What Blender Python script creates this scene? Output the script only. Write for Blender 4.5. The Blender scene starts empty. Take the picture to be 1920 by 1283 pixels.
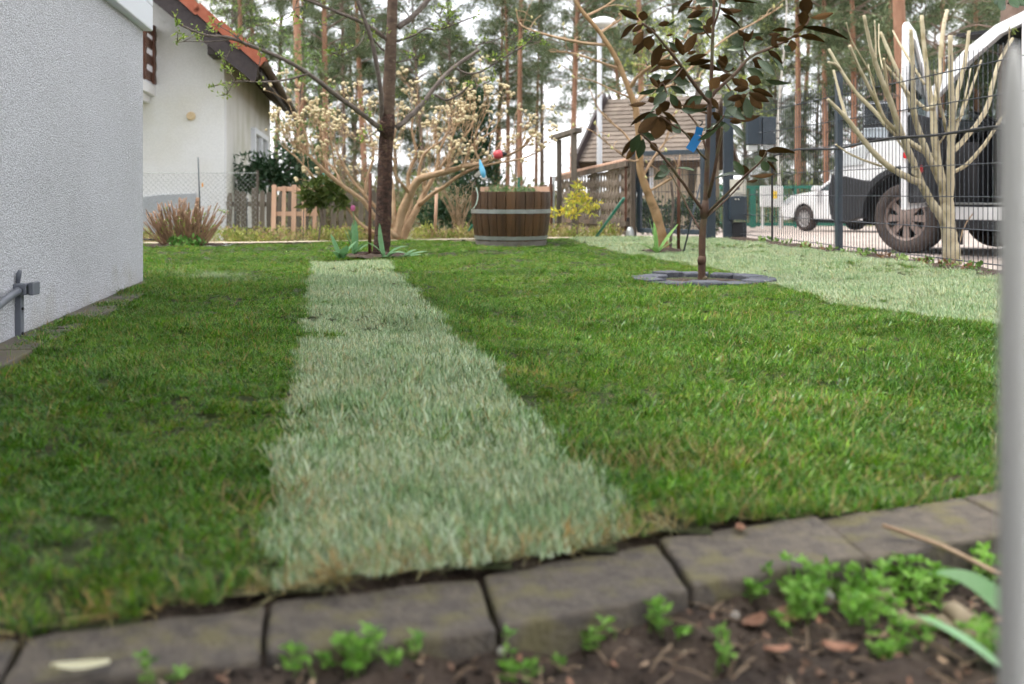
import bpy, math, random
import numpy as np
from mathutils import Vector, Matrix, Euler
R = math.radians
sc = bpy.context.scene
rng = np.random.default_rng(7)
rnd = random.Random(11)

# ------------------------------------------------------------------ camera
F, H, HZ = 1867.0, 0.48, 360.0
cam_d = bpy.data.cameras.new('camera'); cam = bpy.data.objects.new('camera', cam_d)
sc.collection.objects.link(cam); sc.camera = cam
cam.location = (0, 0, H); cam.rotation_euler = (R(90), 0, 0)
cam_d.sensor_width = 36; cam_d.lens = 36 * F / 1920
cam_d.shift_y = -(641.5 - HZ) / 1920
cam_d.clip_start = 0.05; cam_d.clip_end = 600
cam_d.dof.use_dof = True; cam_d.dof.focus_distance = 4.0; cam_d.dof.aperture_fstop = 3.4
cam_d.dof.aperture_blades = 9
# ------------------------------------------------------------------ world, sun, exposure
SUN_EL, SUN_AZ = 64.0, 262.0       # azimuth from +Y clockwise: high, to the left
world = bpy.data.worlds.new('World'); sc.world = world; world.use_nodes = True
nt = world.node_tree; N = nt.nodes; L = nt.links
for n in list(N): N.remove(n)
out = N.new('ShaderNodeOutputWorld'); bg = N.new('ShaderNodeBackground'); bg.inputs[1].default_value = 0.1
sky = N.new('ShaderNodeTexSky'); sky.sky_type = 'NISHITA'; sky.sun_disc = False
sky.sun_elevation = R(SUN_EL); sky.sun_rotation = R(SUN_AZ); sky.air_density = 1.0; sky.dust_density = 2.0
tc = N.new('ShaderNodeTexCoord'); no = N.new('ShaderNodeTexNoise'); no.inputs['Scale'].default_value = 2.6
no.inputs['Detail'].default_value = 6; no.inputs['Roughness'].default_value = 0.6
rp = N.new('ShaderNodeValToRGB'); rp.color_ramp.elements[0].position = 0.30; rp.color_ramp.elements[1].position = 0.62
rp.color_ramp.elements[0].color = (.62, .62, .62, 1); rp.color_ramp.elements[1].color = (1, 1, 1, 1)
mx = N.new('ShaderNodeMix'); mx.data_type = 'RGBA'
cl = N.new('ShaderNodeRGB'); cl.outputs[0].default_value = (7.9, 7.9, 8.05, 1)     # bright thin cloud cover
L.new(tc.outputs['Generated'], no.inputs['Vector']); L.new(no.outputs['Fac'], rp.inputs['Fac'])
L.new(rp.outputs['Color'], mx.inputs[0]); L.new(sky.outputs[0], mx.inputs[6]); L.new(cl.outputs[0], mx.inputs[7])
L.new(mx.outputs[2], bg.inputs[0]); L.new(bg.outputs[0], out.inputs[0])
sun_d = bpy.data.lights.new('sun', 'SUN'); sun = bpy.data.objects.new('sun', sun_d); sc.collection.objects.link(sun)
sun_d.energy = 1.5; sun_d.angle = R(11); sun_d.color = (1, .95, .88)
az = R(SUN_AZ); sd = Vector((math.sin(az) * math.cos(R(SUN_EL)), math.cos(az) * math.cos(R(SUN_EL)), math.sin(R(SUN_EL))))
sun.rotation_euler = sd.to_track_quat('Z', 'Y').to_euler()
sc.view_settings.view_transform = 'Standard'; sc.view_settings.look = 'None'
sc.view_settings.exposure = 1.5; sc.view_settings.gamma = 1.0; sc.view_settings.use_curve_mapping = False
sc.render.engine = 'CYCLES'; sc.cycles.use_denoising = True; sc.cycles.max_bounces = 5; sc.cycles.diffuse_bounces = 3; sc.cycles.glossy_bounces = 2; sc.cycles.transmission_bounces = 3; sc.cycles.use_adaptive_sampling = True; sc.cycles.adaptive_threshold = .04; sc.cycles.adaptive_min_samples = 12
sc.cycles.transparent_max_bounces = 8; sc.cycles.caustics_reflective = False; sc.cycles.caustics_refractive = False

# ------------------------------------------------------------------ helpers
def W(px, py, Y): return Vector(((px - 960) / F * Y, Y, H - (py - HZ) / F * Y))
def G(px, py, z=0.0):
    Y = F * (H - z) / (py - HZ); return Vector(((px - 960) / F * Y, Y, z))
def link(o, parent=None):
    sc.collection.objects.link(o)
    if parent is not None: o.parent = parent
    return o
def tag(o, label=None, cat=None, group=None, kind=None):
    if label: o['label'] = label
    if cat: o['category'] = cat
    if group: o['group'] = group
    if kind: o['kind'] = kind
    return o
def thing(name, label, cat, loc=(0, 0, 0), rz=0.0, group=None):
    o = bpy.data.objects.new(name, None); o.empty_display_size = .1; link(o)
    o.location = loc; o.rotation_euler = (0, 0, rz)
    return tag(o, label, cat, group)
def obj(name, mesh, parent=None, loc=None, rot=None, scl=None):
    o = link(bpy.data.objects.new(name, mesh), parent)
    if loc is not None: o.location = loc
    if rot is not None: o.rotation_euler = rot
    if scl is not None: o.scale = scl if hasattr(scl, '__len__') else (scl,) * 3
    return o
class MB:
    def __init__(s): s.v = []; s.f = []; s.m = []
    def add(s, V, Fc, mi=0):
        b = len(s.v); s.v += [tuple(map(float, p)) for p in V]
        for k, q in enumerate(Fc):
            s.f.append(tuple(int(i) + b for i in q)); s.m.append(mi)
        return s
    def box(s, c, d, rot=None, mi=0):
        x, y, z = d[0] / 2, d[1] / 2, d[2] / 2
        P = [Vector(p) for p in ((-x,-y,-z),(x,-y,-z),(x,y,-z),(-x,y,-z),(-x,-y,z),(x,-y,z),(x,y,z),(-x,y,z))]
        if rot is not None:
            m = rot if isinstance(rot, Matrix) else Euler(rot).to_matrix(); P = [m @ p for p in P]
        c = Vector(c)
        return s.add([p + c for p in P], [(0,3,2,1),(4,5,6,7),(0,1,5,4),(1,2,6,5),(2,3,7,6),(3,0,4,7)], mi)
    def bar(s, a, b, w, d, up=(0, 0, 1), mi=0):
        a, b = Vector(a), Vector(b); t = (b - a); ln = t.length; t.normalize()
        u = Vector(up); sd_ = t.cross(u)
        if sd_.length < 1e-4: sd_ = t.cross(Vector((1, 0, 0)))
        sd_.normalize(); u = sd_.cross(t).normalized()
        return s.box((a + b) / 2, (ln, w, d), Matrix((t, sd_, u)).transposed(), mi)
    def tube(s, pts, rad, n=7, mi=0, cap=True, capmi=None):
        pts = [Vector(p) for p in pts]; k = len(pts)
        if not hasattr(rad, '__len__'): rad = [rad] * k
        ref = None; V = []
        for i, p in enumerate(pts):
            t = (pts[min(i + 1, k - 1)] - pts[max(i - 1, 0)])
            if t.length < 1e-9: t = Vector((0, 0, 1))
            t.normalize()
            if ref is None:
                ref = t.orthogonal().normalized()
            ref = (ref - t * ref.dot(t))
            if ref.length < 1e-6: ref = t.orthogonal()
            ref.normalize(); bi = t.cross(ref)
            for j in range(n):
                a = 2 * math.pi * j / n; V.append(p + (ref * math.cos(a) + bi * math.sin(a)) * rad[i])
        Fc = [(i*n + j, i*n + (j+1) % n, (i+1)*n + (j+1) % n, (i+1)*n + j) for i in range(k-1) for j in range(n)]
        s.add(V, Fc, mi)
        if cap:
            b = len(s.v) - n * k
            s.f.append(tuple(b + (k-1)*n + j for j in range(n))); s.m.append(mi if capmi is None else capmi)
            s.f.append(tuple(b + j for j in reversed(range(n)))); s.m.append(mi)
        return s
    def lathe(s, prof, n=32, c=(0, 0, 0), mi=0, a0=0.0, a1=2*math.pi, axis='z'):
        full = abs(a1 - a0 - 2*math.pi) < 1e-6; m = n if full else n + 1; V = []
        for r, z in prof:
            for j in range(m):
                a = a0 + (a1 - a0) * j / n
                p = (r*math.cos(a), r*math.sin(a), z) if axis == 'z' else (r*math.cos(a), z, r*math.sin(a))
                V.append((p[0]+c[0], p[1]+c[1], p[2]+c[2]))
        Fc = []
        for i in range(len(prof) - 1):
            for j in range(n):
                j2 = (j+1) % m
                Fc.append((i*m + j, i*m + j2, (i+1)*m + j2, (i+1)*m + j))
        return s.add(V, Fc, mi)
    def prism(s, poly, a, b, fn, mi=0):
        # poly: 2-d outline; fn(u, v, w) -> point; extruded from w=a to w=b
        n = len(poly)
        V = [fn(u, v, a) for u, v in poly] + [fn(u, v, b) for u, v in poly]
        Fc = [tuple(range(n)), tuple(reversed(range(n, 2*n)))] + [(i, i+n, (i+1) % n + n, (i+1) % n) for i in range(n)]
        return s.add(V, Fc, mi)
    def mesh(s, name, mats, smooth=False):
        me = bpy.data.meshes.new(name); me.from_pydata(s.v, [], s.f)
        for m in (mats if isinstance(mats, (list, tuple)) else [mats]): me.materials.append(m)
        if max(s.m, default=0) > 0: me.polygons.foreach_set('material_index', s.m)
        if smooth: me.polygons.foreach_set('use_smooth', [True] * len(s.f))
        me.update(); return me
    def build(s, name, mats, parent=None, smooth=False, bevel=0, seg=2, fix=False):
        me = s.mesh(name, mats, smooth)
        if fix:
            import bmesh
            bm = bmesh.new(); bm.from_mesh(me); bmesh.ops.recalc_face_normals(bm, faces=bm.faces); bm.to_mesh(me); bm.free()
        o = link(bpy.data.objects.new(name, me), parent)
        if bevel:
            md = o.modifiers.new('bevel', 'BEVEL'); md.width = bevel; md.segments = seg; md.limit_method = 'ANGLE'; md.angle_limit = R(40)
        return o
def np_mesh(name, V, Fc, mats, col=None, smooth=False):
    V = np.asarray(V, dtype=np.float32).reshape(-1, 3); Fc = np.asarray(Fc, dtype=np.int32)
    me = bpy.data.meshes.new(name); k = Fc.shape[1]
    me.vertices.add(len(V)); me.vertices.foreach_set('co', V.ravel())
    me.loops.add(Fc.size); me.loops.foreach_set('vertex_index', Fc.ravel())
    me.polygons.add(len(Fc)); me.polygons.foreach_set('loop_start', np.arange(0, Fc.size, k, dtype=np.int32))
    me.polygons.foreach_set('loop_total', np.full(len(Fc), k, dtype=np.int32))
    if smooth: me.polygons.foreach_set('use_smooth', np.ones(len(Fc), dtype=bool))
    for m in (mats if isinstance(mats, (list, tuple)) else [mats]): me.materials.append(m)
    me.update(calc_edges=True); me.validate()
    if col is not None:
        at = me.attributes.new('Col', 'FLOAT_COLOR', 'POINT'); at.data.foreach_set('color', np.asarray(col, dtype=np.float32).ravel())
    return me
def smooth_path(P, sub=4):
    P = [Vector(p) for p in P]
    if len(P) < 3: return P
    Q = []
    for i in range(len(P) - 1):
        p0, p1, p2, p3 = P[max(i-1, 0)], P[i], P[i+1], P[min(i+2, len(P)-1)]
        for k in range(sub):
            t = k / sub
            Q.append(0.5*((2*p1) + (p2-p0)*t + (2*p0-5*p1+4*p2-p3)*t*t + (3*p1-p0-3*p2+p3)*t*t*t))
    Q.append(P[-1]); return Q
def limb(mb, P, r0, r1, n=7, sub=4, gnarl=0.0, mi=0, capmi=None, power=1.0, seed=0):
    Q = smooth_path(P, sub); k = len(Q); rr = random.Random(seed + int(abs(P[0][0]) * 1000))
    rad = []
    for i in range(k):
        t = i / (k - 1); r = r0 + (r1 - r0) * t ** power
        rad.append(r * (1 + gnarl * rr.uniform(-1, 1)))
        if gnarl and 0 < i < k - 1: Q[i] = Q[i] + Vector((rr.uniform(-1, 1), rr.uniform(-1, 1), rr.uniform(-1, 1))) * r * gnarl * 1.2
    mb.tube(Q, rad, n, mi, True, capmi); return Q

# ------------------------------------------------------------------ materials
def nodes(m): return m.node_tree.nodes, m.node_tree.links
def M(name, c1, c2=None, scale=6.0, rough=.65, bump=0.0, bscale=60.0, metal=0.0, spec=.4, stretch=(1, 1, 1), rand=0.0,
      coord='Object', lo=.35, hi=.65, detail=5, c3=None, s3=2.0, lo3=.5, hi3=.7, transl=0.0, bdist=.01, coat=0.0, rvar=0.0):
    m = bpy.data.materials.new(name); m.use_nodes = True; n, l = nodes(m); b = n['Principled BSDF']
    b.inputs['Roughness'].default_value = rough; b.inputs['Metallic'].default_value = metal
    b.inputs['Specular IOR Level'].default_value = spec; b.inputs['Coat Weight'].default_value = coat
    if coat: b.inputs['Coat Roughness'].default_value = .06
    c1 = tuple(c1) + (1,); colout = None
    tcn = n.new('ShaderNodeTexCoord'); mp = n.new('ShaderNodeMapping'); mp.inputs['Scale'].default_value = stretch
    src = tcn.outputs[coord]
    if coord == 'World':
        pass
    l.new(src, mp.inputs['Vector'])
    vec = mp.outputs['Vector']
    if c2 is not None:
        no = n.new('ShaderNodeTexNoise'); no.inputs['Scale'].default_value = scale; no.inputs['Detail'].default_value = detail
        no.inputs['Roughness'].default_value = .65; l.new(vec, no.inputs['Vector'])
        rp = n.new('ShaderNodeValToRGB'); e = rp.color_ramp.elements
        e[0].position = lo; e[1].position = hi; e[0].color = c1; e[1].color = tuple(c2) + (1,)
        l.new(no.outputs['Fac'], rp.inputs['Fac']); colout = rp.outputs['Color']
        if rvar:
            mr = n.new('ShaderNodeMapRange'); mr.inputs[3].default_value = rough - rvar; mr.inputs[4].default_value = rough + rvar
            l.new(no.outputs['Fac'], mr.inputs[0]); l.new(mr.outputs[0], b.inputs['Roughness'])
    if c3 is not None:
        n3 = n.new('ShaderNodeTexNoise'); n3.inputs['Scale'].default_value = s3; n3.inputs['Detail'].default_value = 8; l.new(vec, n3.inputs['Vector'])
        r3 = n.new('ShaderNodeMapRange'); r3.inputs[1].default_value = lo3; r3.inputs[2].default_value = hi3; l.new(n3.outputs['Fac'], r3.inputs[0])
        mxx = n.new('ShaderNodeMix'); mxx.data_type = 'RGBA'; l.new(r3.outputs[0], mxx.inputs[0])
        if colout: l.new(colout, mxx.inputs[6])
        else: mxx.inputs[6].default_value = c1
        mxx.inputs[7].default_value = tuple(c3) + (1,); colout = mxx.outputs[2]
    if rand:
        oi = n.new('ShaderNodeObjectInfo'); hs = n.new('ShaderNodeHueSaturation'); mr = n.new('ShaderNodeMapRange')
        mr.inputs[3].default_value = 1 - rand; mr.inputs[4].default_value = 1 + rand
        l.new(oi.outputs['Random'], mr.inputs[0]); l.new(mr.outputs[0], hs.inputs['Value'])
        if colout: l.new(colout, hs.inputs['Color'])
        else: hs.inputs['Color'].default_value = c1
        colout = hs.outputs['Color']
    if colout: l.new(colout, b.inputs['Base Color'])
    else: b.inputs['Base Color'].default_value = c1
    if bump:
        nb = n.new('ShaderNodeTexNoise'); nb.inputs['Scale'].default_value = bscale; nb.inputs['Detail'].default_value = 6; l.new(vec, nb.inputs['Vector'])
        bp = n.new('ShaderNodeBump'); bp.inputs['Strength'].default_value = bump; bp.inputs['Distance'].default_value = bdist
        l.new(nb.outputs['Fac'], bp.inputs['Height']); l.new(bp.outputs['Normal'], b.inputs['Normal'])
    if transl:
        tr = n.new('ShaderNodeBsdfTranslucent'); ms = n.new('ShaderNodeMixShader'); ms.inputs[0].default_value = transl
        if colout: l.new(colout, tr.inputs['Color'])
        else: tr.inputs['Color'].default_value = c1
        o_ = n['Material Output']; l.new(b.outputs[0], ms.inputs[1]); l.new(tr.outputs[0], ms.inputs[2]); l.new(ms.outputs[0], o_.inputs['Surface'])
    return m
def leafmat(name, tint=(1, 1, 1), rough=.5, transl=.3, spec=.35, var=None):
    """colour of every leaf / blade comes from its own 'Col' attribute; var: world-space patches of another hue"""
    m = bpy.data.materials.new(name); m.use_nodes = True; n, l = nodes(m); b = n['Principled BSDF']
    at = n.new('ShaderNodeAttribute'); at.attribute_name = 'Col'
    mu = n.new('ShaderNodeMix'); mu.data_type = 'RGBA'; mu.blend_type = 'MULTIPLY'; mu.inputs[0].default_value = 1
    l.new(at.outputs['Color'], mu.inputs[6]); mu.inputs[7].default_value = tuple(tint) + (1,); co = mu.outputs[2]
    if var:
        for (scl, lo, hi, c, amt) in var:
            ge = n.new('ShaderNodeNewGeometry'); no = n.new('ShaderNodeTexNoise'); no.inputs['Scale'].default_value = scl
            no.inputs['Detail'].default_value = 4; l.new(ge.outputs['Position'], no.inputs['Vector'])
            mr = n.new('ShaderNodeMapRange'); mr.inputs[1].default_value = lo; mr.inputs[2].default_value = hi; mr.inputs[4].default_value = amt
            l.new(no.outputs['Fac'], mr.inputs[0])
            m2 = n.new('ShaderNodeMix'); m2.data_type = 'RGBA'; m2.blend_type = 'MULTIPLY'; l.new(mr.outputs[0], m2.inputs[0])
            l.new(co, m2.inputs[6]); m2.inputs[7].default_value = tuple(c) + (1,); co = m2.outputs[2]
    l.new(co, b.inputs['Base Color']); b.inputs['Roughness'].default_value = rough; b.inputs['Specular IOR Level'].default_value = spec
    tr = n.new('ShaderNodeBsdfTranslucent'); ms = n.new('ShaderNodeMixShader'); ms.inputs[0].default_value = transl
    l.new(co, tr.inputs['Color']); l.new(b.outputs[0], ms.inputs[1]); l.new(tr.outputs[0], ms.inputs[2])
    l.new(ms.outputs[0], n['Material Output'].inputs['Surface']); return m
def glassmat(name, tint=(.8, .85, .85), rough=.02, mix=.75):
    m = bpy.data.materials.new(name); m.use_nodes = True; n, l = nodes(m); b = n['Principled BSDF']
    b.inputs['Base Color'].default_value = (.01, .012, .013, 1); b.inputs['Roughness'].default_value = rough; b.inputs['Specular IOR Level'].default_value = .7
    t = n.new('ShaderNodeBsdfTransparent'); t.inputs[0].default_value = tuple(tint) + (1,)
    ms = n.new('ShaderNodeMixShader'); ms.inputs[0].default_value = mix; l.new(b.outputs[0], ms.inputs[1]); l.new(t.outputs[0], ms.inputs[2])
    l.new(ms.outputs[0], n['Material Output'].inputs['Surface']); return m
def stucco(name, c, cd, scale=230, strength=.9, dist=.006, moss=None, splash=False):
    m = bpy.data.materials.new(name); m.use_nodes = True; n, l = nodes(m); b = n['Principled BSDF']
    tcn = n.new('ShaderNodeTexCoord'); vo = n.new('ShaderNodeTexVoronoi'); vo.inputs['Scale'].default_value = scale
    wn = n.new('ShaderNodeTexNoise'); wn.inputs['Scale'].default_value = scale * .8; wn.inputs['Detail'].default_value = 3
    l.new(tcn.outputs['Object'], wn.inputs['Vector']); l.new(tcn.outputs['Object'], vo.inputs['Vector'])
    ad = n.new('ShaderNodeMath'); ad.operation = 'MULTIPLY_ADD'; ad.inputs[1].default_value = -.9
    l.new(vo.outputs['Distance'], ad.inputs[0]); l.new(wn.outputs['Fac'], ad.inputs[2])
    bp = n.new('ShaderNodeBump'); bp.inputs['Strength'].default_value = strength; bp.inputs['Distance'].default_value = dist
    l.new(ad.outputs[0], bp.inputs['Height']); l.new(bp.outputs[0], b.inputs['Normal'])
    # shadow in the pits of the render is put into the colour
    rp = n.new('ShaderNodeValToRGB'); e = rp.color_ramp.elements; e[0].position = -.0; e[1].position = .18
    e[0].color = tuple(cd) + (1,); e[1].color = tuple(c) + (1,); l.new(ad.outputs[0], rp.inputs['Fac']); co = rp.outputs[0]
    big = n.new('ShaderNodeTexNoise'); big.inputs['Scale'].default_value = 1.3; big.inputs['Detail'].default_value = 7; l.new(tcn.outputs['Object'], big.inputs['Vector'])
    mr = n.new('ShaderNodeMapRange'); mr.inputs[1].default_value = .45; mr.inputs[2].default_value = .70; mr.inputs[4].default_value = .5
    l.new(big.outputs['Fac'], mr.inputs[0]); mm = n.new('ShaderNodeMix'); mm.data_type = 'RGBA'; mm.blend_type = 'MULTIPLY'
    l.new(mr.outputs[0], mm.inputs[0]); l.new(co, mm.inputs[6]); mm.inputs[7].default_value = (moss or (.8, .8, .78)) + (1,)
    co = mm.outputs[2]
    if splash:                                                  # soil splashes along the foot of the wall, in blotches
        sp = n.new('ShaderNodeSeparateXYZ'); l.new(tcn.outputs['Object'], sp.inputs[0])
        bl = n.new('ShaderNodeTexNoise'); bl.inputs['Scale'].default_value = 5; bl.inputs['Detail'].default_value = 9; bl.inputs['Roughness'].default_value = .7; l.new(tcn.outputs['Object'], bl.inputs['Vector'])
        ma = n.new('ShaderNodeMath'); ma.operation = 'MULTIPLY_ADD'; ma.inputs[1].default_value = -1.1; l.new(sp.outputs[2], ma.inputs[0]); l.new(bl.outputs['Fac'], ma.inputs[2])
        mp_ = n.new('ShaderNodeMapRange'); mp_.inputs[1].default_value = .38; mp_.inputs[2].default_value = .66; mp_.inputs[4].default_value = .8; l.new(ma.outputs[0], mp_.inputs[0])
        m3 = n.new('ShaderNodeMix'); m3.data_type = 'RGBA'; m3.blend_type = 'MULTIPLY'; l.new(mp_.outputs[0], m3.inputs[0]); l.new(co, m3.inputs[6]); m3.inputs[7].default_value = (.80, .76, .66, 1); co = m3.outputs[2]
    l.new(co, b.inputs['Base Color']); b.inputs['Roughness'].default_value = .9; b.inputs['Specular IOR Level'].default_value = .2
    return m

MT = {}
MT['soil'] = M('dark garden soil', (.030, .020, .014), (.075, .052, .037), 18, .95, .9, 55, rand=0, bdist=.02, c3=(.10, .075, .055), s3=60, lo3=.58, hi3=.7)
MT['lawn_soil'] = M('lawn soil', (.035, .036, .014), (.05, .07, .02), 9, .95, .6, 70)
MT['ground'] = M('forest floor', (.11, .085, .05), (.10, .12, .045), .35, .95, .5, 4, c3=(.17, .15, .08), s3=1.1, bdist=.1)
MT['road'] = M('pale concrete road', (.36, .30, .265), (.43, .37, .33), .8, .9, .25, 30, c3=(.31, .25, .21), s3=2.2)
MT['path'] = M('sand path', (.48, .40, .30), (.56, .48, .37), 5, .95, .4, 60)
MT['stone'] = M('edging concrete', (.070, .060, .053), (.140, .117, .090), 40, .85, .9, 140, rand=.12, c3=(.135, .118, .062), s3=18, lo3=.50, hi3=.64, bdist=.005, detail=9)
MT['slate'] = M('blue grey stone', (.050, .055, .070), (.105, .11, .13), 14, .8, .7, 60, rand=.2, bdist=.006)
MT['slab'] = M('worn paving slab', (.075, .066, .052), (.125, .11, .09), 8, .9, .5, 90, rand=.15, bdist=.004, c3=(.12, .11, .06), s3=5)
MT['stucco'] = stucco('grey pebble render', (.64, .65, .69), (.40, .405, .43), 185, .65, .006, splash=True)
MT['white_wall'] = stucco('old white plaster', (.77, .775, .785), (.72, .725, .735), 60, .25, .003, moss=(.86, .83, .72))
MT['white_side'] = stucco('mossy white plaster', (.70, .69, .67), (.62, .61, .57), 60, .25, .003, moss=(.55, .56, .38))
MT['upvc'] = M('white window plastic', (.74, .77, .83), rough=.35, spec=.5)
MT['plinth'] = M('grey plinth', (.36, .38, .41), (.43, .45, .48), 4, .85, .3, 50)
MT['brown_wood'] = M('brown stained wood', (.075, .030, .018), (.12, .05, .03), 20, .6, .3, 90, stretch=(1, 1, .1))
MT['dark_fascia'] = M('dark brown fascia', (.030, .022, .024), (.050, .038, .038), 12, .55, .3, 50)
MT['soffit'] = M('brown soffit', (.055, .036, .022), (.085, .058, .036), 8, .7, .3, 40)
MT['tile'] = M('red clay tile', (.30, .085, .048), (.37, .12, .07), 9, .75, .3, 60, rand=.15)
MT['roof_brown'] = M('weathered roof tile', (.135, .11, .09), (.195, .16, .13), 5, .9, .5, 40, rand=.18)
MT['grey_wood'] = M('weathered grey wood', (.085, .072, .06), (.16, .135, .11), 14, .9, .5, 120, stretch=(1, 1, .12), rand=.25)
MT['fence_wood'] = M('old brown fence wood', (.10, .078, .06), (.185, .15, .118), 12, .85, .5, 120, stretch=(1, 1, .12), rand=.25, c3=(.25, .16, .11), s3=3)
MT['pallet'] = M('fresh pallet wood', (.44, .27, .19), (.55, .36, .26), 10, .8, .4, 120, stretch=(1, 1, .15), rand=.15)
MT['green_metal'] = M('green coated steel', (.012, .13, .085), (.02, .16, .11), 8, .45)
MT['anthracite'] = M('anthracite steel', (.028, .042, .058), (.040, .056, .074), 6, .42, spec=.5, rvar=.06)
MT['wire'] = M('fence wire', (.030, .038, .050), rough=.4, spec=.5)
MT['grey_pipe'] = M('grey conduit', (.115, .125, .15), (.14, .15, .175), 10, .42)
MT['rust'] = M('rusty rod', (.07, .028, .016), (.12, .05, .03), 25, .85, .4, 90)
MT['galv'] = M('galvanised steel', (.28, .30, .30), (.38, .40, .40), 15, .42, .2, 80, metal=.6)
MT['stave'] = M('oiled oak stave', (.036, .017, .007), (.092, .045, .017), 9, .5, .35, 90, stretch=(1, 1, .09), rand=.16, c3=(.045, .026, .014), s3=3.5, lo3=.5, hi3=.75)
MT['barrel_foot'] = M('grey weathered oak', (.12, .11, .10), (.2, .185, .165), 10, .85)
MT['bark_cherry'] = M('cherry bark', (.060, .036, .025), (.125, .082, .055), 9, .75, .6, 40, stretch=(1, 1, 2.2), c3=(.17, .135, .095), s3=22, lo3=.60, hi3=.66, bdist=.005, detail=8)
MT['bark_cherry_low'] = M('rough cherry bark', (.022, .012, .009), (.080, .040, .027), 30, .9, 1.0, 55, stretch=(1, 1, 1.3), c3=(.12, .075, .05), s3=16, lo3=.56, hi3=.7, bdist=.016, detail=8)
MT['twig_dark'] = M('grey brown twig', (.085, .065, .055), (.165, .135, .115), 25, .75, .4, 70)
MT['bark_pale'] = M('pale pruned bark', (.385, .33, .215), (.49, .435, .305), 14, .8, .7, 45, stretch=(1, 1, .7), c3=(.20, .17, .07), s3=9, lo3=.55, hi3=.72, bdist=.006)
MT['cut_wood'] = M('cut wood', (.58, .47, .30), (.66, .55, .38), 40, .8)
MT['bark_tan'] = M('tan bark', (.33, .215, .125), (.43, .30, .185), 12, .75, .5, 40, c3=(.24, .15, .08), s3=8, bdist=.005)
MT['bark_magnolia'] = M('magnolia bark', (.050, .024, .014), (.095, .052, .030), 18, .7, .6, 50, c3=(.10, .095, .045), s3=7, bdist=.004)
MT['bark_star'] = M('star magnolia bark', (.27, .155, .065), (.36, .235, .125), 10, .75, .5, 40, c3=(.16, .095, .045), s3=9, lo3=.55, hi3=.7, bdist=.005)
MT['pine_bark'] = M('orange pine bark', (.26, .135, .085), (.40, .225, .145), 3.0, .9, .8, 9, stretch=(1, 1, .35), rand=.14, c3=(.12, .075, .055), s3=1.1, lo3=.55, hi3=.75, bdist=.05)
MT['pine_bark_grey'] = M('grey pine bark', (.16, .115, .09), (.25, .185, .15), 3.0, .95, .9, 9, stretch=(1, 1, .35), rand=.15, bdist=.06)
MT['birch'] = M('birch bark', (.62, .60, .55), (.50, .47, .42), 3, .8, 0, stretch=(1, 1, 5), c3=(.06, .05, .045), s3=2.6, lo3=.60, hi3=.66)
MT['dry_stem'] = M('dry pruned stems', (.24, .135, .082), (.38, .25, .165), 20, .85, .3, 80, c3=(.12, .07, .045), s3=12)
MT['flower'] = M('cream flower balls', (.62, .50, .29), (.72, .63, .42), 90, .8, .6, 260, rand=.08, bdist=.006)
MT['leaf_top'] = M('magnolia leaf upper side', (.040, .066, .032), (.072, .098, .052), 30, .22, .15, 90, spec=.6, rand=.25)
MT['leaf_under'] = M('magnolia leaf felt underside', (.034, .018, .005), (.070, .036, .010), 25, .8, .2, 160, rand=.3, spec=.12)
MT['tag_blue'] = M('blue plant label', (.0, .13, .36), rough=.5)
MT['white_paint'] = M('white car paint', (.78, .79, .81), (.74, .75, .77), 3, .28, coat=.6)
MT['black_plastic'] = M('black bumper plastic', (.022, .023, .026), (.032, .033, .037), 12, .6, .2, 200)
MT['interior'] = M('dark van interior', (.014, .014, .016), (.024, .024, .027), 6, .7)
MT['tyre'] = M('dusty tyre', (.040, .032, .029), (.075, .058, .052), 9, .9, .4, 60)
MT['rim_dirty'] = M('dusty wheel rim', (.17, .13, .115), (.24, .19, .17), 8, .55, metal=.2)
MT['rim'] = M('alloy rim', (.42, .41, .41), rough=.4, metal=.4)
MT['chrome'] = M('mirror glass', (.75, .78, .8), rough=.03, metal=1)
MT['glass'] = glassmat('window glass', (.55, .62, .62), .02, .55)
MT['pane'] = glassmat('house window glass', (.4, .42, .42), .03, .35)
MT['red'] = M('red lettering', (.62, .03, .035), rough=.4)
MT['white_card'] = M('white card', (.74, .70, .60), rough=.6)
MT['box_white'] = M('off-white cabinet', (.62, .63, .62), rough=.5)
MT['yellow'] = M('yellow label', (.80, .55, .05), rough=.5)
MT['lamp_grey'] = M('light grey lamp post', (.48, .50, .53), rough=.45)
MT['post_white'] = M('grey white plastic post', (.47, .47, .455), (.51, .51, .49), 5, .5)
MT['toy_blue'] = M('blue garden ornament', (.10, .42, .68), (.2, .55, .78), 12, .35)
MT['toy_red'] = M('red garden ornament', (.48, .04, .06), (.55, .09, .1), 12, .4)
MT['black'] = M('black plastic', (.012, .012, .013), rough=.5)
MT['pink'] = M('pink tulip', (.50, .12, .28), rough=.5)
MT['orange'] = M('orange tag', (.75, .33, .04), rough=.5)
MT['tulip'] = M('tulip leaf', (.10, .235, .095), (.145, .30, .135), 12, .38, transl=.25, spec=.5)
MT['long_leaf'] = M('pale green strap leaf', (.22, .42, .20), (.30, .50, .27), 18, .4, transl=.25)
MT['straw'] = M('dry stalk', (.24, .165, .105), (.36, .265, .175), 22, .85)
MT['root'] = M('old root', (.17, .135, .085), (.30, .25, .17), 20, .9, .5, 60)
MT['dry_leaf'] = M('dry brown leaf', (.24, .115, .07), (.36, .19, .12), 40, .8, .3, 60, rand=.25)
MT['pale_leaf'] = M('pale fallen leaf', (.56, .53, .33), (.63, .60, .42), 30, .6)
MT['pebble'] = M('white pebble', (.40, .37, .33), (.52, .49, .44), 30, .7)
MT['lf'] = leafmat('small leaves', transl=.35)
MT['needle'] = leafmat('pine needles', rough=.6, transl=.25, spec=.25)
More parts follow.
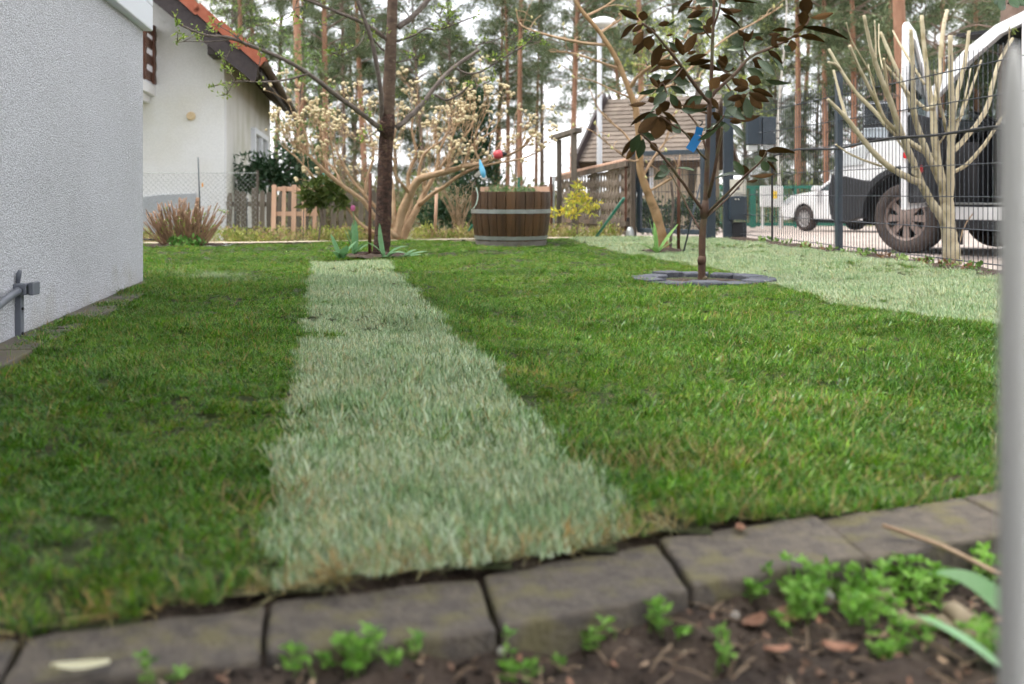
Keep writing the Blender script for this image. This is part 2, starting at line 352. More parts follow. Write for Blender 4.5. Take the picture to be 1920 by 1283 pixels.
MT['grass'] = leafmat('grass blades', rough=.34, transl=.35, spec=.5,
                      var=[(3.2, .50, .68, (1.25, 1.0, .6), .5), (1.6, .47, .60, (.62, .72, .70), .8), (6, .54, .68, (1.35, 1.15, .9), .7), (17, .5, .62, (.6, .7, .7), .6)])
MT['grass_sheen'] = leafmat('sheen-pale grass blades', rough=.38, transl=.25, spec=.5,
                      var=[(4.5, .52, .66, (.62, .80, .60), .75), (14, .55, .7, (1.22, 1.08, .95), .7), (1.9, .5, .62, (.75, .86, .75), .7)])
# ================================================================== terrain, road, lawn
FD = Vector((-.118, 1.0))                                     # direction of the mesh fence
def fence_x(y): return 2.61 - .118 * (y - 7.95)
def road_z(y): return -.12 - .0246 * max(0.0, min(y, 40.0) - 9.8)
def ground_sheet():
    xs = np.concatenate([np.arange(-160, -30, 10), np.arange(-30, 40, 1.25), np.arange(40, 161, 10)])
    ys = np.concatenate([np.arange(-40, 0, 5), np.arange(0, 70, 1.25), np.arange(70, 261, 10)])
    X, Y = np.meshgrid(xs, ys); Z = np.array([road_z(y) for y in ys])[:, None] - .05 + 0 * X
    far = np.clip((Y - 26) / 30, 0, 1); Z = Z + far * (.25 * np.sin(X * .31 + 1) * np.cos(Y * .23))
    n, m = len(ys), len(xs); idx = np.arange(n * m).reshape(n, m)
    Fc = np.stack([idx[:-1, :-1], idx[:-1, 1:], idx[1:, 1:], idx[1:, :-1]], -1).reshape(-1, 4)
    return np_mesh('ground', np.stack([X, Y, Z], -1), Fc, MT['ground'], smooth=True)
tag(obj('ground', ground_sheet()), kind='structure')
V = []; Fc = []; ys = list(np.arange(-6, 42, 1.0))
for i, y in enumerate(ys):
    xl = fence_x(y) + .10 if y < 11 else fence_x(11) + .10 - (y - 11) * .05
    V += [(xl, y, road_z(y)), (xl + 30, y, road_z(y))]
    if i: Fc.append((2*i-2, 2*i-1, 2*i+1, 2*i))
tag(MB().add(V, Fc).build('road', MT['road']), kind='structure')

# edging stones: joints along the back (lawn) edge and the front edge, on the ground
JB = [(-1.06, .93), (-.80, 1.005), (-.536, 1.093), (-.286, 1.167), (-.040, 1.248), (.2008, 1.378), (.454, 1.483), (.713, 1.577), (.965, 1.69), (1.22, 1.80), (1.475, 1.90), (1.73, 1.99), (1.99, 2.07), (2.25, 2.14), (2.51, 2.20), (2.77, 2.25), (3.03, 2.29)]
JF = [(-1.03, .80), (-.77, .885), (-.506, .975), (-.26, 1.036), (-.0147, 1.099), (.2187, 1.219), (.473, 1.321), (.735, 1.425), (.99, 1.54), (1.25, 1.65), (1.51, 1.75), (1.765, 1.845), (2.02, 1.925), (2.275, 1.995), (2.53, 2.055), (2.785, 2.105), (3.04, 2.145)]
jbx = np.array([p[0] for p in JB]); jby = np.array([p[1] for p in JB])
def front_y(x): return np.interp(x, jbx, jby, left=.9, right=2.3)
WC = Vector((-1.953, 5.27)); WD = Vector((.167, -1.0))           # grey house: far corner, direction of its wall towards the viewer
def wall_x(y): return WC.x + .167 * (WC.y - y)
def left_x(y): return np.where(y < 5.40, wall_x(y) + .052, -7.0)
def right_x(y): return fence_x(y) - .16
def back_y(x): return np.interp(x, [-7, -2.5, -1.0, .2, 1.6], [8.9, 9.25, 9.75, 10.2, 10.4])
def lawn_h(x, y):
    h = .010*np.sin(2.3*x + 1.1*y + .4) + .008*np.sin(4.7*y - 1.9*x + 1.0) + .006*np.sin(7.9*x + 3*np.sin(2.1*y)) + .004*np.sin(13*y + 5*x)
    u = x - (-.0795 - .1885 * (y - 1.3))
    band = np.exp(-((u / .34) ** 4))
    h = h + band * (.022*np.exp(-((y - 3.72) / .16) ** 2) + .016*np.exp(-((y - 5.35) / .2) ** 2) + .012*np.exp(-((y - 2.55) / .2) ** 2) - .014*np.exp(-((y - 4.1) / .15) ** 2))
    return h
def in_lawn(x, y):
    ok = (x > left_x(y)) & (x < right_x(y)) & (y > front_y(x) - .004) & (y < back_y(x))
    for cx, cy, r in ((1.035, 5.40, .345), (-1.01, 7.52, .26), (1.23, 8.05, .14), (0, 9.22, .34), (-2.95, 8.95, .33)):
        ok &= ((x - cx) ** 2 + ((y - cy) * 1.0) ** 2) > r * r
    return ok
EDGE_Y = [1.9, 2.6, 3.38, 4.207, 4.92, 5.6, 6.49, 7.47, 8.6, 9.85]
EDGE_X = [2.20, 1.93, 1.655, 1.39, 1.31, 1.33, 1.293, 1.008, .80, .59]
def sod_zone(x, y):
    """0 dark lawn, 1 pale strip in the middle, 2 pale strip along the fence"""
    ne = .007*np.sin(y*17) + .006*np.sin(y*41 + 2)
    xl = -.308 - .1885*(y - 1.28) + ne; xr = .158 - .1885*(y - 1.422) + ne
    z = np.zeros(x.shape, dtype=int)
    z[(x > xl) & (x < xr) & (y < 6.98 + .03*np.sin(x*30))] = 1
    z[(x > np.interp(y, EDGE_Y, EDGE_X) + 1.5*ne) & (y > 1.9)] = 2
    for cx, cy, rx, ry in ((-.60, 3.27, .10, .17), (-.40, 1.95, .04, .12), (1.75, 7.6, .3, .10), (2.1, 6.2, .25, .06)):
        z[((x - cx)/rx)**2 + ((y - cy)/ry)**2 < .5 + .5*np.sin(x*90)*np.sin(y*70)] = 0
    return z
def lawn_sheet():
    # soil body of the lawn, with a real thickness along the edging
    xs = np.arange(-7, 3.3, .07); ys = np.arange(.9, 10.6, .07); V = []; idx = -np.ones((len(ys), len(xs)), int); Fc = []
    X, Y = np.meshgrid(xs, ys); Hh = lawn_h(X, Y) - .012
    ok = (X > left_x(Y) - .16) & (X < fence_x(Y) + .10) & (Y > front_y(X) - .035) & (Y < back_y(X) + .12)
    n, m = X.shape; idx = np.arange(n*m).reshape(n, m)
    q = np.stack([idx[:-1, :-1], idx[:-1, 1:], idx[1:, 1:], idx[1:, :-1]], -1)
    keep = ok[:-1, :-1] & ok[:-1, 1:] & ok[1:, 1:] & ok[1:, :-1]
    V = np.stack([X, Y, Hh], -1).reshape(-1, 3); Fq = q[keep]
    used = np.unique(Fq); remap = -np.ones(n*m, int); remap[used] = np.arange(len(used))
    return np_mesh('lawn', V[used], remap[Fq], MT['lawn_soil'], smooth=True)
lawn_o = tag(obj('lawn', lawn_sheet()), kind='structure')
V = []; Fc = []
for i, x in enumerate(np.arange(-1.1, 3.0, .03)):
    fy_ = float(front_y(x)); V += [(x, fy_ - .012, -.05), (x, fy_ - .004, -.014), (x, fy_ + .05, -.008 + rnd.uniform(-.003, .003)), (x, fy_ + .16, -.012)]
    if i:
        b = 4*i; Fc += [(b-4+k, b+k, b+1+k, b-3+k) for k in range(3)]
MB().add(V, Fc).build('sod_edge', MT['soil'], lawn_o, smooth=True)
# narrow sandy path and the flower bed behind the lawn
V = []; Fc = []; xs = np.arange(-7.0, 2.0, .3)
for i, x in enumerate(xs):
    y0 = float(back_y(x)); V += [(x, y0 + .05, .004), (x, y0 + .42, -.004), (x, y0 + 1.1, -.04), (x, y0 + 3.0, -.11)]
    if i:
        b = 4*i; Fc += [(b-4, b, b+1, b-3)]
tag(MB().add(V, Fc).build('path', MT['path']), kind='structure')
MT['bed'] = M('weedy flower bed', (.16, .13, .06), (.14, .19, .05), 3, .95, .6, 30, c3=(.25, .2, .11), s3=5)
Fc = []
for i in range(1, len(xs)):
    b = 4*i; Fc += [(b-3, b+1, b+2, b-2), (b-2, b+2, b+3, b-1)]
tag(MB().add([(p[0], p[1], p[2] + .001) for p in V], Fc).build('flower_bed_ground', MT['bed']), kind='structure')
# soil strip along the fence
V = []; Fc = []
for i, y in enumerate(np.arange(2.0, 10.4, .12)):
    for k, dx in enumerate((-.20, -.09, .02, .13)):
        V.append((fence_x(y) + dx + .015*math.sin(y*11 + k), y, (.0, .022, .015, -.118)[k] + .012*math.sin(y*9 + k*2) + .005*math.sin(y*31 + k)))
    if i:
        b = 4*i; Fc += [(b-4+k, b-3+k, b+1+k, b+k) for k in range(3)]
tag(MB().add(V, Fc).build('soil_strip_ground', MT['soil'], smooth=True), kind='structure')
# foreground bed of soil
def bed_h(x, y):
    return -.040 + .012*np.sin(2.2*x + 2.6) + .010*np.sin(9*x + 4*y) + .009*np.sin(17*y - 11*x + 1) + .006*np.sin(37*x + 9) * np.sin(41*y) + .004*np.sin(71*x - 50*y)
xs = np.arange(-1.3, 3.2, .012); ys = np.arange(.0, 2.25, .012); X, Y = np.meshgrid(xs, ys)
Z = bed_h(X, Y) + rng.normal(0, .0022, X.shape); n, m = X.shape; idx = np.arange(n*m).reshape(n, m)
q = np.stack([idx[:-1, :-1], idx[:-1, 1:], idx[1:, 1:], idx[1:, :-1]], -1)
fy = np.interp(X, [p[0] for p in JF], [p[1] for p in JF], left=.8, right=2.16)
ok = (Y < fy + .05); keep = ok[:-1, :-1] & ok[1:, 1:]
tag(obj('garden_bed_ground', np_mesh('garden_bed_ground', np.stack([X, Y, Z], -1), q[keep], MT['soil'], smooth=True)), kind='structure')

# ------------------------------------------------------------------ grass
def blades(n, rad, ln, wd, lean, tilt0, tilt1, spread, cols, g, straw=.08, strawcol=(.40, .29, .11), cluster=1.0):
    a = g.uniform(0, 2*np.pi, n); r = rad * np.sqrt(g.uniform(0, 1, n)); bx, by = r*np.cos(a), r*np.sin(a)
    az = lean + g.normal(0, spread, n); Ls = g.uniform(*ln, n); Ws = g.uniform(*wd, n)
    t0 = np.clip(g.normal(tilt0, .25, n), -.3, 1.4); t1 = np.clip(t0 + np.abs(g.normal(tilt1, .3, n)), 0, 1.75)
    dx, dy = np.cos(az), np.sin(az); tw = g.normal(0, .7, n)
    px, py = -np.sin(az + tw), np.cos(az + tw)
    P = np.stack([bx, by, np.full(n, -.006)], 1); pts = [P]; seg = Ls / 3
    for k in range(3):
        t = t0 + (t1 - t0) * (k + .5) / 3
        P = P + np.stack([dx*np.sin(t)*seg, dy*np.sin(t)*seg, np.maximum(np.cos(t), -.15)*seg], 1); pts.append(P)
    wv = np.stack([px, py, g.normal(0, .25, n)], 1)
    V = np.zeros((n, 7, 3)); w = [1, .95, .65]
    for k in range(3):
        V[:, 2*k] = pts[k] - wv*(Ws*w[k]/2)[:, None]; V[:, 2*k+1] = pts[k] + wv*(Ws*w[k]/2)[:, None]
    V[:, 6] = pts[3]
    base = (np.arange(n)*7)[:, None]
    Ft = np.concatenate([base + np.array([[0, 1, 3]]), base + np.array([[0, 3, 2]]), base + np.array([[2, 3, 5]]), base + np.array([[2, 5, 4]]), base + np.array([[4, 5, 6]])])
    c = np.asarray(cols)[g.integers(0, len(cols), n)] * g.uniform(.6, 1.45, (n, 1)); st = g.uniform(0, 1, n) < straw
    c[st] = np.asarray(strawcol) * g.uniform(.7, 1.25, (st.sum(), 1))
    C = np.ones((n, 7, 4)); C[:, :, :3] = c[:, None, :]
    return V.reshape(-1, 3), Ft, C.reshape(-1, 4)
DARK = [(.092, .25, .010), (.132, .315, .016), (.053, .165, .010), (.185, .345, .020), (.085, .235, .03), (.029, .09, .008), (.26, .42, .10)]
PALE_SHEEN = [(.305, .405, .228), (.385, .49, .295), (.20, .305, .125), (.51, .585, .41), (.31, .415, .245), (.12, .215, .055), (.41, .51, .33), (.40, .42, .21)]  # sky sheen of the leaning blades put into the colour, besides their paler undersides
def tuft_coll(name, specs, mat):
    c = bpy.data.collections.new(name)
    for k, s in enumerate(specs):
        V, Fc, C = blades(g=np.random.default_rng(100 + k), **s); c.objects.link(bpy.data.objects.new(name, np_mesh(name, V, Fc, mat, C)))
    return c
S = -math.pi / 2
TD = tuft_coll('dark_tuft', [dict(n=60, rad=.034, ln=(.012, .034), wd=(.0014, .0029), lean=S, tilt0=.60, tilt1=.75, spread=1.1, cols=DARK, straw=.10)] * 3 +
               [dict(n=52, rad=.034, ln=(.014, .036), wd=(.0015, .0030), lean=S + .5, tilt0=.85, tilt1=.6, spread=.9, cols=DARK, straw=.20),
                dict(n=56, rad=.034, ln=(.012, .032), wd=(.0014, .0028), lean=S - .6, tilt0=.75, tilt1=.6, spread=1.0, cols=DARK, straw=.08),
                dict(n=46, rad=.040, ln=(.010, .024), wd=(.0012, .0026), lean=1, tilt0=1.25, tilt1=.3, spread=3, cols=[(.26, .26, .09), (.32, .30, .13), (.14, .22, .05), (.10, .23, .02), (.06, .16, .01)], straw=.15),
                dict(n=44, rad=.036, ln=(.016, .040), wd=(.0015, .0030), lean=0, tilt0=.40, tilt1=.8, spread=2.5, cols=DARK, straw=.05)], MT['grass'])
TP = tuft_coll('sheen_tuft', [dict(n=58, rad=.034, ln=(.014, .036), wd=(.0017, .0032), lean=-S, tilt0=.40, tilt1=.50, spread=1.1, cols=PALE_SHEEN, straw=.07, strawcol=(.50, .40, .20))] * 3 +
               [dict(n=52, rad=.034, ln=(.014, .038), wd=(.0017, .0034), lean=-S + .5, tilt0=.55, tilt1=.5, spread=1.2, cols=PALE_SHEEN, straw=.14, strawcol=(.50, .40, .20)),
                dict(n=52, rad=.034, ln=(.014, .034), wd=(.0017, .0032), lean=-S - .5, tilt0=.45, tilt1=.5, spread=1.2, cols=PALE_SHEEN, straw=.06, strawcol=(.50, .40, .20))], MT['grass_sheen'])
def scatter(name, P, rot, scl, idx, coll):
    me = bpy.data.meshes.new(name); n = len(P); me.vertices.add(n); me.vertices.foreach_set('co', np.asarray(P, np.float32).ravel())
    a = me.attributes.new('rot', 'FLOAT_VECTOR', 'POINT'); a.data.foreach_set('vector', np.asarray(rot, np.float32).ravel())
    a = me.attributes.new('scl', 'FLOAT', 'POINT'); a.data.foreach_set('value', np.asarray(scl, np.float32))
    a = me.attributes.new('pick', 'INT', 'POINT'); a.data.foreach_set('value', np.asarray(idx, np.int32))
    o = obj(name, me); ng = bpy.data.node_groups.new(name, 'GeometryNodeTree')
    ng.interface.new_socket('Geometry', in_out='INPUT', socket_type='NodeSocketGeometry'); ng.interface.new_socket('Geometry', in_out='OUTPUT', socket_type='NodeSocketGeometry')
    n_ = ng.nodes; l_ = ng.links; gi = n_.new('NodeGroupInput'); go = n_.new('NodeGroupOutput'); ip = n_.new('GeometryNodeInstanceOnPoints')
    ci = n_.new('GeometryNodeCollectionInfo'); ci.inputs[0].default_value = coll; ci.inputs['Separate Children'].default_value = True; ci.inputs['Reset Children'].default_value = True
    def na(nm, ty):
        x = n_.new('GeometryNodeInputNamedAttribute'); x.data_type = ty; x.inputs[0].default_value = nm; return x.outputs[0]
    er = n_.new('FunctionNodeEulerToRotation'); l_.new(na('rot', 'FLOAT_VECTOR'), er.inputs[0])
    l_.new(gi.outputs[0], ip.inputs['Points']); l_.new(ci.outputs[0], ip.inputs['Instance']); ip.inputs['Pick Instance'].default_value = True
    l_.new(na('pick', 'INT'), ip.inputs['Instance Index']); l_.new(er.outputs[0], ip.inputs['Rotation']); l_.new(na('scl', 'FLOAT'), ip.inputs['Scale'])
    l_.new(ip.outputs[0], go.inputs[0]); md = o.modifiers.new('scatter', 'NODES'); md.node_group = ng
    return o
pts = []
for (y0, y1, dens) in ((.9, 2.2, 2300), (2.2, 3.6, 1900), (3.6, 5.5, 1400), (5.5, 7.5, 850), (7.5, 10.5, 480)):
    lim = .54 * y1 + .9; n = int((y1 - y0) * 2 * lim * dens)
    x = rng.uniform(-lim, lim, n); y = rng.uniform(y0, y1, n); k = in_lawn(x, y); pts.append(np.stack([x[k], y[k]], 1))
y = rng.uniform(5.4, 9.2, 2500); x = rng.uniform(-7, -2.9, 2500); k = in_lawn(x, y) & (x < -.54*y - .5); pts.append(np.stack([x[k], y[k]], 1))
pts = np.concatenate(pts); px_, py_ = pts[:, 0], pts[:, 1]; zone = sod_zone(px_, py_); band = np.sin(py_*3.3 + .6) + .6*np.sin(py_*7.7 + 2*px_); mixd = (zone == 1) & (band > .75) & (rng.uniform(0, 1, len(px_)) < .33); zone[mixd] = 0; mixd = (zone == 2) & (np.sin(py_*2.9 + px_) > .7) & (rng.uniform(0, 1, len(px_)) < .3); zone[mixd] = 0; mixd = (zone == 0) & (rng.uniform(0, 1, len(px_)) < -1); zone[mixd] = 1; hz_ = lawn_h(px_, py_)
clump = np.clip(.5 + .35*np.sin(px_*5.1 + 2*np.sin(py_*3.7)) * np.sin(py_*4.3 + 1.4*np.sin(px_*2.9)) + .3*np.sin(px_*19 + 3*np.sin(py_*11)) * np.sin(py_*17 + 2*np.sin(px_*13)), 0, 1)
def place(name, sel, coll, nv, base, label):
    P = np.stack([px_[sel], py_[sel], hz_[sel]], 1); n = len(P)
    rot = np.stack([rng.normal(0, .10, n), rng.normal(0, .10, n), rng.normal(0, .55, n)], 1)
    s = base * (.62 + .70*clump[sel]**1.5) * rng.uniform(.75, 1.3, n) * np.clip(.5 + (py_[sel] - front_y(px_[sel]))*6, .5, 1)
    return tag(scatter(name, P, rot, s, rng.integers(0, nv, n), coll), label, 'grass', kind='stuff')
place('lawn_grass', zone == 0, TD, 7, .84, 'short deep green lawn grass pressed flat between the sheen-pale sod strips')
place('sheen_sod_strip_grass', zone == 1, TP, 5, .95, 'sod strip with pale sheen in its blade colour running from the edging stones to the fruit tree')
place('sheen_sod_border_grass', zone == 2, TP, 5, .90, 'wide sod strip with pale sheen in its blade colour along the metal mesh fence')
# a little pale tuft patch beside the grey house corner, a frayed straw fringe on the sod ends, taller loose tufts
LONG = tuft_coll('loose_tuft', [dict(n=12, rad=.02, ln=(.05, .10), wd=(.002, .0036), lean=0, tilt0=.5, tilt1=.6, spread=3, cols=PALE_SHEEN, straw=.15),
                 dict(n=9, rad=.02, ln=(.05, .09), wd=(.002, .0036), lean=1, tilt0=.9, tilt1=.5, spread=3, cols=[(.38, .33, .15), (.44, .40, .19), (.28, .27, .10)], straw=.5),
                 dict(n=14, rad=.02, ln=(.05, .085), wd=(.002, .0038), lean=2, tilt0=.4, tilt1=.7, spread=3, cols=DARK, straw=.05)], MT['grass'])
P, I = [], []
for _ in range(1500):
    y = rnd.uniform(1.2, 7.5) ** 1.0; x = rnd.uniform(-.55*y - .2, .55*y + .2)
    if in_lawn(np.array([x]), np.array([y]))[0]: P.append((x, y)); I.append(rnd.choice((1, 2, 2, 2, 1)) if sod_zone(np.array([x]), np.array([y]))[0] == 0 else rnd.choice((0, 0, 1)))
for _ in range(330):                                            # frayed straw along the edging stones
    x = rnd.uniform(-.95, 1.1); y = float(front_y(x)) + abs(rnd.gauss(0, .02)); P.append((x, y)); I.append(1 if (-.33 < x < .22 or rnd.random() < .35) else 2)
for _ in range(160):
    a, r = rnd.uniform(0, 6.28), abs(rnd.gauss(0, .5)); P.append((-1.68 + .30*r*math.cos(a), 5.62 + .35*r*math.sin(a))); I.append(0)
for cx, cy, k, sp in ((.29, 1.72, 110, .10), (.0, 2.60, 30, .06), (-.33, 1.50, 30, .05), (.62, 2.2, 50, .12)):   # worn straw patches
    for _ in range(k): P.append((cx + rnd.gauss(0, sp), cy + rnd.gauss(0, sp*.6))); I.append(1)
P = np.array(P); keep = in_lawn(P[:, 0], P[:, 1] + .006); P = P[keep]; I = np.array(I)[keep]; n = len(P)
tag(scatter('loose_tuft_grass', np.stack([P[:, 0], P[:, 1], lawn_h(P[:, 0], P[:, 1]) - .004], 1), np.stack([rng.normal(0, .1, n), rng.normal(0, .1, n), rng.uniform(0, 6.28, n)], 1),
    rng.uniform(.35, .7, n), I, LONG), 'loose longer tufts and straw sticking out of the lawn', 'grass', kind='stuff')

# ------------------------------------------------------------------ edging stones
ed = thing('stone_edging', 'row of brown-grey concrete edging stones between lawn and soil bed', 'edging')
for i in range(len(JB) - 1):
    g = .0032; a, b, c, d = [Vector(p) for p in (JF[i], JF[i+1], JB[i+1], JB[i])]
    t = (b - a).normalized(); t2 = (c - d).normalized()
    top = [a + t*g, b - t*g, c - t2*g, d + t2*g]; dz = rnd.uniform(-.004, .004); tl = rnd.uniform(-.006, .006)
    mb = MB(); nx, ny = 8, 4; grid = []
    for q in range(ny + 1):
        for p in range(nx + 1):
            u, v = p/nx, q/ny
            pt = (top[0]*(1-u) + top[1]*u)*(1-v) + (top[3]*(1-u) + top[2]*u)*v
            z = dz + tl*(u - .5) - .003 + rnd.uniform(-.0012, .0012)
            jx = rnd.uniform(-.0016, .0016)
            grid.append((pt.x + jx, pt.y + (rnd.uniform(-.0055, .0035) if q in (0, ny) else 0), z))
    Fq = [(q*(nx+1)+p, q*(nx+1)+p+1, (q+1)*(nx+1)+p+1, (q+1)*(nx+1)+p) for q in range(ny) for p in range(nx)]
    rim = [p for p in range(nx+1)] + [(q*(nx+1)+nx) for q in range(1, ny+1)] + [(ny*(nx+1)+p) for p in range(nx-1, -1, -1)] + [q*(nx+1) for q in range(ny-1, 0, -1)]
    nb = len(grid); V = grid + [(grid[k][0], grid[k][1], -.13) for k in rim]
    Fq += [(rim[k], nb + k, nb + (k+1) % len(rim), rim[(k+1) % len(rim)]) for k in range(len(rim))]
    mb.add(V, Fq); mb.build('stone', MT['stone'], ed, bevel=.006, seg=3, fix=True)
# stone ring round the young magnolia
ring = thing('stone_ring', 'flush ring of blue-grey stones around the young magnolia', 'stone ring', (1.035, 5.40, 0))
a = 0.2
while a < 6.28:
    da = rnd.uniform(.42, .62); da = min(da, 6.48 - a)
    if da < .2: break
    m_ = 6; ri, ro = .255 + rnd.uniform(-.015, .012), .385 + rnd.uniform(-.02, .02)
    out_ = [(ro*math.cos(a + .02 + (da-.04)*k/m_) + rnd.uniform(-.008, .008), ro*math.sin(a + .02 + (da-.04)*k/m_) + rnd.uniform(-.008, .008)) for k in range(m_+1)]
    inn = [(ri*math.cos(a + .02 + (da-.04)*k/m_) + rnd.uniform(-.008, .008), ri*math.sin(a + .02 + (da-.04)*k/m_) + rnd.uniform(-.008, .008)) for k in range(m_, -1, -1)]
    zt = .020 + rnd.uniform(-.006, .006)
    MB().prism(out_ + inn, -.06, zt, lambda u, v, w: (u, v, w)).build('stone', MT['slate'], ring, bevel=.008, fix=True); a += da
rs = MB(); V = [(0, 0, .012)]; Fc = []
for k in range(1, 7):
    for j in range(28):
        an = 2*math.pi*j/28; r = .30*k/6; V.append((r*math.cos(an), r*math.sin(an), .012*math.cos(k/6*1.57) + rnd.uniform(-.006, .006) - .012))
for j in range(28): Fc.append((0, 1+j, 1+(j+1) % 28))
for k in range(5):
    for j in range(28): Fc.append((1+k*28+j, 1+(k+1)*28+j, 1+(k+1)*28+(j+1) % 28, 1+k*28+(j+1) % 28))
o = rs.add(V, Fc).build('soil', MT['soil'], ring, smooth=True)
def soil_patch(cx, cy, r):
    V = [(cx, cy, .03)]; Fc = []
    for k in range(1, 5):
        for j in range(24):
            an = 2*math.pi*j/24; q = r*k/4*(1 + .1*math.sin(3*an)); V.append((cx + q*math.cos(an), cy + q*math.sin(an), .03*(1-k/4) + rnd.uniform(-.006, .01)))
    for j in range(24): Fc.append((0, 1+j, 1+(j+1) % 24))
    for k in range(3):
        for j in range(24): Fc.append((1+k*24+j, 1+(k+1)*24+j, 1+(k+1)*24+(j+1) % 24, 1+k*24+(j+1) % 24))
    return tag(MB().add(V, Fc).build('bare_soil_ground', MT['soil'], smooth=True), kind='structure')
soil_patch(-1.01, 7.52, .30); soil_patch(1.23, 8.05, .17); soil_patch(-2.95, 8.95, .36)

# ================================================================== grey rendered house at the side
gh = thing('grey_house', 'grey pebble-rendered house wall with a white framed window above', 'house', (WC.x, WC.y, 0), math.atan2(WD.y, WD.x))
# local frame: +x along the wall towards the viewer, -y outwards is the garden side (checked: outward = +y)
def ghl(mb): return mb
ow = 1.0
w1 = MB().prism([(0, -.25), (7.5, -.25), (7.5, 1.335), (0, 1.335)], 0, -.3, lambda u, v, w: (u, w, v))
w1.prism([(-.3, -.25), (-3.6, -.25), (-3.6, 1.335), (-.3, 1.335)], .002, .3, lambda u, v, w: (w, u, v))
w1.build('wall', MT['stucco'], gh, fix=True)
fr = MB()
fr.box((3.74, .000, 1.40), (7.54, .09, .13)); fr.box((.06, .002, 2.05), (.17, .088, 1.17)); fr.box((1.9, .001, 2.05), (.12, .084, 1.17)); fr.box((3.8, .001, 2.05), (.12, .084, 1.17)); fr.box((3.74, 0, 2.70), (7.54, .09, .13))
fr.build('window_frame', MT['upvc'], gh, bevel=.006)
sh = MB()
for x0, x1 in ((.175, 1.81), (1.99, 3.71), (3.89, 7.4)):
    sh.box(((x0+x1)/2, .012, 1.515), (x1-x0, .085, .075)); sh.box(((x0+x1)/2, .012, 2.60), (x1-x0, .085, .06)); sh.box((x0+.035, .012, 2.06), (.07, .085, 1.0)); sh.box((x1-.035, .012, 2.06), (.07, .085, 1.0))
sh.build('sash', MT['upvc'], gh, bevel=.008)
gl = MB()
for x0, x1 in ((.245, 1.74), (2.06, 3.64), (3.96, 7.33)): gl.box(((x0+x1)/2, .0, 2.06), (x1-x0, .02, 1.0))
gl.build('pane', MT['pane'], gh)
for x in (.62, 2.4): MB().box((x, .0466, 1.395), (.028, .004, .007)).build('drain_slot', MT['black'], gh)
for x in (.105, .125): MB().box((x, .0465, 1.98), (.005, .004, .98)).build('post_groove', M('grey gasket', (.5, .53, .58), rough=.6), gh)
rb = MB(); rb.box((3.6, -1.8, 2.86), (8.0, 4.2, .16)); rb.build('roof', MT['dark_fascia'], gh)
mb = MB(); mb.box((.3, -1.8, .9), (.02, 3.3, 1.9)); mb.box((3.7, -3.5, 1.2), (7.4, .05, 3.2)); mb.build('interior_wall', MT['white_wall'], gh)
# slabs at the foot of the wall
pv = thing('paving_strip', 'narrow worn paving slabs along the foot of the grey wall', 'paving', (WC.x, WC.y, 0), math.atan2(WD.y, WD.x))
x = -.05
while x < 5.5:
    l_ = rnd.uniform(.42, .56); mb = MB(); mb.box((x + l_/2, .075 + rnd.uniform(-.006, .006), -.012), (l_ - .012, .14, .05)); o = mb.build('slab', MT['slab'], pv, bevel=.005)
    o.rotation_euler = (rnd.uniform(-.03, .03), 0, 0); x += l_
# conduit with bracket
p0 = W(36, 628, 3.24)
cb = thing('conduit_bracket', 'grey metal rail bracket with pipe standing against the grey wall', 'bracket', (p0.x, p0.y, 0))
def cl_(v): return Vector(v) - Vector((p0.x, p0.y, 0))
mb = MB(); mb.box((0, 0, .075), (.023, .022, .20)); mb.build('upright', MT['grey_pipe'], cb, bevel=.003)
zc = W(40, 542, 3.24).z
mb = MB(); mb.box((.012, -.005, zc), (.048, .05, .036)); mb.box((.050, -.002, zc + .002), (.015, .05, .042)); mb.box((.039, 0, zc + .014), (.016, .045, .011)); mb.build('clamp', MT['grey_pipe'], cb, bevel=.003)
mb = MB(); mb.tube([(.0, -.01, zc + .02), (.004, -.01, zc + .05), (.008, -.01, zc + .062)], [.007, .009, .006], 8); mb.build('bolt', MT['grey_pipe'], cb, smooth=True)
q1 = cl_(W(-40, 604, 2.72)); q0 = Vector((.012, -.03, zc - .004)); mb = MB(); mb.tube(smooth_path([q0, q0 + (q1-q0)*.3 + Vector((0, 0, .004)), q1, q1 + (q1-q0)*1.2]), .0125, 14); mb.build('pipe', MT['grey_pipe'], cb, smooth=True)
for z in (.02, .10): MB().tube([(.010, -.004, z), (.016, -.004, z)], .005, 8).build('screw', MT['black'], cb)
# ================================================================== white neighbouring house
wc = Vector((W(420, 360, 13.2).x, 13.2, 0)); rzw = math.atan2(1.0, -.167) - math.pi/2      # local: +y along the side wall (away), -x along the gable
wh = thing('white_house', 'white plastered house with red tiled roof and brown balcony', 'house', tuple(wc), rzw)
EH, SL, GW, LEN = 2.42, .80, 7.6, 8.2
sh_ = MB().prism([(0, -.5), (-GW, -.5), (-GW, EH), (-GW/2, EH + SL*GW/2), (0, EH)], 0, .3, lambda u, v, w: (u, w, v))
sh_.build('gable_wall', MT['white_wall'], wh, fix=True)
MB().prism([(.302, -.5), (LEN, -.5), (LEN, EH), (.302, EH)], -.002, -.3, lambda u, v, w: (w, u, v)).build('side_wall', MT['white_side'], wh, fix=True)
MB().prism([(0, -.5), (-GW, -.5), (-GW, EH), (-GW/2, EH + SL*GW/2), (0, EH)], LEN - .3, LEN, lambda u, v, w: (u, w, v)).build('back_wall', MT['white_wall'], wh, fix=True)
OV, VG = .47, .62
def roofz(x): return EH + .02 + SL * (-x if x > -GW/2 else GW + x)
rf = MB()
rf.prism([(OV, roofz(0) - SL*OV), (-GW/2, roofz(-GW/2)), (-GW-OV, roofz(0) - SL*OV), (-GW-OV, roofz(0) - SL*OV + .10), (-GW/2, roofz(-GW/2) + .10), (OV, roofz(0) - SL*OV + .10)], -VG + .05, LEN + .5, lambda u, v, w: (u, w, v))
roof = rf.build('roof', MT['soffit'], wh, fix=True)
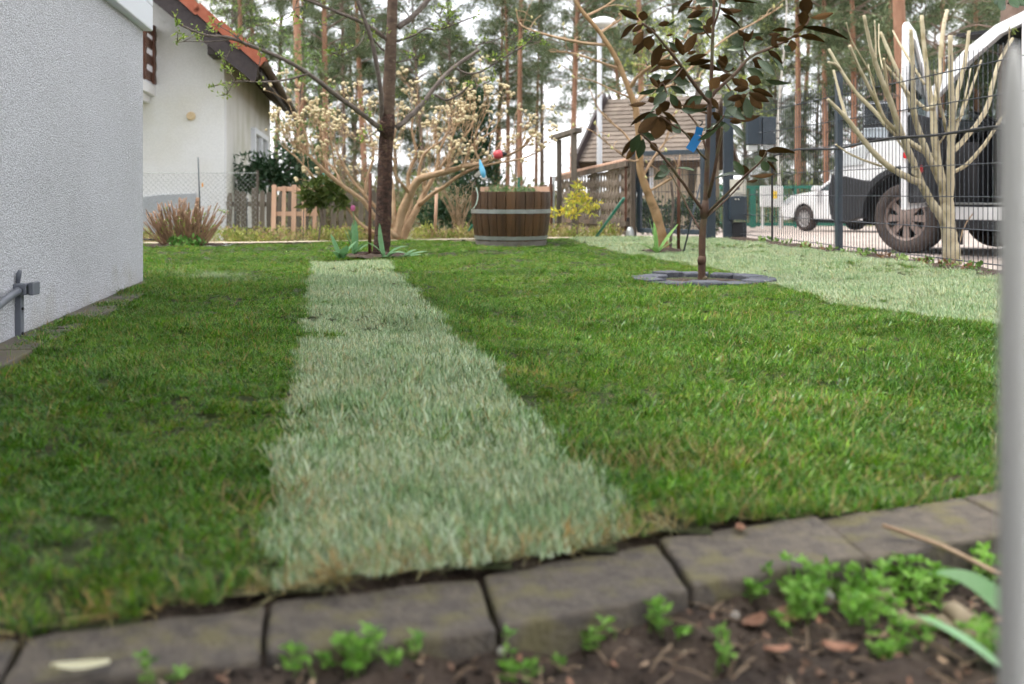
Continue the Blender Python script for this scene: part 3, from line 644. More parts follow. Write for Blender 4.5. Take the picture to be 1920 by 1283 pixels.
bb = MB()
for sgn in (0, 1):
    x0, x1 = (OV + .02, -GW/2) if sgn == 0 else (-GW-OV-.02, -GW/2)
    za, zb = roofz(0) - SL*(OV+.02), roofz(-GW/2)
    bb.prism([(x0, za - .10), (x0 - (.06 if sgn == 0 else -.06), za - .17), (x1, zb - .17), (x1, zb + .14), (x0, za + .14)], -VG, -VG + .05, lambda u, v, w: (u, w, v))
bb.build('barge_board', MT['dark_fascia'], wh, fix=True)
fa = MB(); fa.box((OV + .035, LEN/2, roofz(0) - SL*OV + .03), (.03, LEN + 1.0, .18)); fa.build('eave_board', MT['dark_fascia'], wh)
gt = MB(); gt.tube([(OV + .10, -VG, roofz(0) - SL*OV + .04), (OV + .10, LEN + .4, roofz(0) - SL*OV + .03)], .055, 10); gt.build('gutter', MT['soffit'], wh, smooth=True)
mb = MB(); mb.box((-.06, -.25, EH - .09), (.16, .6, .2)); mb.build('purlin', MT['dark_fascia'], wh)
# verge tiles, one by one, and courses of tiles on the roof plane
tl = MB(); nrm = Vector((SL, 0, 1)).normalized(); tdir = Vector((-1, 0, SL)).normalized()
tm = MB(); tm.box((0, 0, 0), (.40, .26, .05)); tm.box((0, -.125, -.055), (.40, .03, .10)); tme = tm.mesh('tile', MT['tile'])
tp = MB(); tp.box((0, 0, 0), (.40, .30, .035)); tpe = tp.mesh('tile_plain', MT['tile'])
ang = math.atan(SL); nt_ = 15
for k in range(nt_):
    d = .10 + k*.335; c = Vector((OV, 0, roofz(0) - SL*OV + .10)) + tdir*d + nrm*(.075)
    obj('tile', tme, roof, (c.x, -VG + .09, c.z), (0, ang + .07, 0))
for k in range(14):
    for j in range(20):
        d = .10 + k*.335; c = Vector((OV, 0, roofz(0) - SL*OV + .10)) + tdir*d + nrm*(.06)
        obj('tile', tpe, roof, (c.x, -VG + .37 + j*.31, c.z), (rnd.uniform(-.01, .01), ang + .07, 0))
# balcony
bx = -.87; dep = 1.25
bal = MB(); bal.box((bx - 1.4, -dep/2 + .05, 1.80), (2.8, dep, .13)); bal.box((bx - 1.42, -dep/2 + .05, 1.69), (2.7, dep - .1, .10)); bal.build('balcony_slab', MT['white_wall'], wh, bevel=.01)
rl = MB()
for z in (1.97, 2.18, 2.39, 2.575):
    MB().box((bx - .03, -dep/2, z), (.03, dep - .03, .115)).build('balcony_board', MT['brown_wood'], wh)
    MB().box((bx - 1.4, -dep + .05, z), (2.7, .03, .115)).build('balcony_board', MT['brown_wood'], wh)
pz = [1.88 + .76*k/24 for k in range(25)]; wav = [(-.10 + .025*math.sin(k*1.05), z) for k, z in enumerate(pz)]
for yy in (0, -.62):
    MB().prism(wav + [(-.22 - .01*math.sin(k*.9), z) for k, z in reversed(list(enumerate(pz)))], bx - .012, bx + .02, lambda u, v, w, yy=yy: (w, u + yy + .06, v)).build('balcony_post', MT['brown_wood'], wh, fix=True)
mb = MB(); mb.tube([(-.42, 0, 1.48), (-.42, -.05, 1.48)], [.06, .05], 12); mb.build('wall_vent', M('beige vent', (.62, .48, .30), rough=.6), wh)
# side window
y0, y1 = 3.9, 6.6; z0, z1 = .72, 1.48
mb = MB()
for (a, b, c, d) in ((y0, y1, z1, z1 + .10), (y0, y1, z0 - .1, z0), (y0 - .1, y0, z0 - .1, z1 + .1), (y1, y1 + .1, z0 - .1, z1 + .1), ((y0+y1)/2 - .05, (y0+y1)/2 + .05, z0, z1)):
    mb.box((.03, (a+b)/2, (c+d)/2), (.10, b - a, d - c))
wn = mb.build('window', MT['upvc'], wh, bevel=.01)
mb = MB(); mb.box((.01, (y0+y1)/2, (z0+z1)/2), (.015, y1 - y0, z1 - z0)); mb.build('pane', M('dull window pane', (.20, .20, .165), rough=.12, spec=.6), wn)
mb = MB(); mb.box((.07, (y0+y1)/2, z0 - .13), (.2, y1 - y0 + .3, .05)); mb.build('sill', MT['upvc'], wn)
mb = MB(); mb.prism([(-3.4, -.3), (-.35, -.3), (-.35, .46), (-.8, .44), (-3.4, .14)], -.03, 0, lambda u, v, w: (u, w, v)); mb.build('plinth', MT['plinth'], wh, fix=True)
# ================================================================== brown-roofed house behind the lattice fence
bh0 = W(1176, 330, 24.0); bh = thing('brown_house', 'small house with steep brown tiled roof behind the lattice fence', 'house', (bh0.x, 24.0, -.9))
# gable faces the viewer's left side, ridge runs to the right and slightly away
rdg = Vector((1, -.52, 0)).normalized(); acr = Vector((.52, 1, 0)).normalized()
def bp_(a, b, z): v = rdg*a + acr*b; return (v.x, v.y, z)
LN, HW, ZE, ZR = 1.9, 1.75, 2.02, 3.58
wl = MB(); wl.add([bp_(0, -HW+.5, 0), bp_(0, HW-.5, 0), bp_(0, HW-.5, 2.4), bp_(0, 0, 3.3), bp_(0, -HW+.5, 2.4)], [(0, 1, 2, 3, 4)])
wl.add([bp_(0, -HW+.5, 0), bp_(LN, -HW+.5, 0), bp_(LN, -HW+.5, 2.4), bp_(0, -HW+.5, 2.4)], [(0, 1, 2, 3)]); wl.add([bp_(LN, -HW+.5, 0), bp_(LN, HW-.5, 0), bp_(LN, 0, 3.3)], [(0, 1, 2)])
wl.add([bp_(0, HW-.5, 0), bp_(LN, HW-.5, 0), bp_(LN, HW-.5, 2.4), bp_(0, HW-.5, 2.4)], [(0, 3, 2, 1)])
wl.build('wall', M('cream plaster', (.36, .30, .22), rough=.9), bh)
r2 = MB()
r2.add([bp_(-.5, -HW, ZE), bp_(LN+.4, -HW, ZE), bp_(LN+.4, 0, ZR), bp_(-.5, 0, ZR), bp_(-.5, HW, ZE), bp_(LN+.4, HW, ZE)], [(0, 1, 2, 3), (3, 2, 5, 4)])
rfb = r2.build('roof', MT['soffit'], bh); md = rfb.modifiers.new('s', 'SOLIDIFY'); md.thickness = .14
for k in range(15):
    t0 = k/15; t1 = (k+1.12)/15
    mb = MB(); lo_, hi_ = (-HW*(1-t0), ZE + (ZR-ZE)*t0), (-HW*(1-t1), ZE + (ZR-ZE)*t1)
    V = []
    for sgm in range(26):
        a0 = -.52 + (LN+.94)*sgm/25
        V += [bp_(a0, lo_[0] - .02, lo_[1] + .05 + .004*math.sin(sgm*2.1 + k)), bp_(a0, hi_[0], hi_[1] + .035)]
    mb.add(V, [(2*i, 2*i+2, 2*i+3, 2*i+1) for i in range(25)]); o = mb.build('tile_course', MT['roof_brown'], rfb); o.modifiers.new('s', 'SOLIDIFY').thickness = .02
mb = MB()
for sg in (-1, 1): mb.bar(bp_(-.53, sg*(HW+.05), ZE - .05), bp_(-.53, 0, ZR + .02), .06, .46)
mb.build('barge_board', MT['dark_fascia'], bh)
mb = MB(); mb.prism([(.3, 1.3), (1.1, 1.3), (1.1, 1.95), (.3, 1.95)], -HW+.46, -HW+.5, lambda u, v, w: bp_(u, w, v)); wn = mb.build('window', MT['upvc'], bh)
mb = MB(); mb.prism([(.38, 1.37), (1.02, 1.37), (1.02, 1.88), (.38, 1.88)], -HW+.44, -HW+.46, lambda u, v, w: bp_(u, w, v)); mb.build('pane', MT['pane'], wn)
# street lamp
lp = W(1124, 330, 15.0); lamp = thing('street_lamp', 'light grey street lamp post with flat white head', 'street lamp', (lp.x, 15.0, -.25))
MB().tube([(0, 0, 0), (0, 0, 1.2), (0, 0, 3.16)], [.046, .042, .034], 12).build('pole', MT['lamp_grey'], lamp, smooth=True)
mb = MB(); mb.lathe([(0, 3.20), (.10, 3.205), (.19, 3.23), (.20, 3.26), (.15, 3.33), (.07, 3.36), (0, 3.365)], 24, (.05, 0, 0)); hd = mb.build('lamp_head', M('white lamp head', (.72, .73, .74), rough=.4), lamp, smooth=True)
hd.scale = (1.1, 1.1, 1); MB().tube([(0, 0, 3.14), (.02, 0, 3.22)], [.05, .06], 12).build('collar', MT['lamp_grey'], lamp, smooth=True)

# ================================================================== fences on the left
def local(o, p): return tuple(Vector(p) - o.location)
# wire-mesh fence in front of the white house
c0 = W(200, 360, 11.6); cf = thing('chain_link_fence', 'thin chain-link fence in front of the white house', 'fence', (c0.x, 11.6, -.1))
mb = MB(); wd_, ht = 1.75, .80; st = .058
for k in range(-int(ht/st)-1, int(wd_/st)+1):
    for sg in (1, -1):
        x0 = k*st; x1 = k*st + ht; za, zb = (0, ht) if sg == 1 else (ht, 0)
        if x0 < 0: za, x0 = za + (zb-za)*(-x0/ht), 0
        x1_ = min(x1, wd_); zb2 = za + (zb-za)*((x1_-x0)/(ht)) if False else None
        f1 = (min(k*st + ht, wd_) - k*st)/ht; zz = (0 + ht*f1) if sg == 1 else (ht - ht*f1)
        if min(x1, wd_) - x0 > .02: mb.tube([(x0, .004*sg, za), (min(x1, wd_), .004*sg, zz)], .0016, 3, cap=False)
mb.build('wire_mesh', MT['galv'], cf)
mb = MB(); mb.tube([(0, 0, ht), (wd_, 0, ht)], .003, 5); mb.build('top_wire', MT['galv'], cf)
for x in (0, wd_): MB().tube([(x, .02, -.1), (x, .02, ht + .03)], .018, 8).build('post', MT['grey_wood'], cf)
# picket fence, weathered
pf0 = W(428, 360, 12.2); pk = thing('picket_fence', 'low weathered grey picket fence beside the white house', 'fence', (pf0.x, 12.2, -.15))
x = 0.0; k = 0
while x < 1.95:
    w_ = rnd.uniform(.055, .085); h_ = rnd.uniform(.60, .68); mb = MB()
    mb.prism([(-w_/2, 0), (w_/2, 0), (w_/2, h_ - .04), (w_/4, h_), (-w_/4, h_ + .005), (-w_/2, h_ - .04)], -.01, .01, lambda u, v, w: (u, w, v))
    o = mb.build('picket', MT['grey_wood'], pk, fix=True); o.location = (x, rnd.uniform(-.01, .01), 0); o.rotation_euler = (0, rnd.uniform(-.05, .05), 0); x += w_ + rnd.uniform(.025, .05)
for z in (.16, .48): MB().box((.97, .03, z), (2.0, .03, .06)).build('rail', MT['grey_wood'], pk)
# pallet used as a trellis
pa0 = W(508, 415, 11.4); pl_ = thing('wooden_pallet', 'upright pale wooden pallet standing as trellis in the flower bed', 'pallet', (pa0.x, 11.4, -.04))
pl_.rotation_euler = (R(-4), 0, 0)
for k, x in enumerate((.03, .145, .26, .375, .50)):
    zt = .60 if k in (0, 2) else .585
    MB().box((x, -.012, zt/2), (.052 if k in (0, 2) else .044, .02, zt)).build('slat', MT['pallet'], pl_, bevel=.003)
for z in (.555, .27): MB().box((.265, .016, z), (.53, .032, .05)).build('crossbar', MT['pallet'], pl_, bevel=.003)
# green post beside the standard rhododendron
gp = G(598, 432); tag(MB().tube([(gp.x, gp.y + .3, -.05), (gp.x, gp.y + .3, W(598, 325, gp.y + .3).z)], .014, 10).build('green_stake', MT['green_metal'], smooth=True), 'green metal stake beside the small rhododendron standard', 'stake')
# lattice fence of scalloped boards
la, lb = W(1046, 428, 13.2), W(1180, 443, 10.9); la.z = lb.z = 0
lf = thing('lattice_fence', 'brown fence of scalloped wavy boards with oval gaps', 'fence', tuple(la), math.atan2((lb-la).y, (lb-la).x))
ll = (lb - la).length; nsl = 27; pitch = ll / nsl
for k in range(nsl):
    h_ = .60 + .12*k/nsl; pr = []
    m_ = 40
    for j in range(m_+1):
        z = h_*j/m_; pr.append((.023 + .017*math.cos(2*math.pi*z/.135), z))
    MB().prism([(u, z) for u, z in pr] + [(-u, z) for u, z in reversed(pr)], -.008, .008, lambda u, v, w: (u, w, v)).build('board', MT['fence_wood'], lf, fix=True).location = (pitch*(k+.5), rnd.uniform(-.006, .006), .03)
for (za, zb, hh) in ((.65, .79, .06), (.11, .13, .05), (.03, .03, .04)):
    mb = MB(); mb.bar((0, -.025, za), (ll, -.025, zb), .03, hh); mb.build('rail', MT['fence_wood'], lf)
for x, h_ in ((.02, .72), (ll*.52, .80), (ll, .87)): MB().box((x, .03, h_/2 - .05), (.075, .05, h_ + .1)).build('post', MT['fence_wood'], lf)
mb = MB()
for k in range(nsl): mb.lathe([(0, .035), (.030, .02), (.030, -.02), (0, -.035)], 8, (pitch*(k+.5), 0, .69 + .14*k/nsl))
mb.build('finials', MT['pallet'], lf, smooth=True)
# lattice continues towards the back on the left, low and plain
a, b = W(905, 425, 15.5), W(1040, 428, 13.6); a.z = b.z = -.1
lf2 = thing('board_fence', 'low dark board fence behind the half barrel', 'fence', tuple(a), math.atan2((b-a).y, (b-a).x)); l2 = (b-a).length
for k in range(14): MB().box((l2*(k+.5)/14, 0, .32), (l2/14*.62, .018, .62)).build('board', MT['fence_wood'], lf2).rotation_euler = (0, rnd.uniform(-.03, .03), 0)
for z in (.62, .15): MB().box((l2/2, -.025, z), (l2, .035, .07)).build('rail', MT['pallet'] if z > .5 else MT['fence_wood'], lf2)
# pergola frame of weathered posts
pgo = W(1056, 430, 12.4); pg = thing('post_frame', 'weathered timber post frame with crossbeam beside the lattice fence', 'post frame', (pgo.x, 12.4, -.05))
pA, pB = Vector((0, 0, 0)), Vector((.17, -.55, 0))
zA, zB = W(1042, 262, 12.4).z + .05, W(1075, 250, 11.85).z + .05
MB().box((-.05, 0, zA/2), (.06, .06, zA)).build('post', MT['grey_wood'], pg, bevel=.006)
MB().box((.10, -.55, zB/2), (.068, .065, zB)).build('post', MT['grey_wood'], pg, bevel=.006)
mb = MB(); mb.bar((-.11, .12, zA + .03), (.15, -.66, zB + .03), .09, .06); mb.build('crossbeam', MT['grey_wood'], pg, bevel=.006)
MB().tube([(-.16, -.2, 0), (-.16, -.2, .72)], .018, 8).build('stake', MT['brown_wood'], pg)
MB().tube([(-.125, -.2, 0), (-.125, -.2, .72)], .012, 8).build('pale_rod', MT['galv'], pg)
# green struts
s0, s1 = G(1113, 443), W(1170, 372, 10.3); tag(MB().tube([s0 + Vector((0, .0, -.05)), s1], .016, 10).build('green_strut', MT['green_metal'], smooth=True), 'slanted green metal strut in front of the lattice fence', 'strut')
s0, s1 = G(866, 442), W(1010, 330, 11.6); tag(MB().tube([s0 + Vector((0, .0, -.05)), W(892, 415, 10.6), W(905, 395, 10.9)], .013, 10).build('green_strut', MT['green_metal'], smooth=True), 'slanted green metal strut behind the half barrel', 'strut')

# ================================================================== gate, posts and mesh fence
ga, gb = Vector((1.34, 11.0, 0)), Vector((2.05, 10.28, 0))
gate = thing('metal_gate', 'anthracite metal gate with mesh infill between two dark posts', 'gate', tuple(ga), math.atan2((gb-ga).y, (gb-ga).x)); gl_ = (gb-ga).length
for (z, h_) in ((.90, .05), (.06, .05)): MB().box((gl_/2, 0, z), (gl_ - .16, .04, h_)).build('gate_rail', MT['anthracite'], gate, bevel=.004)
for x in (.09, gl_ - .09): MB().box((x, 0, .48), (.045, .042, .88)).build('gate_stile', MT['anthracite'], gate, bevel=.004)
n_ = int((gl_ - .2)/.045)
vw = MB(); vw.tube([(0, 0, .08), (0, 0, .88)], .0028, 5); vwm = vw.mesh('wire', MT['wire'])
for k in range(n_): obj('wire', vwm, gate, (.12 + .045*k, 0, 0))
for k in range(5): MB().tube([(.1, .006, .12 + .18*k), (gl_ - .1, .006, .12 + .18*k)], .0032, 5).build('cross_wire', MT['wire'], gate)
for lab, c, w_, h_ in (('slim dark gate post beside the lattice fence', ga, .065, .98), ('dark gate post standing beside the letter box', gb, .09, 1.36)):
    p = thing('gate_post', lab, 'gate post', tuple(c)); MB().box((0, 0, h_/2 - .05), (w_, w_, h_ + .1)).build('shaft', MT['anthracite'], p, bevel=.005)
    MB().box((0, 0, h_ + .006), (w_ + .012, w_ + .012, .012)).build('cap', MT['anthracite'], p, bevel=.003)
mb = thing('gate_stop', 'black and grey gate stop beside the slim dark gate post', 'gate stop', (ga.x - .05, ga.y - .12, 0))
MB().lathe([(0, .10), (.025, .095), (.045, .05), (.05, 0)], 12).build('dome', MT['galv'], mb, smooth=True); MB().box((-.02, .03, .12), (.03, .02, .16)).build('hook', MT['black'], mb, bevel=.004)
tag(MB().box((ga.x - .075, ga.y - .03, .38), (.05, .05, .9)).build('brown_post', MT['brown_wood'], bevel=.004), 'reddish brown timber post at the end of the lattice fence', 'post')
# letter box pillar
lx, ly = W(1366, 448, 10.2).x, 10.2
ic = thing('letter_box_pillar', 'dark pillar with cream sign and box below beside the gate', 'letter box', (lx, ly, 0))
MB().box((0, .02, .66), (.10, .06, 1.42)).build('pillar', MT['anthracite'], ic, bevel=.006)
MB().box((.085, -.03, .315), (.17, .10, .24)).build('lower_box', MT['anthracite'], ic, bevel=.006)
MB().box((.105, .0, .06), (.14, .08, .22)).build('foot', MT['black_plastic'], ic, bevel=.004)
MB().box((.085, -.05, .505), (.165, .006, .205)).build('sign', MT['white_card'], ic)
MB().box((.085, -.0545, .515), (.03, .003, .03)).build('sign_mark', MT['grey_pipe'], ic)
for z in (.47, .455, .44): MB().box((.085, -.0545, z), (.09, .003, .004)).build('sign_line', MT['grey_pipe'], ic)
for x in (.055, .085): MB().tube([(x, -.082, .405), (x, -.088, .405)], .008, 10).build('button', MT['white_card'], ic)
lbx = W(1432, 245, 9.7); lb_ = thing('mail_box', 'dark grey mail box unit hung on the mesh fence', 'mail box', (lbx.x, 9.75, lbx.z))
for x in (-.085, .055): MB().box((x, 0, 0), (.135, .10, .27)).build('box', MT['anthracite'], lb_, bevel=.006)
for x in (-.085, .055): MB().tube([(x + .05, -.05, -.02), (x + .05, -.06, -.02)], .008, 10).build('lock', MT['galv'], lb_)
for x in (-.10, .06): MB().box((x, .01, -.17), (.10, .07, .06)).build('newspaper_tube', MT['box_white'], lb_, bevel=.01)
# mesh fence: panels and posts
mf = thing('metal_mesh_fence', 'anthracite double-wire mesh fence with posts along the street', 'fence', (fence_x(7.95), 7.95, 0), math.atan2(1, -.118))
HT = 1.36
pm = MB(); pm.box((0, 0, HT/2), (.06, .045, HT + .14)); pme = pm.mesh('post', MT['anthracite'])
for y in (-5.0, -2.5, 0.0): o = obj('post', pme, mf, (y, 0, 0)); md = o.modifiers.new('b', 'BEVEL'); md.width = .004
for y in (-5.0, -2.5, 0.0): MB().box((y, 0, HT + .075), (.066, .051, .012)).build('post_cap', MT['black_plastic'], mf)
vw = MB(); vw.tube([(0, 0, .02), (0, 0, HT - .01)], .0026, 5); vwm = vw.mesh('vertical_wire', MT['wire'])
for (x0, x1) in ((-4.96, -2.54), (-2.46, -.04), (.04, 2.28)):
    k = 0
    while x0 + .05*k < x1: obj('vertical_wire', vwm, mf, (x0 + .05*k, 0, 0)); k += 1
    hm = MB()
    for z in np.arange(.05, HT, .2): MB().tube([(x0, .007, z), (x1, .007, z)], .0031, 6).build('horizontal_wire', MT['wire'], mf); MB().tube([(x0, -.007, z), (x1, -.007, z)], .0031, 6).build('horizontal_wire', MT['wire'], mf)
# cable fixed to the fence
def fp(y, z, off=-.02): return Vector((fence_x(y) + off, y, z))
zc_ = .05 + .2*4
path = [fp(9.30, .0), fp(9.3, .35), fp(9.3, .62), fp(9.27, .80), fp(9.15, .825), fp(8.8, .85), fp(8.4, .84), fp(7.95, .825), fp(7.6, .84), fp(7.1, .862), fp(6.5, .85), fp(5.9, .862), fp(5.3, .855), fp(4.6, .86)]
tag(MB().tube(smooth_path(path, 5), .0095, 8).build('cable', MT['black_plastic'], smooth=True), 'dark grey cable tied along the mesh fence wires', 'cable')
# near plastic post
np0 = thing('plastic_post', 'blurred pale grey plastic stake standing close to the viewer', 'post', (W(1901, 360, .56).x, .56, 0))
prof = [(.0078, -.08), (.0074, .2), (.0066, .50), (.0060, .535), (.0042, .552), (.0018, .562), (0, .564)]
o = MB().lathe(prof, 20).build('shaft', MT['post_white'], np0, smooth=True); o.scale = (1, 1.6, 1)

# ================================================================== vehicles
def arch(cx, cz, r, a0, a1, n=12): return [(cx + r*math.cos(a0 + (a1-a0)*k/n), cz + r*math.sin(a0 + (a1-a0)*k/n)) for k in range(n+1)]
def wheel(parent, loc, r, w, rimmat, spokes=8):
    wh_ = bpy.data.objects.new('wheel', None); link(wh_, parent); wh_.location = loc
    MB().lathe([(r*.62, w*.38), (r*.70, w*.5), (r*.93, w*.5), (r*.985, w*.38), (r, w*.2), (r, -w*.2), (r*.985, -w*.38), (r*.93, -w*.5), (r*.62, -w*.5)], 40, axis='y').build('tyre', MT['tyre'], wh_, smooth=True)
    mb = MB(); mb.lathe([(r*.66, w*.40), (r*.64, w*.44), (r*.58, w*.40), (r*.57, w*.20)], 40, axis='y')
    mb.lathe([(r*.25, w*.30), (r*.22, w*.40), (r*.08, w*.43), (0, w*.43)], 24, axis='y')
    for k in range(spokes):
        a = 2*math.pi*k/spokes; ca, sa = math.cos(a), math.sin(a); t = (-sa, ca)
        q = []
        for (rr, hw, yy) in ((r*.20, r*.085, w*.38), (r*.60, r*.11, w*.36), (r*.60, r*.11, w*.24), (r*.20, r*.085, w*.24)):
            q += [(rr*ca + t[0]*hw, yy, rr*sa + t[1]*hw), (rr*ca - t[0]*hw, yy, rr*sa - t[1]*hw)]
        mb.add(q, [(0, 1, 3, 2), (2, 3, 5, 4), (0, 2, 4, 6), (1, 7, 5, 3)])
    mb.build('rim', rimmat, wh_)
    MB().lathe([(r*.60, w*.12), (0, w*.12)], 24, axis='y').build('brake_disc', MT['black'], wh_)
    return wh_
VA = R(128); van = thing('delivery_van', 'white delivery van with its driver door open behind the fence', 'van', (3.86, 9.8, -.12), VA)
# local: +x forward (nose), +y outwards to the viewer's side, body from y=0 back to y=-2
def side(u, v, w): return (u, w - (.10*max(0, (v - 1.05)/1.35) if w > -1 else -.10*max(0, (v - 1.05)/1.35)), v)
prf = [(.72, .40), (.80, .55), (.80, .85), (.68, 1.02), (.30, 1.14), (-.02, 1.36), (-.57, 1.94), (-.86, 2.14), (-1.16, 2.25), (-1.7, 2.33), (-4.55, 2.33), (-4.65, 1.2), (-4.62, .40)]
fen = [(.72, .74), (.80, .85), (.68, 1.02), (.30, 1.14), (-.02, 1.36), (-.14, 1.50), (-.30, 1.44)] + [(-.30, .70)] + list(reversed(arch(0, .34, .46, R(52), R(131), 8)))
body = MB().prism(fen, 0, -.06, side)
body.prism([(-.02, 1.36), (-.57, 1.94), (-.86, 2.14), (-1.16, 2.25), (-1.7, 2.33), (-1.7, 2.20), (-1.10, 2.12), (-.90, 2.04), (-.63, 1.83), (-.22, 1.42)], .001, -.08, side)
body.prism([(-1.10, .42), (-1.10, 2.12), (-1.7, 2.2), (-1.7, 2.33), (-4.55, 2.33), (-4.65, 1.2), (-4.62, .42)] + arch(-3.15, .34, .46, R(10), R(170), 12)[::-1], 0, -.06, side)
body.prism([(-.40, .34), (-.40, .46), (-1.10, .46), (-1.10, .34)], .002, -.10, side)
body.prism(prf, -1.94, -2.0, side)
def strip(i0, i1, pts, mi=0):
    V = []
    for u, v in pts[i0:i1+1]: V += [side(u, v, -.02), side(u, v, -1.98)]
    body.add(V, [(2*k, 2*k+1, 2*k+3, 2*k+2) for k in range(i1 - i0)], mi)
strip(1, 5, prf); strip(8, 12, prf)
body.build('body', MT['white_paint'], van, bevel=.012, fix=True)
ws = MB(); V = []
for u, v in prf[5:9]: V += [side(u, v, -.05), side(u, v, -1.95)]
ws.add(V, [(2*k, 2*k+1, 2*k+3, 2*k+2) for k in range(3)]); ws.build('windscreen', MT['glass'], van)
bl = MB(); bl.prism([(.70, .28), (.84, .36), (.86, .60), (.82, .78), (.64, .76)] + arch(0, .34, .47, R(48), R(0), 6), .012, -.12, side)
bl.box((.80, -1.0, .54), (.12, 1.9, .46)); bl.prism(arch(0, .34, .52, R(0), R(135), 14) + arch(0, .34, .455, R(135), R(0), 14), .016, -.05, side)
bl.prism([(-.42, .24), (-.42, .34), (-2.6, .34), (-2.6, .24)], .004, -.10, side); bl.build('bumper_cladding', MT['black_plastic'], van, bevel=.01, fix=True)
ub = MB(); ub.box((-1.9, -1.0, .33), (4.9, 1.7, .14)); ub.box((-.05, -.9, .72), (1.2, 1.5, .7)); ub.box((-1.45, -1.0, 1.3), (.04, 1.8, 1.9)); ub.box((-.75, -1.0, .43), (1.4, 1.8, .06)); ub.box((-.75, -1.90, 1.2), (1.3, .04, 1.6)); ub.box((-.8, -1, 2.10), (.7, 1.7, .03))
ub.build('cab_interior', MT['interior'], van)
st_ = MB(); st_.prism([(-1.35, .80), (-.88, .83), (-.85, .95), (-1.15, .95), (-1.28, 1.62), (-1.38, 1.85), (-1.46, 1.85)], -.25, -.75, lambda u, v, w: (u, w, v)); st_.build('seat', M('dark grey seat', (.02, .021, .024), rough=.8), van, bevel=.03, fix=True)
da = MB(); da.prism([(-.30, .75), (-.42, 1.18), (-.22, 1.32), (.0, 1.30), (.0, .75)], -.10, -1.88, lambda u, v, w: (u, w, v)); da.build('dashboard', M('dashboard', (.02, .02, .022), rough=.6), van, bevel=.03, fix=True)
sw = MB(); c = Vector((-.60, -.50, 1.27)); ax = Vector((-.55, 0, .83)).normalized(); u_ = ax.orthogonal().normalized(); v_ = ax.cross(u_)
sw.tube([c + (u_*math.cos(a) + v_*math.sin(a))*.19 for a in np.linspace(0, 2*math.pi, 25)], .018, 8); sw.tube([c + u_*.18, c - u_*.18], .02, 6); sw.tube([c, c - ax*.3], .03, 8); sw.build('steering_wheel', MT['black'], van, smooth=True)
sl = MB(); sl.box((-.78, -.04, .49), (.62, .10, .02)); sl.build('step_plate', MT['galv'], van, bevel=.006)
wheel(van, (0, -.11, .34), .345, .22, MT['rim_dirty']); wheel(van, (-3.15, -.11, .34), .345, .22, MT['rim_dirty'])
for x in (0, -3.15): o = wheel(van, (x, -1.89, .34), .345, .22, MT['rim_dirty']); o.rotation_euler = (0, 0, math.pi)
mb = MB(); mb.box((-.42, .0, .24), (.03, .02, .28)); mb.box((-.44, -.14, .22), (.02, .28, .26)); mb.build('mud_flap', MT['black'], van)
hl = MB(); hl.prism([(.46, .88), (.78, .86), (.70, 1.0), (.36, 1.09)], .010, -.05, side); hl.build('headlight', M('headlight lens', (.55, .58, .6), rough=.1, spec=.7), van, fix=True)
mb = MB(); mb.prism([(-1.18, 1.50), (-1.75, 1.50), (-1.75, 1.66), (-1.18, 1.66)], .004, -.002, side); rs_ = mb.build('red_sign', MT['red'], van, fix=True)
mb = MB(); mb.prism([(-1.22, 1.56), (-1.26, 1.61), (-1.32, 1.61), (-1.32, 1.55)], .008, .003, side); mb.build('white_mark', MT['white_card'], van, fix=True)
# open door, hinged at x=-.30
dr_ = bpy.data.objects.new('door', None); link(dr_, van); dr_.location = (-.30, .03, 0); dr_.rotation_euler = (0, 0, R(-72))
# door local: closed it lies along -x
do = MB(); do.prism([(-.02, .62), (-.16, .46), (-1.02, .44), (-1.04, 1.30), (-.02, 1.30)], .05, .0, lambda u, v, w: (u, w, v))
do.prism([(-.98, 1.30), (-1.05, 1.30), (-1.00, 2.06), (-.93, 2.10), (-.66, 2.05), (-.30, 1.78), (-.02, 1.44), (-.02, 1.30), (-.09, 1.30), (-.09, 1.42), (-.33, 1.70), (-.66, 1.96), (-.92, 2.0)], .047, .0, lambda u, v, w: (u, w, v))
do.build('door_panel', MT['white_paint'], dr_, bevel=.008, fix=True)
mb = MB(); mb.prism([(-.09, 1.30), (-.97, 1.30), (-.93, 1.99), (-.66, 1.95), (-.33, 1.69), (-.09, 1.41)], .027, .022, lambda u, v, w: (u, w, v)); mb.build('door_window', MT['glass'], dr_, fix=True)
mb = MB(); mb.prism([(-.05, .66), (-.17, .52), (-.98, .50), (-1.0, 1.28), (-.05, 1.28)], -.002, -.10, lambda u, v, w: (u, w, v)); mb.build('door_trim', MT['black_plastic'], dr_, bevel=.02, fix=True)
mb = MB(); mb.tube([(-1.045, .0, .92), (-1.052, .0, .92)], .03, 12); mb.tube([(-.93, -.10, .80), (-.93, -.106, .80)], .035, 12); mb.build('door_reflector', MT['red'], dr_)
mi_ = MB(); mi_.box((-.40, .40, 1.275), (.13, .27, .37)); mi_.build('mirror_housing', MT['black_plastic'], dr_, bevel=.04, fix=True); MB().tube([(-.30, .04, 1.20), (-.34, .15, 1.18), (-.38, .28, 1.2)], .03, 8).build('mirror_arm', MT['black_plastic'], dr_, True)
MB().box((-.468, .40, 1.335), (.008, .22, .20)).build('mirror_glass', MT['chrome'], dr_, bevel=.003); MB().box((-.468, .40, 1.155), (.008, .22, .10)).build('mirror_glass', MT['chrome'], dr_, bevel=.003)
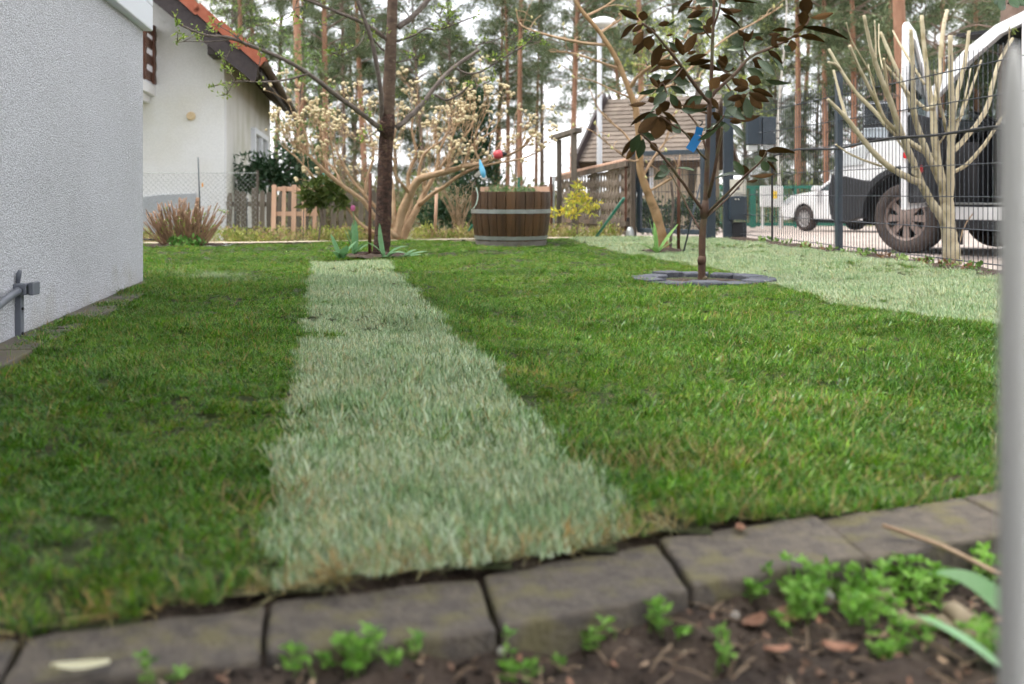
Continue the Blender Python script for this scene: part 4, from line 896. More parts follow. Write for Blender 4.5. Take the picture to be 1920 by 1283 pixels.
# white hatchback further down the street
ca = W(1497, 434, 24.0); car = thing('white_hatchback', 'white hatchback parked behind the van on the pale road', 'car', (ca.x + .12, 24.0, road_z(24.0)), R(115))
def cs(u, v, w): 
    t = .16*max(0, (v - .86)/.6); return (u, (w - t) if w > -.85 else (w + t), v)
cp = [(.70, .25), (.80, .45), (.76, .68), (.45, .86), (-.35, .97), (-1.05, 1.40), (-1.75, 1.50), (-2.7, 1.44), (-3.3, 1.05), (-3.42, .6), (-3.35, .28)]
low = [(.70, .25), (.80, .45), (.76, .68), (.45, .86), (-.35, .97), (-3.28, 1.03), (-3.42, .6), (-3.35, .28)] + arch(-2.6, .31, .36, R(180), R(0), 10) + arch(0, .31, .36, R(180), R(0), 10)
cb_ = MB(); cb_.prism(low, 0, -.05, cs); cb_.prism(low, -1.70, -1.75, cs)
pill = [(-.35, .97), (-1.05, 1.40), (-1.75, 1.50), (-2.7, 1.44), (-3.28, 1.03), (-3.1, 1.03), (-2.62, 1.36), (-1.75, 1.42), (-1.72, 1.0), (-1.66, 1.0), (-1.69, 1.42), (-1.10, 1.34), (-.52, 1.0)]
for a, b in ((.001, -.04), (-1.71, -1.751)): cb_.prism(pill, a, b, cs)
def cstrip(pts, mbx):
    V = []
    for u, v in pts: V += [cs(u, v, -.02), cs(u, v, -1.73)]
    mbx.add(V, [(2*k, 2*k+1, 2*k+3, 2*k+2) for k in range(len(pts)-1)])
cstrip(cp[0:5], cb_); cstrip(cp[5:8], cb_); cstrip(cp[8:11], cb_); cb_.build('body', MT['white_paint'], car, bevel=.015, fix=True)
g_ = MB(); cstrip(cp[4:6], g_); cstrip(cp[7:9], g_); g_.prism([(-.55, 1.0), (-1.12, 1.33), (-1.68, 1.40), (-1.65, 1.0)], -.025, -.03, cs); g_.prism([(-1.73, 1.0), (-1.76, 1.40), (-2.6, 1.34), (-3.05, 1.03)], -.025, -.03, cs); g_.build('window', M('dark car glass', (.03, .05, .05), rough=.05, spec=.8), car)
mb = MB(); mb.box((-1.4, -.87, .32), (3.6, 1.6, .2)); mb.box((-.2, -.87, .55), (1.6, 1.5, .3)); mb.build('underbody', MT['black'], car)
mb = MB(); mb.prism([(-.42, .98), (-.62, .98), (-.64, 1.08), (-.50, 1.10)], .17, .0, lambda u, v, w: (u, w, v)); mb.build('mirror', MT['white_paint'], car, bevel=.02, fix=True)
for x in (0, -2.6): wheel(car, (x, -.10, .31), .31, .20, MT['rim'], 9)
for x in (0, -2.6): o = wheel(car, (x, -1.65, .31), .31, .20, MT['rim'], 9); o.rotation_euler = (0, 0, math.pi)
mb = MB(); mb.prism([(.58, .62), (.77, .66), (.50, .80), (.30, .80)], .006, -.04, cs); mb.build('headlight', M('car headlight', (.5, .53, .56), rough=.1, spec=.7), car, fix=True)
# green railing and cabinet across the street
gx = W(1420, 420, 31.0); gf = thing('green_fence', 'dark green metal fence across the street behind the cabinet', 'fence', (gx.x - 1.4, 31.4, road_z(31)))
for x in (0, 1.35, 2.7, 4.4): MB().box((x, 0, .65), (.16 if x in (1.35, 4.4) else .08, .1, 1.35)).build('post', MT['green_metal'], gf, bevel=.01)
for z in (1.27, .10): MB().box((2.2, .02, z), (4.4, .05, .10)).build('rail', MT['green_metal'], gf)
vw = MB(); vw.box((0, .03, .68), (.02, .02, 1.15)); vwm = vw.mesh('bar', MT['green_metal'])
for k in range(44): obj('bar', vwm, gf, (.05 + .1*k, 0, 0))
cbn = thing('utility_cabinet', 'off-white utility cabinet with yellow label in front of the green fence', 'cabinet', (W(1446, 420, 29.5).x, 29.5, road_z(29.5)))
MB().box((0, 0, .95), (.62, .3, .62)).build('box', MT['box_white'], cbn, bevel=.02); MB().box((.05, -.153, 1.0), (.16, .01, .22)).build('label_plate', MT['yellow'], cbn)
for x in (-.26, .26): MB().box((x, 0, .32), (.06, .1, .66)).build('leg', MT['box_white'], cbn)
# ================================================================== leaf helpers
def leaf_quads(P, D, Lg, Wd, g, col, roll=None):
    """flat-folded leaves: P base points, D directions, lengths, widths, colours -> arrays"""
    n = len(P); D = D / np.linalg.norm(D, axis=1, keepdims=True)
    rv = g.normal(0, 1, (n, 3)); S_ = np.cross(D, rv); S_ /= np.linalg.norm(S_, axis=1, keepdims=True) + 1e-9
    Nn = np.cross(S_, D); V = np.zeros((n, 4, 3)); Lg = np.broadcast_to(Lg, (n,))[:, None]; Wd = np.broadcast_to(Wd, (n,))[:, None]
    V[:, 0] = P; V[:, 1] = P + D*Lg*.5 + S_*Wd/2 + Nn*Wd*.15; V[:, 2] = P + D*Lg; V[:, 3] = P + D*Lg*.5 - S_*Wd/2 + Nn*Wd*.15
    b = (np.arange(n)*4)[:, None]; Fc = np.concatenate([b + np.array([[0, 1, 2]]), b + np.array([[0, 2, 3]])])
    C = np.ones((n, 4, 4)); C[:, :, :3] = col[:, None, :]
    return V.reshape(-1, 3), Fc, C.reshape(-1, 4)
def pickcol(cols, n, g, lo=.7, hi=1.35): return np.asarray(cols)[g.integers(0, len(cols), n)] * g.uniform(lo, hi, (n, 1))
class Cloud:
    def __init__(s): s.V = []; s.F = []; s.C = []; s.n = 0
    def add(s, V, Fc, C): s.V.append(V); s.F.append(Fc + s.n); s.C.append(C); s.n += len(V); return s
    def ball(s, c, r, n, ln, wd, cols, g, up=.0, shell=.5, lo=.7, hi=1.35):
        d = g.normal(0, 1, (n, 3)); d /= np.linalg.norm(d, axis=1, keepdims=True); q = g.uniform(0, 1, n) ** shell
        P = np.asarray(c) + d*q[:, None]*np.asarray(r); D = d*.7 + g.normal(0, .6, (n, 3)); D[:, 2] += up
        return s.add(*leaf_quads(P, D, g.uniform(*ln, n), g.uniform(*wd, n), g, pickcol(cols, n, g, lo, hi)))
    def mesh(s, name, mat): return np_mesh(name, np.concatenate(s.V), np.concatenate(s.F), mat, np.concatenate(s.C))
GREEN_DK = [(.030, .070, .026), (.042, .088, .032), (.055, .105, .042), (.024, .056, .026)]
GREEN_YO = [(.20, .31, .05), (.26, .36, .07), (.15, .26, .045)]
# ================================================================== pines
NEED = [(.125, .17, .085), (.155, .195, .10), (.10, .14, .075), (.175, .20, .115)]
def pine_parts(seed, Ht, cb, spread, dens, r0=.17, stubs=8):
    g = np.random.default_rng(seed); rr = random.Random(seed); tr = MB(); P = []
    bend = rr.uniform(-.35, .35); ph = rr.uniform(0, 6)
    for k in range(13):
        t = k/12; P.append(Vector((bend*math.sin(t*2.6 + ph) - bend*math.sin(ph), .25*math.sin(t*3.1 + ph*2) - .25*math.sin(ph*2), Ht*t)))
    def at(t): 
        i = min(int(t*12), 11); return P[i].lerp(P[i+1], t*12 - i)
    tr.tube(P, [r0*(1 - .78*(k/12)) * (1.25 if k == 0 else 1) for k in range(13)], 9)
    br = MB(); cl = Cloud()
    nb = int(42*dens)
    for k in range(nb + stubs):
        stub = k >= nb; t = (cb + (1-cb)*((k + rr.random())/nb)) if not stub else rr.uniform(.12, cb)
        z = at(t); a = rr.uniform(0, 2*math.pi); up = (t - cb)/(1-cb) if not stub else 0
        ln = (spread*(1 - .72*max(0, up)**1.5)*rr.uniform(.55, 1.1)) if not stub else rr.uniform(.5, 1.6)
        d = Vector((math.cos(a), math.sin(a), .15 + .5*max(0, up))); e = z + d*ln + Vector((0, 0, -.12*ln)); m_ = z + d*ln*.5 + Vector((rr.uniform(-.2, .2), rr.uniform(-.2, .2), .1*ln))
        q = smooth_path([z, m_, e], 3); br.tube(q, [.045*(1 - .8*i/(len(q)-1)) * (1 if not stub else .6) for i in range(len(q))], 4, cap=False)
        if stub: continue
        for j in range(rr.randint(4, 7)):
            f = rr.uniform(.35, 1.05); c = z.lerp(e, f) + Vector((rr.uniform(-.5, .5), rr.uniform(-.5, .5), rr.uniform(-.1, .35)))*(.35 + .12*ln)
            n = int(rr.uniform(34, 60)); rad = rr.uniform(.32, .65)
            cl.ball(c, (rad, rad, rad*.5), n, (.18, .34), (.022, .05), NEED, g, up=.25, shell=.8)
    return tr.mesh('trunk', MT['pine_bark'], True), br.mesh('branches', MT['pine_bark_grey'], True), cl.mesh('crown', MT['needle'])
PV = [pine_parts(21, 17, .40, 2.7, 1.0), pine_parts(22, 19, .48, 2.4, .95), pine_parts(23, 15, .33, 2.9, 1.1), pine_parts(24, 18, .30, 2.6, 1.25), pine_parts(25, 16, .52, 2.2, .9), pine_parts(26, 11, .10, 2.3, 1.5, stubs=0)]
def pine(px, dpx, Y, var, label, group=None, lean=0.0, rot=None, grey=False, r0=.17, name='pine_tree'):
    x = (px - 960)/F*Y; s = (dpx/F*Y/2)/(r0*.93); sz = max(.8, min(1.25, s))
    t = thing(name, label, 'pine tree', (x, Y, road_z(Y) - .1), rot if rot is not None else rnd.uniform(0, 6.28), group); t.rotation_euler = (0, lean, t.rotation_euler[2])
    t.rotation_mode = 'XYZ'
    a = obj('trunk', PV[var][0], t); a.scale = (s, s, 1); b = obj('branches', PV[var][1], t); c = obj('crown', PV[var][2], t); b['kind'] = c['kind'] = 'stuff'
    if grey: a.material_slots[0].link = 'OBJECT'; a.material_slots[0].material = MT['pine_bark_grey']
    return t
PINES = [
 (462, 12, 40, 0, 'slim pine just above the red roof tiles, nearer the gable', 0), (482, 10, 44, 1, 'slim pine above the red roof tiles, farther from the gable', .01),
 (563, 17, 33, 1, 'orange-trunked pine closest to the white house eave', -.012), (608, 13, 40, 3, 'orange-trunked pine midway between the white house and the fruit tree', -.01),
 (690, 12, 43, 0, 'leaning orange pine right behind the thin fruit tree stem', .045), (645, 9, 50, 4, 'thin greyish pine behind the cream-flowered shrub', 0),
 (925, 8, 60, 2, 'thin pine trunk nearest the dark thuja', 0), (950, 9, 58, 3, 'thin pine between the dark thuja and the straight orange pine', -.01),
 (977, 11, 46, 1, 'straight orange pine rising behind the red ornament', 0), (1005, 7, 62, 4, 'small bent pine with a low tuft of needles', -.03),
 (1073, 12, 42, 0, 'straight pale orange pine beside the timber post frame', .0), (1207, 14, 38, 3, 'orange pine behind the upper leaves of the young magnolia', .01),
 (1176, 9, 46, 2, 'leaning orange pine between the street lamp and the magnolia leaves', -.10), (1493, 12, 42, 1, 'straight pine left of the tall fence post', 0),
 (1552, 12, 40, 0, 'orange pine directly behind the tall fence post', .01), (1708, 27, 24, 1, 'thick orange pine behind the open van door', .03),
 (1884, 52, 17.5, 3, 'massive grey-brown pine trunk above the van roof', .0), (1118, 6, 60, 4, 'thin dark pine trunk beside the street lamp post', 0),
 (800, 8, 52, 2, 'dark thin pine behind the right fork of the fruit tree', .05), (846, 8, 56, 3, 'thin dark pine over the flowering shrub', -.04)]
for px, d, Y, v, lab, ln in PINES: pine(px, d, Y, v, lab, 'pines behind the gardens', ln, grey=(Y < 20 or px in (645, 1118, 800, 846)))
REG = ((500, 'above the red roof tiles'), (700, 'between the white house and the fruit tree'), (900, 'behind the upper limbs beside the fruit tree trunk'), (1040, 'behind the half barrel'), (1200, 'around the street lamp'), (1400, 'behind the young magnolia crown'), (1570, 'behind the white hatchback'), (9999, 'in the wood behind the van'))
for i in range(28):                                             # the wood behind
    px = 290 + 1660*(i + rnd.uniform(.1, .9))/28; Y = rnd.uniform(50, 92)
    if 1000 < px < 1110 and Y < 75 and rnd.random() < .5: continue
    pine(px, rnd.uniform(6, 9)*60/Y + 1.5, Y, rnd.randrange(5), 'distant blurred pine ' + next(w for lim, w in REG if px < lim), 'distant pines ' + next(w for lim, w in REG if px < lim), rnd.uniform(-.02, .02), grey=rnd.random() < .6)
for px in (1600, 1655, 1760, 1830, 1925): pine(px, 13, rnd.uniform(33, 42), rnd.choice((2, 3)), 'dense dark pine in the wood behind the van', 'pines behind the van', 0)
for px in (1395, 1450, 1525, 1600, 1670, 1745, 1830, 1910): pine(px, 7, rnd.uniform(44, 58), 5, 'bushy low-branched pine in the wood behind the street', 'bushy pines behind the street', 0, grey=True)
for px in (340, 600, 665, 790, 860): pine(px, 7, rnd.uniform(50, 64), 5, 'bushy low-branched pine behind the flowering shrub', 'bushy pines behind the garden', 0, grey=True)
# birches
def deciduous(name, label, x, Y, ht, r, mat, cols, seed, nl, ls, cat='tree', spread=1.6, cb=.35, group=None):
    g = np.random.default_rng(seed); rr = random.Random(seed); t = thing(name, label, cat, (x, Y, road_z(Y) - .1), 0, group); tr = MB(); br = MB(); cl = Cloud()
    P = [Vector((.12*math.sin(k*.8 + seed), .1*math.cos(k + seed), ht*k/8)) for k in range(9)]; P[0] = Vector((0, 0, 0))
    tr.tube(P, [r*(1 - .85*k/8) for k in range(9)], 8)
    for k in range(26):
        f = cb + (1-cb)*rr.random(); i = min(int(f*8), 7); z = P[i].lerp(P[i+1], f*8 - i); a = rr.uniform(0, 6.28); ln = spread*(1.1 - f*.7)*rr.uniform(.6, 1.2)
        e = z + Vector((math.cos(a), math.sin(a), .9))*ln*.8; q = smooth_path([z, z.lerp(e, .5) + Vector((0, 0, .1*ln)), e], 3)
        br.tube(q, [r*.25*(1 - .8*j/(len(q)-1)) for j in range(len(q))], 4, cap=False)
        for j in range(4):
            c = z.lerp(e, rr.uniform(.4, 1.1)) + Vector((rr.uniform(-.3, .3), rr.uniform(-.3, .3), rr.uniform(-.2, .3))); cl.ball(c, (.4, .4, .3), nl, ls, (ls[0]*.5, ls[1]*.6), cols, g)
    tr.build('trunk', mat, t, True); br.build('branches', MT['twig_dark'], t, True); obj('crown', cl.mesh('crown', MT['lf']), t); return t
YOUNG = [(.26, .32, .06), (.33, .38, .09), (.21, .27, .06)]
deciduous('birch_tree', 'thin white birch trunk between the two straight pines', W(1466, 0, 30).x, 30, 9, .055, MT['birch'], YOUNG, 3, 5, (.05, .10))
deciduous('young_leaf_tree', 'tree with fresh yellow-green leaves behind the young magnolia', W(1300, 0, 27).x, 27, 7.5, .09, MT['twig_dark'], YOUNG, 4, 20, (.06, .13), spread=2.2, cb=.2)
deciduous('young_leaf_tree', 'fresh yellow-green tree directly above the brown tiled roof', W(1215, 0, 32).x, 32, 7.0, .08, MT['twig_dark'], YOUNG, 5, 12, (.06, .13), spread=2.0, cb=.2)
deciduous('young_leaf_tree', 'light green leafy tree behind the red roof of the white house', W(440, 0, 36).x, 36, 9.5, .10, MT['twig_dark'], [(.15, .22, .06), (.2, .28, .08)], 6, 14, (.08, .16), spread=2.2, cb=.2)
deciduous('young_leaf_tree', 'loose green tree at the corner of the white house eave', W(560, 0, 24).x, 24, 4.4, .06, MT['twig_dark'], [(.12, .20, .05), (.16, .25, .06)], 8, 12, (.06, .12), spread=1.3, cb=.15)
# thuja behind the flowering shrub
th = thing('thuja', 'dark green conical thuja behind the cream-flowered shrub', 'conifer', (W(893, 0, 19).x, 19, -.4)); g = np.random.default_rng(5); cl = Cloud()
for k in range(130):
    z = 2.75*(k/130)**.9; r = (.62*(1 - z/2.95)**.6); a = rnd.uniform(0, 6.28); q = r*math.sqrt(rnd.uniform(.2, 1)); cl.ball((q*math.cos(a), q*math.sin(a), z + .05), (.16, .16, .22), 55, (.06, .13), (.02, .04), [(.022, .055, .024), (.03, .072, .03)], g, up=.6)
obj('crown', cl.mesh('crown', MT['lf']), th); MB().tube([(0, 0, 0), (0, 0, 2.3)], [.07, .02], 7).build('trunk', MT['twig_dark'], th)
# understorey of the wood: uncountable
cl = Cloud(); g = np.random.default_rng(77)
UND = [(.14, .175, .06), (.18, .20, .075), (.13, .12, .065), (.20, .18, .095), (.11, .145, .06)]
for i in range(340):
    Y = rnd.uniform(34, 85); px = rnd.uniform(380, 2050); x = (px - 960)/F*Y; hgt = rnd.uniform(.6, 2.2) + (1.2 if px > 1380 else 0)*rnd.random()
    if 1000 < px < 1180: hgt *= .6
    cl.ball((x, Y, road_z(Y) + hgt*.45), (rnd.uniform(.8, 1.8), 1.0, hgt*.6), 95, (.16, .34), (.06, .14), [UND[rnd.randrange(5)], UND[rnd.randrange(5)]], g, up=.4, shell=.6)
tag(obj('undergrowth', cl.mesh('undergrowth', MT['lf'])), 'blurred olive undergrowth between the pine trunks', 'undergrowth', kind='stuff')
cl = Cloud()
for i in range(110):                                            # hedge-like scrub along the far side of the street and gardens
    Y = rnd.uniform(19, 30); px = rnd.uniform(560, 1180); x = (px - 960)/F*Y; hgt = rnd.uniform(.5, 1.3)
    if px < 900: hgt *= rnd.uniform(1, 2.1)
    cl.ball((x, Y, road_z(Y) + hgt*.4), (.6, .5, hgt*.6), 80, (.08, .18), (.03, .07), [UND[rnd.randrange(5)], (.17, .13, .075)], g, up=.6, shell=.6)
tag(obj('scrub_undergrowth', cl.mesh('scrub', MT['lf'])), 'brownish scrub behind the garden fences', 'undergrowth', kind='stuff')

# ================================================================== fruit tree
TY = 7.55; tb = G(714, 478); ft = thing('fruit_tree', 'brown fruit tree with fresh green buds at the end of the pale strip', 'fruit tree', (W(714, 478, TY).x, TY, 0)); FO = Vector(ft.location)
def T(px, py, dy=0.0): return W(px, py, TY + dy) - FO
TRK = [T(713, 482), T(717, 440), T(721, 345), T(725, 245), T(730, 150), T(734, 60), T(738, -60), T(741, -220), T(745, -420)]
ppm = TY/F
mb = MB(); limb(mb, TRK[:4], 17*ppm, 13.2*ppm, 14, 7, .045); mb.build('lower_trunk', MT['bark_cherry_low'], ft, True)
mb = MB(); limb(mb, TRK[3:], 13.4*ppm, 6*ppm, 14, 5, .02); mb.build('trunk', MT['bark_cherry'], ft, True)
mb = MB(); mb.tube([T(725, 262), T(726, 235), T(727, 215)], [13.4*ppm, 15*ppm, 13.4*ppm], 14); mb.build('trunk_collar', MT['bark_cherry_low'], ft, True)
BR = [  # (points px,py,dy), r0, r1 in px
 ([(716, 246, 0), (690, 222, -.1), (640, 186, -.3), (575, 136, -.5), (520, 106, -.7), (470, 86, -.85), (425, 70, -1.0), (385, 66, -1.1), (345, 50, -1.2), (333, 42, -1.25)], 8.5, 1.6),
 ([(578, 138, -.5), (545, 148, -.55), (500, 154, -.65), (440, 153, -.75), (395, 163, -.85)], 3.6, 1.2),
 ([(727, 76, 0), (690, 48, -.15), (640, 26, -.3), (570, -2, -.5), (480, -40, -.8)], 7, 2.5),
 ([(716, 232, 0), (714, 170, -.12), (700, 90, -.2), (688, 50, -.25), (668, -10, -.3), (650, -110, -.4)], 7.5, 4),
 ([(744, 240, 0), (785, 203, .1), (825, 152, .2), (852, 126, .3), (898, 94, .4)], 9, 4.5),
 ([(855, 128, .3), (876, 138, .3), (905, 133, .25), (945, 108, .2), (985, 85, .1), (1003, 66, .05)], 4, 1.4),
 ([(898, 96, .4), (893, 86, .4), (915, 80, .4), (950, 70, .4), (980, 84, .35)], 2.6, 1.0),
 ([(816, 178, .2), (838, 188, .2), (862, 176, .2), (882, 158, .2)], 4.5, 2.8), ([(880, 170, .2), (900, 162, .2), (921, 150, .2)], 2.2, 1.2),
 ([(746, 52, 0), (775, 30, .05), (800, 3, .1), (850, -60, .2)], 9.5, 6), ([(744, 78, 0), (778, 66, -.1), (800, 54, -.2), (822, 56, -.25), (860, 43, -.35), (893, 30, -.45)], 4, 1.2),
 ([(742, 118, 0), (772, 112, -.05), (790, 114, -.08)], 2.6, 1.4), ([(720, 96, 0), (705, 80, -.1), (697, 68, -.15)], 3.2, 1.6), ([(690, 50, -.2), (672, 85, -.3), (640, 102, -.4), (618, 98, -.45)], 2.0, .8),
 ([(640, 55, -.3), (600, 45, -.4), (560, 40, -.45)], 1.4, .7), ([(462, 88, -.85), (440, 66, -1.0), (398, 42, -1.05)], 1.6, .8), ([(430, 75, -.95), (395, 78, -1.0), (355, 78, -1.05), (330, 80, -1.1)], 1.6, .8),
 ([(438, 153, -.75), (430, 170, -.8), (425, 178, -.8)], 1.4, .8), ([(480, 152, -.7), (490, 100, -.8)], 1.6, .8), ([(440, 80, -.9), (425, 108, -.95), (420, 125, -.95)], 1.4, .7), ([(560, -6, -.5), (545, 30, -.55), (515, 40, -.6)], 1.6, .7),
 ([(838, 50, -.3), (826, 36, -.3), (828, 14, -.3)], 1.5, .7), ([(826, 55, -.3), (838, 40, -.3), (842, 26, -.3)], 1.5, .7), ([(708, 245, 0), (690, 258, -.15), (676, 262, -.2)], 2.2, 1.0),
 ([(992, 78, .1), (1020, 82, .1)], 1.2, .7), ([(895, 98, .4), (905, 112, .4), (925, 115, .4), (945, 108, .35)], 1.8, 1.0)]
g = np.random.default_rng(9); LV = Cloud(); BUD = [(.20, .30, .045), (.27, .37, .06), (.15, .24, .04), (.30, .36, .09)]
def bud_cluster(c, s=1.0, n=9):
    n = int(n); d = g.normal(0, 1, (n, 3)); d[:, 2] += .5
    LV.add(*leaf_quads(np.asarray(c) + g.normal(0, .012*s, (n, 3)), d, g.uniform(.018, .038, n)*s, g.uniform(.010, .018, n)*s, g, pickcol(BUD, n, g)))
for i, (pp, r0, r1) in enumerate(BR):
    mb = MB(); Q = limb(mb, [T(*p) for p in pp], r0*ppm*.60, r1*ppm*.75, 8, 5, .10, seed=i)
    if r1 < 3.0:
        bud_cluster(Q[-1], 1.2, 12)
        for q in Q[2:]:
            if rnd.random() < .42:
                d = Vector((rnd.uniform(-1, 1), rnd.uniform(-1, 1), rnd.uniform(-.2, 1.2))).normalized()*rnd.uniform(.03, .09); mb.tube([q, q + d*.6, q + d], [.0035, .003, .002], 5); bud_cluster(q + d, rnd.uniform(.7, 1.1), 8)
    else:
        for q in Q[3:]:
            if rnd.random() < .25:
                d = Vector((rnd.uniform(-1, 1), rnd.uniform(-1, 1), rnd.uniform(0, 1))).normalized()*rnd.uniform(.02, .05); mb.tube([q, q + d], [.006, .004], 5)
    mb.build('branch', MT['twig_dark'], ft, True)
mb = MB()
for k in range(14):                                             # crown above the picture
    a = rnd.uniform(0, 6.28); b0 = TRK[6].lerp(TRK[8], rnd.random()); e = b0 + Vector((math.cos(a), math.sin(a), .8))*rnd.uniform(.6, 1.2); q = limb(mb, [b0, b0.lerp(e, .5) + Vector((0, 0, .08)), e], .02, .004, 6, 4, .1, seed=k)
    for p in q[3:]: bud_cluster(p, 1.1, 8)
mb.build('upper_branches', MT['twig_dark'], ft, True)
for _ in range(30):                                             # young twigs hanging beside the trunk
    px, py = rnd.uniform(738, 880), rnd.uniform(20, 190); bud_cluster(T(px, py, rnd.uniform(-.3, .3)), .8, 6) if rnd.random() < .35 else None
o = obj('leaf_buds', LV.mesh('leaf_buds', MT['lf']), ft)
rodp = W(693, 484, 7.38); tag(MB().tube([(rodp.x, 7.38, -.05), (rodp.x + .005, 7.38, W(693, 325, 7.38).z)], .0125, 10).build('metal_rod', MT['rust'], smooth=True), 'dark rusty rod standing beside the fruit tree trunk', 'rod')
mb = MB(); mb.tube(smooth_path([W(668, 482, 7.42), W(682, 478, 7.40), W(706, 474, 7.4), W(718, 478, 7.4)]), [.012]*13, 8); tag(mb.build('surface_root', MT['bark_cherry_low'], smooth=True), 'short dark root or log lying at the foot of the fruit tree', 'root')

# strap leaves (tulips)
def strap(mb, base, az, ln, wd, lean, curl, n=9, fold=.25, mi=0):
    d = Vector((math.cos(az), math.sin(az), 0)); s = Vector((-d.y, d.x, 0)); p = Vector(base); t = lean; V = []
    for k in range(n):
        f = k/(n-1); w = wd*math.sin(math.pi*min(1, .18 + .82*f*.98))**.8 * (1 if f < .98 else .1); up = Vector((0, 0, 1)); nn = (up*math.sin(t) - d*math.cos(t)*1)
        V += [p - s*w/2 + nn*w*fold*-.6, p, p + s*w/2 + nn*w*fold*-.6]
        p = p + (d*math.sin(t) + up*math.cos(t))*ln/(n-1); t += curl/(n-1)
    Fc = []
    for k in range(n-1): b = 3*k; Fc += [(b, b+1, b+4, b+3), (b+1, b+2, b+5, b+4)]
    mb.add(V, Fc, mi)
def tulip(px, py, dY, label, leaves, flower=False):
    c = G(px, py); c.y += dY; t = thing('tulip_plant', label, 'plant', (c.x, c.y, .0), 0, 'tulips at the foot of the fruit tree')
    for az, ln, wd, lean, curl in leaves:
        mb = MB(); strap(mb, (0, 0, 0), R(az), ln, wd*1.35, R(lean), R(curl)); mb.build('leaf', MT['tulip'], t, True)
    if flower:
        MB().tube(smooth_path([(0, 0, 0), (.02, 0, .15), (0, 0, .30)]), .004, 6).build('stem', MT['tulip'], t, True)
        MB().lathe([(0, .29), (.015, .295), (.024, .315), (.022, .335), (.012, .35)], 10).build('blossom', MT['pink'], t, True)
tulip(640, 484, 0, 'broad-leaved tulip plant leaning over the corner of the pale strip', [(160, .20, .05, 18, 20), (20, .17, .055, 25, 40), (250, .14, .045, 40, 60), (300, .16, .05, 30, 50)])
tulip(662, 480, .05, 'tall upright tulip plant with wavy leaves beside the rod', [(80, .27, .04, 4, 10), (200, .22, .035, 10, 25), (330, .16, .03, 25, 50), (20, .17, .03, 30, 60)])
tulip(725, 482, -.1, 'tulip leaves drooping in front of the fruit tree trunk', [(150, .26, .045, 15, -10), (30, .22, .04, 35, 75), (340, .20, .045, 45, 80), (200, .20, .035, 25, 60), (280, .12, .04, 60, 50)])
tulip(755, 482, -.05, 'flattened tulip leaves on the soil on the barrel side of the trunk', [(10, .20, .05, 60, 40), (350, .16, .05, 70, 25), (30, .14, .04, 40, 60), (300, .13, .05, 65, 30)])
tulip(652, 455, .3, 'tulip with a closed pink bud behind the broad leaves', [(100, .2, .03, 12, 25), (250, .16, .03, 20, 40)], True)
# leafy clump under the star magnolia
c = G(1232, 474); sp = thing('strap_leaf_plant', 'bright green strap-leaved plant at the foot of the leaning tan tree', 'plant', (c.x, c.y, 0))
for az, ln, wd, lean, curl in ((170, .30, .04, 8, 12), (30, .32, .045, 35, 20), (200, .18, .04, 50, 30), (340, .22, .04, 45, 30), (100, .26, .035, 10, 20), (250, .15, .04, 55, 30)):
    mb = MB(); strap(mb, (0, 0, 0), R(az), ln, wd, R(lean), R(curl)); mb.build('leaf', M('fresh strap leaf', (.14, .30, .06), (.19, .37, .09), 12, .4, transl=.25), sp, True)

